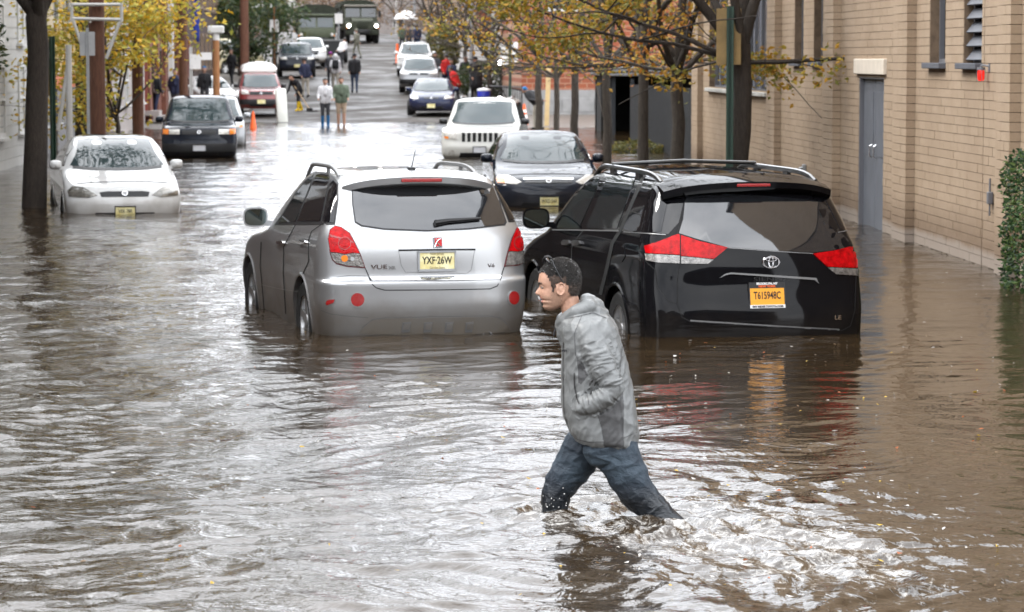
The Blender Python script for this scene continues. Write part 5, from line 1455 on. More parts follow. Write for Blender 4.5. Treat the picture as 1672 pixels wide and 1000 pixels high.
    mb.build('hood' if hood else 'hair', hairm, r, True, None)
    return r, k, up
PI = math.pi
person('woman in a white jacket and blue rubber boots at the water\'s edge', 531, 103.5, 1.72, PI, 'white', 'dgrey', 'blue', stride=0.03, arms=((0.04, 0.12), (0.06, 0.14)), boots=0.35, bulk=1.1)
person('man in a green jacket and tan shorts standing at the water\'s edge', 557, 103.0, 1.78, PI, 'green', 'tan', 'grey', stride=0.03, arms=((0.06, 0.12), (0.04, 0.10)), bare_legs=True, bulk=1.2, skin='skin')
sv, _, _ = person('person in black with yellow boots bending over a shovel', 489, 119.0, 1.72, PI * 0.75, 'black', 'black', 'yellow', lean=0.65, stride=0.16, arms=((0.22, 0.20), (0.26, 0.26)), boots=0.3, squat=0.06)
person('person in a navy jacket and pale trousers next to the shoveller', 499, 131.0, 1.76, 0.4, 'navy', 'khaki', 'black', lean=0.15, stride=0.06)
person('person in a white hooded top with a dark backpack walking uphill', 548, 137.0, 1.70, 0.1, 'white', 'khaki', 'white', stride=0.14, hair='white', hood=True, arms=((-0.1, 0.06), (0.1, 0.0)), bulk=1.15)
person('person in grey with a purple hat ahead of the hooded walker', 540, 139.5, 1.72, 0.0, 'dgrey', 'dgrey', 'black', stride=0.1, hair='purple')
person('man in a black jacket and jeans walking up the dry road', 579, 135.0, 1.80, 0.0, 'black', 'denim', 'black', stride=0.10, hair='black', bulk=1.25)
person('soldier in camouflage walking in front of the lit army truck', 583, 176.0, 1.78, 0.9, 'camo', 'camo', 'black', stride=0.18, arms=((-0.1, 0.1), (0.12, -0.02)), hair='camo')
person('person in a white shirt stooping beside the army truck', 558, 163.0, 1.72, -0.6, 'white', 'dgrey', 'black', lean=0.4, stride=0.1)
person('person in dark clothes uphill beneath the white umbrella', 668, 186.0, 1.72, 0.2, 'dgrey', 'dgrey', 'black', stride=0.06)
person('person in navy with jeans uphill right of the umbrella', 681, 184.0, 1.82, 0.1, 'navy', 'denim', 'black', stride=0.08, bulk=1.2)
person('person in dark green uphill near the orange post', 657, 187.0, 1.72, 0.2, 'green', 'dgrey', 'black', stride=0.05)
person('person in a bright red jacket stooping on the right pavement', 746, 124.5, 1.70, 1.2, 'red', 'dgrey', 'black', lean=0.35, bulk=1.35, stride=0.06)
person('person in a red and dark coat in the pavement crowd', 729, 135.0, 1.78, 0.6, 'red', 'navy', 'black', bulk=1.2)
person('person in a dark coat at left end of the pavement crowd', 711, 138.0, 1.75, PI * 0.9, 'dgrey', 'dgrey', 'black')
person('person in navy between the two red jackets', 738, 131.0, 1.72, PI * 0.8, 'navy', 'navy', 'black')
person('person in black behind the bright red jacket', 760, 134.0, 1.74, PI, 'black', 'dgrey', 'black')
person('tall person in a long black coat right of the red jackets', 777, 126.0, 1.90, 0.5, 'black', 'black', 'black', bulk=1.45, longcoat=True, hair='black')
person('person in navy with a pink scarf near the sign posts', 846, 121.0, 1.70, PI * 0.7, 'navy', 'khaki', 'black')
person('person in a black and blue coat bending among the right trees', 879, 98.0, 1.72, 0.9, 'black', 'khaki', 'black', lean=0.85, bulk=1.3, hair='blue', stride=0.08)
person('person in black standing on the left pavement by the poles', 254, 108.0, 1.76, PI * 0.8, 'black', 'navy', 'black')
person('person in a navy and red vest behind the dark boxy SUV', 287, 110.0, 1.80, PI * 0.9, 'navy', 'dgrey', 'black', bulk=1.2)
person('person with a blue cap behind the silver wagon', 334, 117.0, 1.74, PI, 'black', 'dgrey', 'black', hair='blue')
person('person in black far up the left pavement under the trees', 379, 138.0, 1.78, PI * 0.8, 'black', 'black', 'black', stride=0.14)
# backpack of the hooded walker (a thing of its own)
g = atD(548, 150, 136.8)
mb = MB(); mb.bbox((0, 0, 0), (0.30, 0.16, 0.42), 0.06); mb.bbox((0, -0.09, -0.06), (0.22, 0.06, 0.2), 0.025)
o = mb.build('backpack', cloth(HUES['black']), None, True); o.location = (g.x, g.y - 0.02, road_z(g.y) + 1.24); tag(o, 'dark backpack on the white hooded walker', 'backpack')
# shovel
g = Vector(sv.location)
mb = MB(); mb.tube([(-0.20, -0.28, 1.05), (0.42, -0.75, 0.10)], 0.02, 8); sh = empty('shovel', (g.x, g.y, g.z), 0, 'wooden handled shovel held by the person with yellow boots', 'shovel')
mb.build('handle', P('pale_wood', (0.42, 0.30, 0.18), 0.6), sh)
mb = MB(); mb.bbox((0.52, -0.83, 0.04), (0.36, 0.30, 0.05), 0.015, R(-40)); mb.bbox((0.42, -0.75, 0.10), (0.3, 0.04, 0.12), 0.01, R(-40)); mb.build('blade', MT['trim'], sh)

# ---------------------------------------------------------------- the wading man
DM = 15.2; SM = FPX / DM
E1, E2 = -C_R, -C_FH                     # his forward, and towards us (his left)
def mp_(px, py, v=0.0):
    return atD(px, py, DM) + E2 * v
base = mp_(985, 843); base.z = -0.36
man = empty('person', base, 0, 'man in a grey rain jacket and wet jeans wading past the stranded cars', 'person')
skinm = P('man_skin', (0.43, 0.245, 0.17), 0.45, var=0.14, vscale=45, bump=0.08, bscale=160)
stub = P('stubble_skin', (0.30, 0.18, 0.125), 0.5, var=0.25, vscale=160)
lipm = P('lip_skin', (0.42, 0.17, 0.13), 0.4)
def denim_mat():
    m = P('wet_denim', (0.03, 0.04, 0.055), 0.7)
    t, b = nodes_of(m); p = world_pos(t)
    s = t.nodes.new('ShaderNodeSeparateXYZ'); t.links.new(p, s.inputs[0])
    n = noise_n(t, p, 7, 5, 0.6); wet = math_n(t, 'SUBTRACT', 1.0, range_n(t, math_n(t, 'SUBTRACT', s.outputs[2], math_n(t, 'MULTIPLY', n, 0.10)), 0.03, 0.14))
    fade = range_n(t, noise_n(t, p, 5, 3, 0.5), 0.42, 0.66)
    c = mix_n(t, fade, (0.011, 0.018, 0.028), (0.034, 0.051, 0.068))
    c = mix_n(t, math_n(t, 'MULTIPLY', wet, 0.85), c, (0.006, 0.007, 0.009))
    t.links.new(c, b.inputs['Base Color']); t.links.new(range_n(t, wet, 0, 1, 0.75, 0.3), b.inputs['Roughness'])
    w_ = noise_n(t, p, 14, 4, 0.6, 0.6, (1, 1, 1.8)); w2 = noise_n(t, p, 260, 2)
    bp = t.nodes.new('ShaderNodeBump'); bp.inputs['Strength'].default_value = 0.55; bp.inputs['Distance'].default_value = 0.03
    t.links.new(math_n(t, 'ADD', w_, math_n(t, 'MULTIPLY', w2, 0.06)), bp.inputs['Height']); t.links.new(bp.outputs[0], b.inputs['Normal'])
    return m
denim = denim_mat()
shoe = P('dark_shoe', (0.03, 0.03, 0.03), 0.6)
# head: slices  (py, front without nose, front with nose, back, half width)
HS = [(422.6, 914, 914, 920, .012), (424, 906, 906, 928, .038), (427, 899, 899, 934, .056), (432, 891.5, 891.5, 940, .067), (439, 885, 885, 944.5, .0735), (446, 881, 881, 947, .0765), (455, 879.3, 879.3, 948, .078), (461, 879.0, 878.6, 948, .0775), (464.5, 880.2, 879.2, 947.7, .0768), (468.5, 882.8, 881.0, 947, .076),
      (472, 883.0, 877.8, 946.3, .0750), (475.5, 882.8, 874.9, 945.3, .074), (478.5, 882.8, 872.8, 944, .0728), (481, 882.8, 874.4, 942, .0715), (483.2, 883.0, 881.4, 939, .070), (485.5, 883.2, 881.4, 936, .0685), (487.5, 884.0, 881.8, 933, .067), (489.8, 888.2, 888.0, 930, .065), (492, 884.4, 882.4, 927.5, .063), (494.5, 886.0, 885.0, 925, .0605), (497, 888.0, 888.0, 922, .0575), (501, 886.4, 885.8, 916, .052), (504, 888.5, 888.5, 911, .044), (506.5, 893, 893, 906, .030), (508, 897, 897, 901, .010)]
def head_pt(j, th, inflate=0.0):
    py, f0, f1, bk, hw = HS[j]
    cx = f0 + (bk - f0) * 0.46
    c, s = math.cos(th), math.sin(th)
    nn = 2.25
    ex = math.copysign(abs(c) ** (2 / nn), c); ey = math.copysign(abs(s) ** (2 / nn), s)
    v = ey * hw
    px = cx - ex * (cx - f0) if ex > 0 else cx - ex * (bk - cx)
    if ex > 0:
        sg = 0.0125 if py < 483 else 0.020
        px -= (f0 - f1) * math.exp(-(v / sg) ** 2)
        # eye sockets and cheek hollows
        px += 1.9 * math.exp(-((abs(v) - 0.033) / 0.013) ** 2 - ((py - 468.5) / 4.2) ** 2)
        px -= 1.0 * math.exp(-((abs(v) - 0.036) / 0.016) ** 2 - ((py - 477.5) / 4.5) ** 2)
    return mp_(px, py, v), px, py, v
def head_grid(mb, inflate=0.0):
    n = 44; vs, fs = [], []
    for j in range(len(HS)):
        for i in range(n): vs.append(head_pt(j, 2 * math.pi * i / n)[0])
    for j in range(len(HS) - 1):
        for i in range(n): fs.append((j * n + i, j * n + (i + 1) % n, (j + 1) * n + (i + 1) % n, (j + 1) * n + i))
    fs += [tuple(range(n)), tuple((len(HS) - 1) * n + i for i in range(n))]
    mb.add(vs, fs)
mb = MB(); head_grid(mb)
chain(mb, [mp_(926, 474), mp_(931, 500), mp_(944, 528), mp_(960, 560)], [.050, .053, .062, .09], 14)
# ear
ev = 0.0775
ear = [(915.5 + 6.3 * math.cos(a) + 1.2 * math.sin(a), 470.5 - 9.8 * math.sin(a)) for a in [2 * math.pi * i / 14 for i in range(14)]]
for i in range(14):
    a, b_ = ear[i], ear[(i + 1) % 14]
    va = ev + (0.010 if a[0] > 915 else 0.001); vb = ev + (0.010 if b_[0] > 915 else 0.001)
    capsule(mb, mp_(a[0], a[1], va), .0042, mp_(b_[0], b_[1], vb), .0042, 6)
ellipsoid(mb, mp_(916.5, 471, ev - 0.001), (0.017, 0.012, 0.026)); capsule(mb, mp_(913, 478, ev + .003), .006, mp_(914, 474, ev + .003), .005, 6)
capsule(mb, mp_(914.5, 463, ev + .006), .0035, mp_(917.5, 475, ev + .006), .0035, 6)
ellipsoid(mb, mp_(915.5, 470.5, -ev + 0.001), (0.020, 0.010, 0.028))
# trunk, hips and legs
chain(mb, [mp_(962, 560), mp_(975, 640), mp_(985, 715)], [.115, .125, .13], 14)
for v in (-0.09, 0.09): capsule(mb, mp_(982, 700, v), .10, mp_(988, 728, v), .118, 14)
nl = [(1006, 735, .085, .116), (1022, 770, .095, .104), (1040, 802, .10, .090), (1060, 822, .10, .078), (1088, 846, .10, .066), (1128, 874, .10, .050)]
fl_ = [(955, 735, -.085, .112), (936, 768, -.10, .100), (917, 795, -.10, .086), (908, 812, -.10, .076), (906, 840, -.10, .066), (914, 905, -.10, .048)]
for L_ in (nl, fl_): chain(mb, [mp_(a, b_, v) for a, b_, v, r_ in L_], [r_ for a, b_, v, r_ in L_], 16)
chain(mb, [mp_(1128, 874, .10), mp_(1146, 892, .10), mp_(1128, 940, .10)], [.045, .045, .038]); chain(mb, [mp_(918, 912, -.10), mp_(920, 935, -.10), mp_(858, 940, -.10)], [.045, .046, .036])
me = remesh(mb, 0.0038, 1)
hairpoly = [(879, 447), (884, 436), (892, 428), (905, 420), (920, 418), (936, 424), (950, 440), (951, 468), (946, 481), (938, 482), (931, 481), (926, 473), (924.5, 464), (921, 459.5), (914, 459), (909, 461.5), (907.5, 470), (903, 476), (899.5, 473), (898.5, 463), (895, 452), (893, 446.5), (886, 444.5)]
stubpoly = [(885.5, 496), (887, 494.8), (893, 490), (898, 485), (899, 477), (903.5, 474), (908, 478), (913, 484), (919, 490), (914, 503), (904, 509), (890, 509), (884, 503)]
s1 = [(884, 483.5), (898, 485), (893, 490.5), (888, 486), (880, 485.6)]
body = link('body', me, [skinm, denim, stub, lipm, shoe], man)
def topix(p):
    d = p - C_O; f = d.dot(C_F)
    return PW / 2 + FPX * d.dot(C_R) / f, PH / 2 - FPX * d.dot(C_U) / f
rng = random.Random(3)
mi = []
for p in me.polygons:
    c = p.center
    x, y = topix(c)
    if c.z < -0.24: mi.append(4)
    elif y > 690: mi.append(1)
    elif y < 512 and x < 888.5 and 483.9 < y < 495.5 and abs((c - mp_(x, y)).dot(E2)) < 0.024: mi.append(3)
    else:
        jx, jy = x + rng.gauss(0, 1.5), y + rng.gauss(0, 1.5)
        mi.append(2 if (inside(stubpoly, jx, jy) or inside(s1, jx, jy)) else 0)
me.polygons.foreach_set('material_index', mi)
body.data.transform(Matrix.Translation(-base))
# jeans folds
nn = [v.normal.copy() for v in me.vertices]
for v, n in zip(me.vertices, nn):
    z = v.co.z + base.z
    if z < 0.44:
        q = v.co
        r_ = 1 - abs(mnoise.noise(Vector((q.x * 7, q.y * 7, q.z * 13)))) * 2
        v.co += n * (0.007 * r_ * r_ + 0.004 * mnoise.noise(q * 26))
leafy_hair = P('hair_strands', (0.03, 0.025, 0.022), 0.4)
_t, _b = nodes_of(leafy_hair); _g = _t.nodes.new('ShaderNodeNewGeometry')
_t.links.new(mix_n(_t, _g.outputs['Random Per Island'], (0.006, 0.005, 0.004), (0.085, 0.075, 0.068)), _b.inputs['Base Color'])
# hair cap
mb = MB(); vs = {}; n = 60; fs = []
def dense(jf):
    j = int(jf); t = jf - j
    return j, t
rows = np.linspace(0, 15, 64)
pts, keep = [], []
for jf in rows:
    j = min(int(jf), len(HS) - 2); t = jf - j
    for i in range(n):
        th = 2 * math.pi * i / n
        a, ax, ay, av = head_pt(j, th); b_, bx, by, bv = head_pt(j + 1, th)
        p = a.lerp(b_, t); px, py = ax + (bx - ax) * t, ay + (by - ay) * t
        ctr = mp_(916, 462)
        o_ = (p - ctr).normalized()
        pts.append(p + o_ * (0.0030 + 0.0012 * mnoise.noise(p * 190) + 0.0015 * mnoise.noise(p * 70)))
        keep.append(inside(hairpoly, px, py))
for j in range(len(rows) - 1):
    for i in range(n):
        q = (j * n + i, j * n + (i + 1) % n, (j + 1) * n + (i + 1) % n, (j + 1) * n + i)
        if sum(keep[k] for k in q) >= 3: fs.append(q)
fs.append(tuple(range(n)))
mb.add(pts, fs)
hr = mb.build('hair', P('cropped_hair', (0.012, 0.010, 0.009), 0.75, var=0.75, vscale=200, bump=0.9, bscale=420, col2=(0.04, 0.036, 0.033)), man, True, None)
fade_m = P('hair_fade', (0.075, 0.050, 0.038), 0.75, var=0.5, vscale=220)
hr.data.materials.append(fade_m)
rf = random.Random(5)
hr.data.polygons.foreach_set('material_index', [1 if (lambda q: (q[1] > 452 + rf.gauss(0, 3.0)) and not (q[0] > 925 and q[1] < 466 + rf.gauss(0, 3)))(topix(pl.center)) else 0 for pl in hr.data.polygons])
hr.data.transform(Matrix.Translation(-base))
md = hr.modifiers.new('s', 'SOLIDIFY'); md.thickness = 0.004; md.offset = -1
# short tufts break the cap's outline
hb_ = MB(); rg = random.Random(9); hm = hr.data
for _ in range(7500):
    pl = hm.polygons[rg.randrange(len(hm.polygons))]
    if len(pl.vertices) > 4: continue
    q = [hm.vertices[i].co for i in pl.vertices]; u, v_ = rg.random(), rg.random()
    p = q[0].lerp(q[1], u).lerp(q[3].lerp(q[2], u), v_); nrm = (p + base - mp_(916, 462)).normalized()
    dr = (nrm + Vector((rg.gauss(0, .5), rg.gauss(0, .5), rg.gauss(-.25, .4)))).normalized(); sd = dr.cross(Vector((rg.gauss(0, 1), rg.gauss(0, 1), rg.gauss(0, 1)))).normalized() * 0.0016
    hb_.add([p - sd - nrm * .001, p + sd - nrm * .001, p + dr * rg.uniform(.004, .0085)], [(0, 1, 2)])
hm_ = bpy.data.meshes.new('hair_tufts'); hm_.from_pydata(hb_.v, [], hb_.f)
link('hair_tufts', hm_, leafy_hair, hr)
db_ = MB()
for _ in range(150):
    pl = hm.polygons[rg.randrange(len(hm.polygons))]
    if len(pl.vertices) > 4 or (pl.center + base).z < mp_(916, 455).z: continue
    p = pl.center + pl.normal * 0.002 + Vector((rg.gauss(0, .002), rg.gauss(0, .002), rg.gauss(0, .002)))
    ellipsoid(db_, p, (.0014, .0014, .0014), None, 5, 4)
db_.build('rain_drops', P('water_drop', (0.7, 0.7, 0.7), 0.1), hr, True, None)
# eyes, brows, mouth
def small(name, mat, fn):
    m_ = MB(); fn(m_); o = m_.build(name, mat, man, True, None); o.data.transform(Matrix.Translation(-base)); return o
for v in (0.031, -0.031):
    small('eye', P('eye_white', (0.34, 0.29, 0.26), 0.2), lambda m_: ellipsoid(m_, mp_(886.6, 468.8, v), (0.0105, 0.0105, 0.0085)))
    small('iris', P('iris', (0.03, 0.02, 0.015), 0.15), lambda m_: ellipsoid(m_, mp_(884.2, 468.9, v + 0.0005), (0.0052, 0.005, 0.0062)))
    small('eyelid', stub, lambda m_: chain(m_, [mp_(883.6, 467.6, v - math.copysign(.010, v)), mp_(882.8, 466.6, v), mp_(885.5, 467.0, v + math.copysign(.010, v)), mp_(888.5, 469.2, v + math.copysign(.015, v))], [.0026, .004, .004, .0024], 6))
    small('eyebrow', MT['hair'], lambda m_: chain(m_, [mp_(880.0, 463.8, math.copysign(.012, v)), mp_(880.4, 461.8, math.copysign(.024, v)), mp_(884.6, 461.2, math.copysign(.042, v)), mp_(889.5, 463.6, math.copysign(.052, v))], [.0036, .0052, .005, .0026], 6))
small('mouth', P('mouth_dark', (0.02, 0.006, 0.006), 0.5), lambda m_: chain(m_, [mp_(886.6, 489.8, 0.0), mp_(888.0, 489.4, 0.012), mp_(890.5, 489.2, 0.021)], [.0045, .0042, .0015], 8))
small('nostril', P('nostril_dark', (0.03, 0.01, 0.008), 0.6), lambda m_: ellipsoid(m_, mp_(879.8, 482.0, 0.008), (0.004, 0.0035, 0.002)))
# jacket
JT = [(506, 934, 984, .10), (514, 922, 994, .150), (524, 914, 1001, .190), (536, 912, 1007, .212), (560, 917, 1014, .222), (590, 917.5, 1022.5, .222), (620, 918.5, 1029.5, .220), (650, 917.5, 1035.5, .222), (680, 921.5, 1040.5, .225), (703, 928, 1042, .225), (716, 934, 1041, .220), (725, 940, 1034, .20)]
mb = MB(); n = 36; vs, fs = [], []
for (py, f, b_, hd) in JT:
    for i in range(n):
        a = 2 * math.pi * i / n; c, s = math.cos(a), math.sin(a)
        ex = math.copysign(abs(c) ** 0.80, c); ey = math.copysign(abs(s) ** 0.80, s)
        vs.append(mp_((f + b_) / 2 - ex * (b_ - f) / 2, py - (ex * -1) * (6 if py > 700 else 0) * -1, ey * hd))
for j in range(len(JT) - 1):
    for i in range(n): fs.append((j * n + i, j * n + (i + 1) % n, (j + 1) * n + (i + 1) % n, (j + 1) * n + i))
fs += [tuple(range(n)), tuple((len(JT) - 1) * n + i for i in range(n))]
mb.add(vs, fs)
slv = [(958, 541, .160, .070), (969, 565, .198, .072), (983, 595, .225, .066), (1000, 626, .238, .057), (986, 640, .240, .053), (966, 650, .230, .049), (950, 655, .206, .042)]
for sg in (1, -1): chain(mb, [mp_(a, b_, v * sg) for a, b_, v, r_ in slv], [r_ for a, b_, v, r_ in slv], 16)
hoodp = [(914, 531, 0, .026), (921, 521, .066, .029), (940, 508, .098, .033), (962, 500, .080, .040), (972, 502, 0, .047), (962, 500, -.080, .040), (940, 508, -.098, .033), (921, 521, -.066, .029), (914, 531, 0, .026)]
chain(mb, [mp_(a, b_, v) for a, b_, v, r_ in hoodp], [r_ for a, b_, v, r_ in hoodp], 12)
chain(mb, [mp_(957, 491, .05), mp_(966, 495, 0), mp_(957, 491, -.05)], [.030, .036, .030], 10)
chain(mb, [mp_(972, 508, .07), mp_(982, 515, 0), mp_(972, 508, -.07)], [.036, .044, .036], 10)
chain(mb, [mp_(918, 535, .03), mp_(921, 560, .03)], [.03, .03], 8)
jm = remesh(mb, 0.0050, 3)
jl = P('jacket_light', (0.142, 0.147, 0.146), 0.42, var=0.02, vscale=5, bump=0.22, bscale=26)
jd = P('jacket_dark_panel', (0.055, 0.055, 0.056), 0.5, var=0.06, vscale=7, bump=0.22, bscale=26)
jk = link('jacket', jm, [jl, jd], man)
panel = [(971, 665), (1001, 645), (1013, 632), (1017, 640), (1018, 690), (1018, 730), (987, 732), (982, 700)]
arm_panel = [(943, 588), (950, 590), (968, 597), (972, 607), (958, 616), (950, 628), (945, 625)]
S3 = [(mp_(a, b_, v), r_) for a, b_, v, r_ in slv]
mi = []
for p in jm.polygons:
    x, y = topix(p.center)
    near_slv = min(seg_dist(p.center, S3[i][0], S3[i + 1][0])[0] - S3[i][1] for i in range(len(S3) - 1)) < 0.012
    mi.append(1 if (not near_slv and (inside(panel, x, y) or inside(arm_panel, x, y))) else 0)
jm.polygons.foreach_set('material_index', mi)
nn = [v.normal.copy() for v in jm.vertices]
for v, nv in zip(jm.vertices, nn):
    p = v.co
    d, seg = 9, 0
    for i in range(len(S3) - 1):
        q, t = seg_dist(p, S3[i][0], S3[i + 1][0])
        if q - S3[i][1] < d: d, seg, tt = q - S3[i][1], i, t
    if d < 0.02 and seg >= 1:      # sleeve: folds run round the arm, tightest at the elbow
        a = seg + tt
        w_ = 1 - abs(mnoise.noise(Vector((a * 2.6 + p.z * 5, p.z * 10 + p.x * 5, p.y * 5)))) * 3.0
        w2 = 1 - abs(mnoise.noise(Vector((a * 6 - p.x * 6, p.z * 22, p.x * 18)))) * 3.0
        v.co = p + nv * (0.0065 * max(w_, -0.8) + 0.004 * max(w2, -0.8))
    else:                          # body: long slanting pulls towards the pocket, slack above the hem
        w_ = 1 - abs(mnoise.noise(Vector((p.x * 8 + p.z * 4.5, p.y * 6, p.z * 4.2 - p.x * 3)))) * 3.0
        w2 = 1 - abs(mnoise.noise(Vector((p.x * 22 - p.z * 9, p.y * 14, p.z * 13)))) * 3.0
        v.co = p + nv * (0.0050 * max(w_, -0.8) + 0.0035 * max(w2, -0.8))
class Surf(Car):
    def __init__(s, me, root, M):
        bm = bmesh.new(); bm.from_mesh(me); s.bvh = BVHTree.FromBMesh(bm); bm.free()
        s.root, s.M, s.Mi = root, Matrix.Identity(4), Matrix.Identity(4)
js = Surf(jm, man, None)
jit = [js.line([(938, 609), (938.5, 630), (942, 650), (946, 660)], 2.0, P('pocket_zip', (0.03, 0.03, 0.03), 0.4), off=0.003, name='pocket_zip'),
       js.line([(1016, 566), (1012, 600), (1012, 640), (1017, 690), (1017, 720)], 0.9, jd, off=0.002, name='seam'),
       js.line([(950, 516), (938, 545), (940, 580), (950, 600)], 0.9, jd, off=0.002, name='seam'),
       js.line([(987, 669), (983, 695), (989, 726)], 0.9, jd, off=0.002, name='seam'),
       js.line([(937, 716), (960, 722), (990, 722), (1015, 717), (1039, 706)], 1.1, jd, off=0.002, name='hem_seam'),
       js.line([(957, 641), (960, 650), (962, 662)], 1.2, jd, off=0.002, name='cuff_seam'),
       js.line([(920, 560), (919.5, 600), (920, 640), (921, 670), (928, 700)], 1.2, jd, off=0.002, name='front_zip'),
       js.line([(922, 521), (945, 517), (968, 511), (990, 520)], 1.2, jd, off=0.002, name='seam')]
h, nq = js.hit_pix(923.5, 572.5)
M = Matrix((C_R, Vector((0, 0, 1)), -C_FH)).transposed().to_4x4(); M.translation = h + E2 * 0.012
jit.append(text_mesh('chest_lettering', 'rima', 0.022, MT['ink'], man, M, 0.001, 1.0, 0.001))
m_ = MB(); chain(m_, [mp_(908, 535, .02), mp_(905, 541, .03), mp_(904.5, 546, .03)], [.003, .004, .006], 6); jit.append(m_.build('toggle', MT['ink'], man, True))
m_ = MB(); ellipsoid(m_, mp_(944, 512, 0.0), (0.075, 0.085, 0.035), Matrix.Rotation(R(20), 3, 'Y')); jit.append(m_.build('shirt_collar', cloth(HUES['black']), man, True))
for o in jit + [jk]: o.data.transform(Matrix.Translation(-base))
for o in jit[:9]: o.parent = jk
# sunglasses pushed up on his head
sgl = empty('sunglasses', mp_(905, 428), 0, 'dark sunglasses pushed up on the wading man\'s hair', 'sunglasses')
sgb = Vector(sgl.location)
def sg_part(name, mat, fn):
    m_ = MB(); fn(m_); o = m_.build(name, mat, sgl, True, None); o.data.transform(Matrix.Translation(-sgb)); return o
for v in (0.034, -0.034):
    sg_part('lens', P('dark_lens', (0.012, 0.012, 0.016), 0.05, ior=2.2), lambda m_: ellipsoid(m_, mp_(894.5, 425.5, v), (0.007, 0.030, 0.026), Matrix.Rotation(R(38), 3, E2) @ Matrix((E1, E2, Vector((0, 0, 1)))).transposed()))
    sg_part('rim', MT['trim'], lambda m_: chain(m_, [mp_(894.5 + 7.5 * math.sin(a), 425.5 - 7.2 * math.cos(a) * 1.0, v + 0.031 * math.sin(a * 1.0 + 1.2)) for a in [2 * math.pi * i / 14 for i in range(15)]], [.0036] * 15, 6))
    sg_part('temple', MT['trim'], lambda m_: chain(m_, [mp_(901.5, 424.5, math.copysign(.066, v)), mp_(905, 434, math.copysign(.079, v)), mp_(913, 449, math.copysign(.086, v)), mp_(920, 461, math.copysign(.086, v)), mp_(922.5, 468, math.copysign(.084, v))], [.0045, .0038, .0034, .0032, .003], 6))
# ================================================================== TREES AND PLANTS
def leaf_mat(name, cols):
    m = P(name, cols[0], 0.6)
    t, b = nodes_of(m)
    g = t.nodes.new('ShaderNodeNewGeometry')
    r = t.nodes.new('ShaderNodeValToRGB'); r.color_ramp.interpolation = 'CONSTANT'
    els = r.color_ramp.elements
    while len(els) < len(cols): els.new(0.5)
    for i, c in enumerate(cols): els[i].position = i / len(cols); els[i].color = (*c, 1)
    t.links.new(g.outputs['Random Per Island'], r.inputs['Fac'])
    t.links.new(r.outputs[0], b.inputs['Base Color'])
    b.inputs['Subsurface Weight'].default_value = 0.0
    tr = t.nodes.new('ShaderNodeBsdfTranslucent'); t.links.new(r.outputs[0], tr.inputs['Color'])
    mx = t.nodes.new('ShaderNodeMixShader'); mx.inputs[0].default_value = 0.30
    t.links.new(b.outputs[0], mx.inputs[1]); t.links.new(tr.outputs[0], mx.inputs[2])
    t.links.new(mx.outputs[0], t.nodes['Material Output'].inputs[0])
    return m
LF = dict(
    locust=leaf_mat('yellow_green_leaves', [(0.30, 0.22, 0.03), (0.38, 0.26, 0.03), (0.17, 0.17, 0.035), (0.44, 0.24, 0.02), (0.22, 0.20, 0.04), (0.33, 0.17, 0.02)]),
    orange=leaf_mat('orange_leaves', [(0.42, 0.17, 0.02), (0.38, 0.22, 0.03), (0.32, 0.11, 0.02), (0.45, 0.27, 0.03), (0.24, 0.19, 0.03)]),
    yellow=leaf_mat('bright_yellow_leaves', [(0.52, 0.36, 0.03), (0.46, 0.34, 0.05), (0.30, 0.30, 0.05), (0.58, 0.34, 0.02), (0.40, 0.36, 0.06)]),
    green=leaf_mat('dark_green_leaves', [(0.030, 0.055, 0.018), (0.045, 0.075, 0.022), (0.022, 0.040, 0.015), (0.08, 0.085, 0.02)]),
    olive=leaf_mat('olive_leaves', [(0.10, 0.10, 0.03), (0.14, 0.13, 0.03), (0.06, 0.07, 0.025), (0.20, 0.15, 0.03)]),
    hedge=leaf_mat('hedge_leaves', [(0.022, 0.050, 0.018), (0.035, 0.075, 0.022), (0.055, 0.11, 0.03), (0.016, 0.034, 0.014), (0.10, 0.15, 0.04)]),
    brown=leaf_mat('brown_leaves', [(0.12, 0.075, 0.05), (0.17, 0.11, 0.07), (0.09, 0.06, 0.05), (0.22, 0.12, 0.04)]))
def add_leaf(V, F, p, s, rng, droop=0.3):
    a = Vector((rng.gauss(0, 1), rng.gauss(0, 1), rng.gauss(0, 0.6) - droop)).normalized()
    b_ = a.cross(Vector((rng.gauss(0, 1), rng.gauss(0, 1), rng.gauss(0, 1)))).normalized()
    k = s * rng.uniform(0.6, 1.25); o = len(V)
    c = a.cross(b_) * k * 0.12
    V += [p, p + a * k * 0.5 + b_ * k * 0.28 + c, p + a * k, p + a * k * 0.5 - b_ * k * 0.28 + c]
    F.append((o, o + 1, o + 2, o + 3))
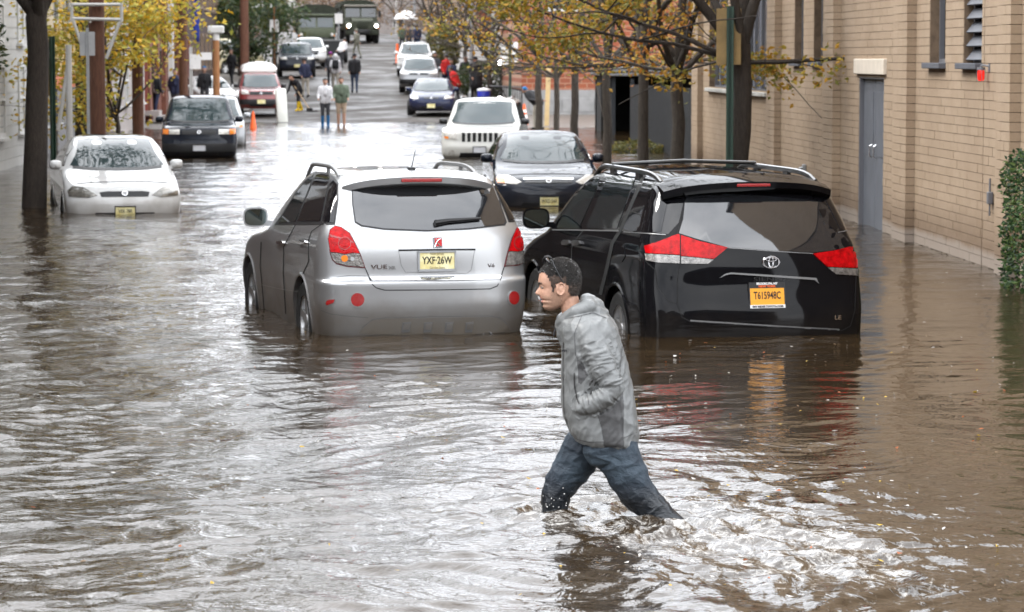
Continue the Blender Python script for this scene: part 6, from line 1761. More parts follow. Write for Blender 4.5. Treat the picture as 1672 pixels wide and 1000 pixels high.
def tree(name, label, x, y, z, h, tr, fork, leaf, nleaf, lsize, seed, bark='bark', group=None, spread=0.9, levels=3, limbs=5, lean=(0, 0), droop=0.25, clump=0.3, cat='tree', lowbias=0.0, gapf=0.0, lowfrac=0.62, minz=-9, bdir=None, lowz=4.2, bough=0.62):
    rng = random.Random(seed)
    r = empty(name, (x, y, z), 0, label, cat, group)
    mb = MB()
    tips = []
    def branch(p, d, L, rad, lev, k0=0.0):
        n = 6; pts = [p]; rr = [rad]; d = d.normalized()
        for i in range(n):
            d = (d + Vector((rng.gauss(0, 0.13), rng.gauss(0, 0.13), rng.gauss(0.02 if lev < 3 else -0.05, 0.10)))).normalized()
            p = p + d * (L / n); pts.append(p); rr.append(rad * (1 - 0.72 * (i + 1) / n) + 0.003)
        mb.tube(pts, rr, 8 if lev <= 1 else (5 if lev == 2 else 4), 0, cap=False)
        if lev >= levels:
            tips.extend(pts[1:]); return
        nb = limbs if lev == 0 else rng.choice((3, 4, 5))
        for q in range(nb):
            t = rng.uniform(0.30, 1.0); i = min(n, int(t * n) + 1) if lev else n - (q % 2)
            ang = rng.uniform(0, 2 * PI)
            side = Vector((math.cos(ang), math.sin(ang), rng.uniform(-0.15, 0.45)))
            nd = (d * (0.55 if lev else 0.5) + side * spread).normalized()
            branch(pts[i], nd, L * rng.uniform(0.5, 0.78), rr[i] * rng.uniform(0.5, 0.72), lev + 1)
        if lev >= 1: tips.extend(pts[3:])
    # flared foot and stem
    st = Vector((0, 0, -0.45)); d = Vector((lean[0], lean[1], 1)).normalized()
    pts = [Vector((0, 0, -0.45)), Vector((0, 0, 0.0)), Vector((0, 0, 0.25))] + [d * (fork * t) + Vector((rng.gauss(0, .02), rng.gauss(0, .02), 0)) for t in (0.35, 0.55, 0.75, 0.9, 1.0)]
    mb.tube(pts, [tr * 1.35, tr * 1.25, tr * 1.08, tr, tr * 0.96, tr * 0.92, tr * 0.9, tr * 0.85], 12, 0, cap=False)
    for q in range(limbs):
        ang = 2 * PI * q / limbs + rng.uniform(-0.4, 0.4)
        el = rng.uniform(0.55, 1.5)
        nd = Vector((math.cos(ang), math.sin(ang), el))
        branch(pts[-1] - d * rng.uniform(0.0, fork * 0.18), nd, (h - fork) * rng.uniform(0.55, 0.85), tr * rng.uniform(0.45, 0.68), 1)
    branch(pts[-1], d + Vector((0, 0, 0.4)), (h - fork) * 0.8, tr * 0.7, 1)
    if lowbias:      # low drooping side boughs
        for q in range(4):
            ang = rng.uniform(0, 2 * PI) if bdir is None else bdir + rng.uniform(-0.6, 0.6); branch(pts[-2], Vector((math.cos(ang), math.sin(ang), 0.12)), (h - fork) * bough, tr * 0.24, 2)
    mb.build('trunk', MT[bark], r, True, 60)
    if nleaf and tips:
        V, F = [], []
        nc = max(1, nleaf // 14)
        tips = [q for q in tips if q.z > minz] or tips
        low = [q for q in tips if q.z < lowz]
        for _ in range(nc):
            c = rng.choice(low if low and rng.random() < lowfrac else tips)
            if gapf and mnoise.noise((c + Vector((seed, 0, 0))) * 0.8) < gapf: continue
            for q in range(14):
                add_leaf(V, F, c + Vector((rng.gauss(0, clump), rng.gauss(0, clump), rng.gauss(-clump * 0.3, clump * 0.8))), lsize, rng, droop)
        m2 = MB(); m2.add(V, F); me = bpy.data.meshes.new('crown'); me.from_pydata([tuple(v) for v in m2.v], [], m2.f)
        link('crown', me, LF[leaf], r)
    return r
def bush(name, label, c, d, n_, ls, leaf, seed, power=2.0, cat='bush'):
    rng = random.Random(seed); r = empty(name, c, 0, label, cat)
    V, F = [], []
    for _ in range(n_):
        while True:
            p = Vector((rng.uniform(-1, 1), rng.uniform(-1, 1), rng.uniform(-1, 1)))
            q = (abs(p.x) ** power + abs(p.y) ** power + abs(p.z) ** power)
            lim = 1 + 0.35 * mnoise.noise(p * 2.2 + Vector((seed, 0, 0)))
            if 0.55 * lim < q < lim: break
        add_leaf(V, F, Vector((p.x * d[0], p.y * d[1], d[2] * (1 + p.z))), ls, rng, 0.0)
    me = bpy.data.meshes.new('foliage'); me.from_pydata([tuple(v) for v in V], [], F); link('foliage', me, LF[leaf], r)
    m2 = MB()
    for k in range(7):
        a = k * 0.9; m2.tube([(0.1 * math.cos(a) * d[0], 0.1 * math.sin(a) * d[1], 0), (0.5 * math.cos(a) * d[0], 0.5 * math.sin(a) * d[1], d[2] * 1.2)], [0.03, 0.01], 5)
    ellipsoid(m2, (0, 0, d[2]), (d[0] * 0.72, d[1] * 0.72, d[2] * 0.8)) if power > 3 else None
    m2.build('stems', P('dark_twigs', (0.014, 0.018, 0.010), 0.9), r)
    return r
TX = 5.50
def ty(px): return FPX * TX / (px - 600.0)
for i, (px, h, tr, fork, leaf, nl_, lab, gap) in enumerate((
        (1210, 8.0, 0.150, 2.5, 'locust', 15000, 'street tree with a thick dark trunk beside the green sign post, yellow green leaves', -0.05),
        (1107, 7.5, 0.120, 2.3, 'orange', 3000, 'street tree with orange leaves before the dark metal fence, second from the tan building', -0.1),
        (1050, 7.5, 0.110, 2.4, 'locust', 1100, 'slim street tree before the left end of dark metal fence', 0.0),
        (990, 7.2, 0.105, 2.2, 'locust', 1500, 'street tree standing just left of the dark shed opening', 0.0),
        (938, 7.2, 0.105, 2.2, 'locust', 1200, 'street tree in front of the orange red brick wall, its trunk bare', 0.0),
        (908, 6.8, 0.085, 1.9, 'locust', 600, 'thin forked street tree at left corner of the brick building', 0.05),
        (879, 6.8, 0.110, 2.3, 'locust', 600, 'furthest of the right kerb trees, beside the white SUV', 0.05))):
    y = ty(px)
    tree('street_tree', lab, TX, y, road_z(y) + 0.1, h, tr, fork + 0.35, leaf, nl_, 0.105, 40 + i, 'bark_g' if i else 'bark', 'trees along the right kerb', 0.95, 3, 5, clump=0.16, lowbias=1, gapf=gap, minz=2.45 if i >= 2 else 2.25, lowfrac=0.8 if i == 0 else 0.62)
# left side
y = 47.0
dk = tree('dark_tree', 'dark thick tree trunk standing in the flood at far left', -5.30, y, -0.25, 13.5, 0.185, 3.6, 'green', 10000, 0.24, 77, 'bark', None, 0.75, 3, 6, (0.03, 0), clump=0.40, lowfrac=0.0, minz=3.75)  # crown above the frame made tall and dense to darken the water
hbz = bush('bough', 'x', (0, 0, 0), (0.42, 0.5, 0.95), 520, 0.12, 'green', 31, 2.0)
for o in list(hbz.children):
    o.parent = dk; o.location = (-0.85, 0.2, 2.0); o.name = 'low_bough_leaves' if o.name.startswith('foliage') else 'low_bough_twigs'
bpy.data.objects.remove(hbz)
mb = MB(); mb.tube([(0, 0, 3.5), (-0.4, 0.1, 3.75), (-0.75, 0.18, 3.5), (-0.85, 0.2, 2.9)], [0.06, 0.045, 0.03, 0.02], 8); mb.build('low_bough', MT['bark'], dk, True)
tree('reflection_tree', 'tall olive leaved tree added at left, its unseen crown darkening the water', -7.0, 73.0, -0.3, 13.5, 0.20, 4.6, 'olive', 15000, 0.28, 78, 'bark', None, 0.75, 3, 6, clump=0.5, lowfrac=0.0, minz=4.5)  # added tree, crown out of view, darkens the left water's reflection
tree('yellow_sapling', 'slender sapling with bright yellow leaves between the utility poles', -5.35, 63.5, -0.25, 4.7, 0.055, 1.5, 'yellow', 5600, 0.13, 81, 'bark_g', None, 0.95, 3, 5, clump=0.22, lowbias=1)
for i, (px, D, h, lf, n_, lab) in enumerate(((392, 150, 5.6, 'green', 5200, 'dark green leafy tree behind the dark blue grey SUV'), (366, 172, 6.0, 'olive', 4200, 'olive leaved tree behind the cream pickup'), (436, 214, 6.0, 'olive', 4200, 'olive leaved tree just left of the army truck'), (352, 160, 5.6, 'green', 4200, 'dark green tree at left over the cream pickup'))):
    g = atD(px, 90, D); tree('leafy_tree', lab, g.x, g.y, road_z(g.y), h, 0.13, 1.6, lf, n_, 0.24, 90 + i, 'bark', 'leafy trees up the left side', 0.7, 3, 5, clump=0.38, lowbias=1, bough=0.3)
for i, (px, D, h, lf, n_, lab) in enumerate(((760, 146, 8.0, 'brown', 150, 'bare tree with fine twigs over the pavement crowd'), (800, 128, 7.5, 'locust', 250, 'nearly bare tree behind the lit floodlight'), (722, 170, 8.5, 'brown', 500, 'bare tree rising beyond the evergreen bush'), (700, 205, 8.5, 'brown', 600, 'bare tree far uphill right of the traffic signal'), (648, 262, 9.5, 'brown', 2500, 'bare tree at the far end behind the traffic signal'), (545, 255, 9.5, 'brown', 2500, 'bare tree at the far end between the two army trucks'), (455, 270, 9.5, 'brown', 2500, 'bare tree at the far end left of the trucks'), (600, 275, 9.5, 'brown', 2500, 'bare tree at the far end above the lit truck'))):
    g = atD(px, 90, D); tree('bare_tree', lab, g.x, g.y, road_z(g.y), h, 0.11, 1.9, lf, n_, 0.14 if D < 220 else 0.26, 120 + i, 'bark_g', 'bare trees uphill', 0.95, 3, 6, clump=0.3, lowbias=1)
bush('hedge', 'dense green clipped hedge at right edge in front of the tan wall', (7.18, 28.9, -0.30), (0.62, 1.75, 0.90), 15000, 0.062, 'hedge', 5, 6.0, 'hedge')
g = atD(722, 90, 158); bush('evergreen_bush', 'rounded dark evergreen bush on the right pavement uphill', (g.x, g.y, road_z(g.y)), (0.95, 0.95, 1.25), 4500, 0.16, 'olive', 6)
g = atD(795, 120, 130); bush('green_shrub', 'green shrub behind the black railings and floodlight', (g.x, g.y, road_z(g.y)), (1.5, 1.2, 0.85), 4000, 0.14, 'green', 7)
g = atD(1042, 240, 74); bush('low_shrub', 'low straggly plants by the dark metal fence foot', (g.x, g.y, -0.3), (0.75, 0.6, 0.32), 1500, 0.09, 'olive', 8)

# ================================================================== STREET FURNITURE
def pole_at(px, Xl): return FPX * Xl / (px - 600.0)
PXL = -5.05
def upole(label, px, r_, h, mat, extra=None, Xl=PXL):
    y = pole_at(px, Xl); z = road_z(y)
    r = empty('utility_pole', (Xl, y, z), 0, label, 'pole', 'wooden poles along the left kerb')
    mb = MB(); mb.tube([(0, 0, -0.3), (0, 0, h * 0.5), (0, 0, h)], [r_, r_ * 0.94, r_ * 0.85], 14, cap=True); mb.build('shaft', mat, r, True)
    if h > 5:
        mb = MB(); mb.box((0, 0, h - 0.6), (2.2, 0.1, 0.12)); mb.build('crossarm', mat, r)
    return r
p1 = upole('thick red brown utility pole with a white bracket behind the white coupe', 163, 0.155, 9, MT['wood'])
mb = MB()
for a, b_ in (((-0.42, -0.2, 3.45), (-0.26, -0.2, 2.95)), ((0.45, -0.2, 3.4), (0.19, -0.2, 2.72)), ((-0.44, -0.2, 3.46), (0.50, -0.2, 3.44)), ((-0.44, -0.2, 3.40), (-0.44, -0.2, 3.75)), ((0.48, -0.2, 3.40), (0.48, -0.2, 3.75)), ((-0.44, -0.2, 3.72), (0.5, -0.2, 3.72))): mb.tube([a, b_], 0.03, 8)
mb.tube([(-0.1, -0.12, 3.4), (-0.1, -0.22, 3.4)], 0.02, 6); mb.build('bracket', MT['whitewood'], p1, True)
upole('brown utility pole wrapped by the yellow sapling leaves', 228, 0.13, 9, MT['wood'])
p3 = upole('brown utility pole with a white painted foot guard, right of the brick house', 302, 0.125, 9, MT['wood'])
mb = MB(); mb.tube([(0.05, -0.14, -0.3), (0.05, -0.14, 1.45)], 0.06, 8); mb.build('guard', MT['whitewood'], p3, True)
p4 = upole('orange brown pole carrying a white T shaped lamp', 355, 0.125, 3.55, MT['wood_o'])
mb = MB(); mb.bbox((0, -0.05, 3.45), (0.55, 0.25, 0.26), 0.05); mb.tube([(0, 0, 3.1), (0, 0, 3.4)], 0.12, 10); mb.build('lamp_head', MT['whitewood'], p4)
upole('dark red brown pole left of the red van', 401, 0.19, 9, MT['wood'])
upole('dark pole with bleached lower half beside the dark blue grey SUV', 450, 0.16, 8, MT['bark'])
def sign(name, label, x, y, z0, h, pw, pm, panels, rz=0.0):
    """panels: (dx, z centre, w, h, material)"""
    r = empty(name, (x, y, z0), rz, label, 'sign')
    mb = MB(); mb.prism([(-pw / 2, -pw * 0.35), (-pw * 0.2, -pw * 0.35), (-pw * 0.2, pw * 0.3), (pw * 0.2, pw * 0.3), (pw * 0.2, -pw * 0.35), (pw / 2, -pw * 0.35), (pw / 2, pw * 0.42), (-pw / 2, pw * 0.42)], 'z', -0.2, h); mb.build('post', pm, r)
    for dx, zc, w_, h_, m_, dy in panels:
        mb = MB(); mb.bbox((dx, dy, zc), (w_, 0.012, h_), 0.004); p_ = mb.build('panel', m_, r)
        mb = MB()
        for zz in (-0.3, 0.3): mb.lathe([(0, 0), (0.014, 0), (0.014, 0.012), (0, 0.014)], 8, Matrix.Translation((dx * 0.3, dy - 0.008, zc + zz * h_)) @ Matrix.Rotation(R(90), 4, 'X'))
        mb.build('bolt', MT['steel'], p_)
    return r
y = FPX * 5.30 / 592.0
sign('parking_sign', 'back of a weathered parking sign on a green post, right kerb', 5.30, y, -0.3, 3.42, 0.105, MT['greenpost'], ((-0.02, 2.98, 0.36, 0.82, MT['signbrown'], 0.065),), R(-6))
y = FPX * 5.55 / 509.0
sign('parking_sign', 'back of a narrow parking sign on a dark green post left of the coupe', -5.55, y, -0.3, 3.05, 0.085, MT['greenpost'], ((0.0, 2.50, 0.19, 0.98, MT['signbrown'], 0.055),), R(45))
y = FPX * 4.95 / 452.0
sign('small_sign', 'grey back of a square sign on a thin post beside the thick utility pole', -4.95, y, -0.3, 3.2, 0.05, MT['steel'], ((0.0, 2.92, 0.27, 0.42, MT['steel'], 0.04),), R(12))
y = FPX * 5.2 / 478.0
r = empty('white_post', (-5.25, y, -0.3), 0, 'white painted post with a slanting stay at left', 'post')
mb = MB(); mb.tube([(0, 0, -0.1), (0, 0, 2.9)], 0.055, 10); mb.build('shaft', MT['whitewood'], r, True)
mb = MB(); mb.tube([(-0.2, 0, 1.4), (-0.02, 0, 2.5)], 0.035, 8); mb.build('stay', MT['whitewood'], r, True)
g = atD(312, 150, 96); z = road_z(g.y)
sign('notice_sign', 'white and pink notice signs on white posts near the poles', g.x, g.y, z, 2.9, 0.10, MT['whitewood'], ((0.15, 2.42, 0.36, 0.48, MT['signwhite'], -0.06), (0.5, 2.60, 0.36, 0.24, MT['signwhite'], -0.06)))
g = atD(428, 60, 165); z = road_z(g.y)
sign('white_sign', 'white hanging sign board between the dark pole and leafy trees', g.x, g.y, z, 4.6, 0.1, MT['steel'], ((0.0, 3.3, 1.1, 0.25, MT['signwhite'], -0.06),))
g = atD(448, 60, 150); z = road_z(g.y)
sign('street_sign', 'pair of white parking signs on the bleached pole uphill', g.x, g.y, z, 3.6, 0.08, MT['wood_o'], ((-0.13, 2.65, 0.19, 0.62, MT['signwhite'], -0.06), (0.13, 2.65, 0.19, 0.62, MT['signwhite'], -0.06)))
g = atD(833, 100, 112); z = road_z(g.y)
sign('twin_sign', 'pale sign boards on two grey posts near the lit floodlight', g.x, g.y, z, 3.2, 0.10, MT['greenpost'], ((-0.22, 2.45, 0.30, 0.85, MT['signwhite'], 0.06), (0.16, 2.5, 0.26, 0.80, MT['signwhite'], 0.06)))
g = atD(476, 15, 175); z = road_z(g.y)
sign('white_sign', 'small white sign above the dark green tree left of army truck', g.x, g.y, z, 4.2, 0.08, MT['steel'], ((0.0, 3.4, 0.42, 0.7, MT['signwhite'], -0.06),))
g = atD(553, 30, 183); z = road_z(g.y)
sign('white_sign', 'round topped white sign between the two army trucks', g.x, g.y, z, 2.6, 0.08, MT['steel'], ((0.0, 2.2, 0.48, 0.62, MT['signwhite'], -0.06),))
# blue banner
g = atD(319, 40, 128); r = empty('banner', (g.x, g.y, road_z(g.y)), 0, 'tall blue banner hanging in front of the dark brick house', 'banner')
mb = MB(); n = 10; vs, fs = [], []
for i in range(n + 1):
    z = 2.55 + 3.2 * i / n
    for j in range(4): vs.append((-0.17 + 0.34 * j / 3, 0.03 * math.sin(3 * z + j), z))
for i in range(n):
    for j in range(3): fs.append((i * 4 + j, i * 4 + j + 1, i * 4 + j + 5, i * 4 + j + 4))
mb.add(vs, fs); o = mb.build('cloth', P('blue_cloth', (0.012, 0.035, 0.28), 0.7, var=0.1), r, True); md = o.modifiers.new('s', 'SOLIDIFY'); md.thickness = 0.006
mb = MB(); mb.tube([(-0.22, 0.05, -0.2), (-0.22, 0.05, 6.0)], 0.035, 8); mb.tube([(-0.22, 0.05, 5.8), (0.2, 0.03, 5.8)], 0.015, 6); mb.build('post', MT['steel'], r, True)
# traffic signal at the junction
g = atD(648, 70, 226); r = empty('traffic_signal', (g.x, g.y, road_z(g.y)), 0, 'white traffic signal mast with yellow signal heads at the junction', 'signal')
mb = MB(); mb.tube([(0, 0, -0.2), (0, 0, 6.0)], [0.14, 0.11], 10); mb.tube([(0, 0, 4.6), (2.0, 0, 4.2)], 0.10, 8); mb.tube([(0, 0, 4.9), (-5, 0, 5.2)], 0.08, 8); mb.build('mast', MT['whitewood'], r, True)
for x, z in ((0.2, 2.9), (-4.4, 4.6)):
    mb = MB(); mb.bbox((x, -0.15, z), (0.55, 0.3, 0.36), 0.05); hd_ = mb.build('signal_head', P('signal_yellow', (0.75, 0.36, 0.01), 0.5), r)
    for q in range(2):
        mb = MB(); mb.lathe([(0, 0), (0.1, 0), (0.11, 0.08), (0.1, 0.08), (0.09, 0.01)], 12, Matrix.Translation((x - 0.13 + 0.26 * q, -0.30, z)) @ Matrix.Rotation(R(90), 4, 'X')); mb.build('lens', MT['trim'], hd_, True)
# grey poles and signs on the right uphill
for px, D, h, lab in ((677, 195, 7.0, 'pale grey lamp post uphill beside the umbrella'), (770, 128, 6.5, 'grey post rising from the pavement crowd')):
    g = atD(px, 80, D); mb = MB(); mb.tube([(0, 0, -0.3), (0, 0, h)], [0.10, 0.08], 10); mb.tube([(0, 0, h), (-0.8, 0, h + 0.3), (-1.8, 0, h + 0.35)], 0.05, 8); mb.bbox((-2.0, 0, h + 0.33), (0.6, 0.25, 0.15), 0.04); mb.lathe([(0.16, -0.2), (0.16, 0.35), (0.11, 0.45)], 12)
    o = mb.build('lamp_post', MT['steel'], None, True); o.location = (g.x, g.y, road_z(g.y)); tag(o, lab, 'lamp post')
g = atD(718, 20, 208); r = empty('shop_sign', (g.x, g.y, road_z(g.y)), 0, 'red and white shop sign projecting from the far orange brick house', 'sign')
mb = MB(); mb.bbox((0, 0, 6.1), (1.4, 0.2, 0.7), 0.04); mb.tube([(0.7, 0, 6.1), (2.2, 0, 6.1)], 0.04, 6); mb.build('board', MT['signred'], r)
mb = MB(); mb.bbox((-0.45, -0.115, 6.1), (0.42, 0.03, 0.45), 0.02); mb.build('panel', MT['signwhite'], r)
# cones and posts
def cone(label, px, D, h, z=None, stripes=True):
    g = atD(px, 150, D); z = road_z(g.y) if z is None else z
    r = empty('traffic_cone', (g.x, g.y, z), 0, label, 'cone')
    k = h / 0.75
    mb = MB(); mb.lathe([(0.14 * k, 0.03), (0.135 * k, 0.05), (0.03 * k, h), (0.0, h)], 16); mb.build('cone_body', MT['orange'], r, True)
    mb = MB(); mb.bbox((0, 0, 0.02), (0.36 * k, 0.36 * k, 0.045), 0.012); mb.build('base', MT['orange'], r)
    if stripes:
        for a, b_ in ((0.42, 0.55), (0.65, 0.76)):
            f = lambda t: 0.135 * k - 0.105 * k * (t * h - 0.05) / (h - 0.05) + 0.004
            mb = MB(); mb.lathe([(f(a), a * h), (f(b_), b_ * h)], 16); mb.build('stripe', MT['reflwhite'], r, True)
cone('orange traffic cone in the shallow water before the red van', 413, 99.0, 0.72, stripes=False)
cone('orange cone with white stripes among the right kerb trees', 856, 103.0, 0.85)
g = atD(649, 80, 168); r = empty('channel_post', (g.x, g.y, road_z(g.y)), 0, 'tall orange channelizer post up the road on the right', 'post')
mb = MB(); mb.lathe([(0.16, 0.0), (0.10, 0.1), (0.085, 0.9), (0.07, 1.15), (0, 1.16)], 14); mb.build('tube', MT['orange'], r, True)
mb = MB(); mb.bbox((0, 0, 0.03), (0.5, 0.5, 0.07), 0.02); mb.build('base', MT['trim'], r)
# white mattress, plank, bin
g = atD(461, 150, 108.5)
mb = MB(); mb.bbox((0, 0, 0.62), (0.40, 0.22, 1.35), 0.07, R(8)); o = mb.build('upright_mattress', P('white_vinyl', (0.74, 0.74, 0.68), 0.45, var=0.05), None, True); o.location = (g.x, g.y, -0.05); o.rotation_euler = (0, R(-3), 0); tag(o, 'white rolled mattress standing upright beside the red van', 'mattress')
g = atD(894, 160, 102); mb = MB(); mb.box((0, 0, 1.05), (0.16, 0.05, 2.3), M=Matrix.Rotation(R(2), 3, 'Y')); o = mb.build('plank', P('pale_plank', (0.55, 0.40, 0.20), 0.7, var=0.15), None); o.location = (g.x, g.y, -0.1); tag(o, 'pale wooden plank leaning upright between the right trees', 'plank')
g = atD(790, 150, 118); r = empty('wheelie_bin', (g.x, g.y, road_z(g.y) + 0.12), 0, 'blue bin with a white top behind the white SUV', 'bin')
mb = MB(); mb.lathe([(0.0, 0), (0.22, 0), (0.27, 0.75), (0.25, 0.78)], 16); mb.build('drum', MT['bluebin'], r, True)
mb = MB(); mb.lathe([(0.28, 0.76), (0.28, 0.82), (0.0, 0.88)], 16); mb.build('lid', MT['reflwhite'], r, True)
# floodlight, lit
g = atD(818, 103, 119); zf = g.z; zr = road_z(g.y)
r = empty('floodlight', (g.x, g.y, zr), 0, 'lit white floodlight on a tripod beside the red brick building', 'lamp')
mb = MB()
for k in range(3):
    a = 2.1 * k; mb.tube([(0, 0, 1.0), (0.45 * math.cos(a), 0.45 * math.sin(a), 0.12)], 0.02, 6)
mb.tube([(0, 0, 0.9), (0, 0, zf - zr - 0.15)], 0.02, 6); mb.build('tripod', MT['trim'], r)
mb = MB(); mb.bbox((0, 0.06, zf - zr), (0.30, 0.10, 0.24), 0.03); mb.build('housing', MT['trim'], r)
mb = MB(); mb.lathe([(0, 0.02), (0.09, 0.01), (0.11, 0.0)], 16, Matrix.Translation((0, -0.0, zf - zr)) @ Matrix.Rotation(R(90), 4, 'X')); mb.build('lamp_glass', MT['lamp_on'], r)
# black railings in front of the pavement crowd
g0, g1 = atD(800, 150, 118), atD(852, 150, 111); r = empty('iron_railing', (g0.x, g0.y, road_z(g0.y) + 0.1), 0, 'black iron railing beside the sign posts on the right pavement', 'railing')
dv = g1 - g0; dv.z = 0
for k in range(16):
    p = dv * (k / 15.0); mb = MB(); mb.tube([(p.x, p.y, 0), (p.x, p.y, 1.05)], 0.03 if k % 5 == 0 else 0.018, 6); mb.build('baluster', MT['trim'], r)
for zz in (0.12, 0.98):
    mb = MB(); mb.tube([(0, 0, zz), (dv.x, dv.y, zz)], 0.025, 6); mb.build('rail', MT['trim'], r)
# dark metal fence and shed beside the tan building
MT['fence'] = P('dark_metal_fence', (0.008, 0.009, 0.011), 0.8, var=0.2, vscale=2)
a, b_ = Vector((7.15, 80.0, 0)), Vector((7.75, 66.0, 0)); r = empty('metal_fence', (a.x, a.y, -0.4), 0, 'dark vertical slat metal fence between the tan building and the shed', 'fence')
dv = b_ - a; ang = math.atan2(dv.y, dv.x); Lf = dv.length; ns_ = 56
for k in range(ns_):
    p = dv * ((k + 0.5) / ns_); mb = MB(); mb.box((p.x, p.y, 1.08), (Lf / ns_ - 0.03, 0.02, 1.95), ang); mb.build('slat', MT['fence'], r)
for zz in (0.35, 1.75, 2.02):
    mb = MB(); p = dv / 2; mb.box((p.x + 0.03, p.y, zz), (Lf, 0.05, 0.06), ang); mb.build('rail', MT['fence'] if zz < 2 else MT['steel'], r)
for k in range(6):
    p = dv * (k / 5.0); mb = MB(); mb.box((p.x + 0.05, p.y, 1.1), (0.09, 0.09, 2.2), ang); mb.build('post', MT['fence'], r)
r = empty('shed', (7.6, 91, -0.3), 0, 'dark open shed with a flat grey roof behind the slim trees', 'shed')
mb = MB(); mb.box((2.5, 3.0, 1.0), (0.12, 6.0, 2.3)); mb.box((1.2, 6.0, 1.0), (2.6, 0.12, 2.3)); mb.box((0.0, 5.0, 1.0), (0.12, 2.0, 2.3)); mb.build('wall', MT['gap'], r)
mb = MB(); mb.bbox((1.25, 3.0, 2.25), (3.0, 6.6, 0.28), 0.03); mb.build('roof', MT['garage'], r)
for q in ((0, 0), (2.5, 0), (0, 3.0)):
    mb = MB(); mb.box((q[0], q[1], 1.0), (0.12, 0.12, 2.4)); mb.build('post', MT['fence'], r)
# white umbrella uphill
g = atD(663, 60, 188); r = empty('umbrella', (g.x, g.y, road_z(g.y)), 0, 'large white umbrella held up uphill on the right', 'umbrella')
mb = MB(); mb.lathe([(0.0, 2.62), (0.35, 2.52), (0.62, 2.32), (0.78, 2.05)], 16); mb.build('canopy', MT['signwhite'], r, True)
mb = MB(); mb.tube([(0, 0, 1.0), (0, 0, 2.7)], 0.015, 6); mb.build('stick', MT['trim'], r)
# black trailer in front of the first army truck
g = atD(542, 100, 170); r = empty('trailer', (g.x, g.y, road_z(g.y)), R(4), 'black open box trailer in front of the army truck', 'trailer')
mb = MB(); mb.bbox((0, 0, 0.85), (1.45, 2.6, 0.9), 0.03); mb.build('box', MT['trim'], r)
mb = MB(); mb.box((0, -1.32, 1.28), (1.5, 0.06, 0.08)); mb.build('top_rail', MT['rail'], r)
for sx in (-1, 1):
    mb = MB(); mb.lathe([(0.18, -0.1), (0.33, -0.1), (0.35, 0), (0.33, 0.1), (0.18, 0.1)], 18, Matrix.Translation((sx * 0.78, -0.2, 0.35)) @ Matrix.Rotation(R(90), 4, 'Y'), closed=True); mb.build('wheel', MT['rubber'], r, True)

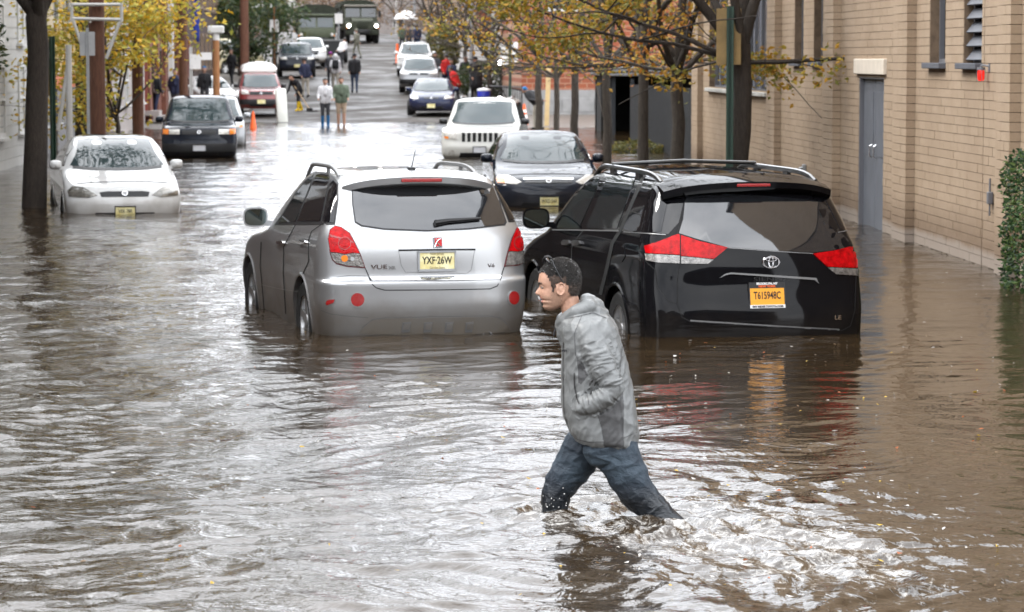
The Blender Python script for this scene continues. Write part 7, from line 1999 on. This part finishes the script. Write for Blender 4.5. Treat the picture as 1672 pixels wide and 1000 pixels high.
# ================================================================== ARMY TRUCKS
def truck(label, px, D, front, lit, yaw):
    g = atD(px, 60, D)
    r = empty('army_truck', (g.x, g.y + 0.2, road_z(g.y)), PI + yaw, label, 'truck', 'army trucks at the top of the hill')
    B = lambda name, c, d, m_, b__=0.03, par=None: (lambda q: (q.bbox(c, d, b__), q.build(name, m_, par or r, True, 30))[1])(MB())
    fm = MT[front]
    B('chassis', (0, -2.8, 0.80), (0.9, 6.6, 0.3), MT['trim'])
    B('bumper', (0, 0.0, 0.75), (2.3, 0.28, 0.34), MT['olive_d'])
    if lit:
        mb = MB(); mb.prism([(0.0, 0.95), (0.0, 1.55), (-0.15, 1.68), (-1.2, 1.80), (-1.2, 0.95)], 'x', -0.72, 0.72); mb.build('bonnet', fm, r)
        for sx in (-1, 1):
            mb = MB(); mb.prism([(0.05, 1.0), (0.08, 1.35), (-0.10, 1.48), (-1.2, 1.50), (-1.2, 1.2), (-0.9, 1.0)], 'x', sx * 0.72 if sx > 0 else -1.18, sx * 1.18 if sx > 0 else -0.72); mb.build('wing', fm, r)
        B('grille', (0, 0.03, 1.25), (0.8, 0.06, 0.5), MT['olive_d'])
        for k in range(7): B('grille_bar', (-0.36 + 0.12 * k, 0.07, 1.25), (0.03, 0.03, 0.48), fm, 0.008)
        cab = -1.2; zc = 1.7
    else:
        cab = -0.05; zc = 1.45
    B('cab', (0, cab - 0.85, (0.95 + zc) / 2), (2.36, 1.7, zc - 0.95), fm)
    mb = MB(); mb.prism([(cab, zc), (cab - 0.22, zc + 0.85), (cab - 1.7, zc + 0.9), (cab - 1.7, zc)], 'x', -1.14, 1.14); cb = mb.build('cab_top', fm, r)
    sl = Matrix.Rotation(math.atan2(0.22, 0.85), 3, 'X')
    for sx in (-1, 1):
        mb = MB(); mb.box((sx * 0.55, cab - 0.10, zc + 0.42), (0.98, 0.03, 0.62), M=sl); mb.build('windscreen', MT['windscreen'] if not lit else MT['glass'], cb)
    B('visor', (0, cab - 0.15, zc + 0.90), (2.3, 0.3, 0.12), MT['olive_l'] if not lit else MT['signback'])
    B('roof', (0, cab - 1.0, zc + 0.97), (2.34, 1.6, 0.12), MT['olive_d'])
    for sx in (-1, 1):
        B('door_mirror', (sx * 1.32, cab - 0.1, zc + 0.35), (0.22, 0.06, 0.42), MT['trim'], 0.02)
        mb = MB(); mb.tube([(sx * 1.15, cab - 0.1, zc + 0.6), (sx * 1.32, cab - 0.1, zc + 0.5)], 0.015, 6); mb.build('mirror_arm', MT['trim'], r)
        mb = MB(); mb.lathe([(0.0, 0.02), (0.105, 0.0), (0.12, -0.05)], 16, Matrix.Translation((sx * (0.95 if lit else 0.98), 0.10 if lit else 0.0, 1.22 if lit else 1.1)) @ Matrix.Rotation(R(-90), 4, 'X')); hl = mb.build('headlight', MT['headlight_on'] if lit else MT['clearlens'], r, True)
        B('marker_lamp', (sx * 1.1, 0.1, 1.05), (0.1, 0.05, 0.08), MT['amber'], 0.01)
    # canvas covered bed with bows
    mb = MB(); mb.prism([(-1.25, 1.2), (-1.25, 2.55), (-1.1, 2.85), (-0.6, 3.0), (0.6, 3.0), (1.1, 2.85), (1.25, 2.55), (1.25, 1.2)], 'y', cab - 1.85, cab - 6.2); mb.build('canvas_cover', MT['olive_d'], r)
    for k in range(5):
        mb = MB(); y_ = cab - 1.9 - k * 1.05; mb.tube([(-1.26, y_, 1.3), (-1.26, y_, 2.55), (-1.1, y_, 2.87), (-0.6, y_, 3.02), (0.6, y_, 3.02), (1.1, y_, 2.87), (1.26, y_, 2.55), (1.26, y_, 1.3)], 0.03, 6); mb.build('bow', MT['olive_d'], r)
    for ya in ((-0.75, -4.2, -5.5) if lit else (-0.9, -4.2, -5.5)):
        for sx in (-1, 1):
            mb = MB(); mb.lathe([(0.26, -0.16), (0.50, -0.17), (0.56, -0.1), (0.56, 0.1), (0.50, 0.17), (0.26, 0.16)], 22, Matrix.Translation((sx * 1.0, ya, 0.56)) @ Matrix.Rotation(R(90), 4, 'Y'), closed=True); wh = mb.build('wheel', MT['rubber'], r, True, 40)
            mb = MB(); mb.lathe([(0.26, 0.12), (0.12, 0.05), (0.1, 0.14), (0, 0.14)], 16, Matrix.Translation((sx * 1.0, ya, 0.56)) @ Matrix.Rotation(R(90) * sx, 4, 'Y')); mb.build('hub', MT['olive'], wh, True)
    B('plate', (0.35, 0.15, 0.75), (0.5, 0.03, 0.16), MT['plate_w'] if lit else MT['olive_l'], 0.01)
truck('olive army truck with a wide pale windscreen parked uphill on the left', 517, 186.0, 'olive_l', False, R(2))
truck('olive army truck coming down the hill with both headlights lit', 592, 203.0, 'olive', True, R(6))

# ---- leaf litter and scraps drifting on the flood
rng = random.Random(21); V, F = [], []
for _ in range(280):
    if rng.random() < 0.6: px, py = rng.uniform(860, 1660), rng.uniform(400, 980)
    else: px, py = rng.uniform(20, 1640), rng.uniform(420, 990)
    q = G(px, py)
    if q.x > 6.8: continue
    s = rng.uniform(0.008, 0.022); a = rng.uniform(0, 6.28); o = len(V); z = 0.012
    for k, (u, v_) in enumerate(((1, 0), (0.2, 0.45), (-1, 0.1), (-0.1, -0.5))):
        V.append((q.x + s * (u * math.cos(a) - v_ * math.sin(a)), q.y + s * (u * math.sin(a) + v_ * math.cos(a)), z + rng.uniform(-0.004, 0.01)))
    F.append((o, o + 1, o + 2, o + 3))
me = bpy.data.meshes.new('leaf_litter'); me.from_pydata(V, [], F)
tag(link('leaf_litter', me, leaf_mat('litter', [(0.45, 0.30, 0.04), (0.50, 0.48, 0.45), (0.30, 0.08, 0.02), (0.16, 0.10, 0.05), (0.55, 0.54, 0.52)])), 'small leaves and scraps drifting on the flood water', 'leaf litter', kind='stuff')

# ---- droplets thrown up by his legs
rng = random.Random(33); mb = MB()
for px, py, n_ in ((900, 828, 16), (925, 832, 10), (1085, 858, 14), (1110, 862, 12)):
    c = atD(px, py, 15.1)
    for _ in range(n_):
        s = rng.uniform(0.0015, 0.0036)
        ellipsoid(mb, c + Vector((rng.gauss(0, 0.05), rng.gauss(0, 0.09), abs(rng.gauss(0, 0.045)))), (s, s, s * rng.uniform(0.8, 1.5)), None, 6, 4)
tag(mb.build('splash_droplets', P('splash_water', (0.55, 0.54, 0.52), 0.08, ior=1.4), None, True, None), 'water droplets splashing round the wading man\'s legs', 'splash', kind='stuff')
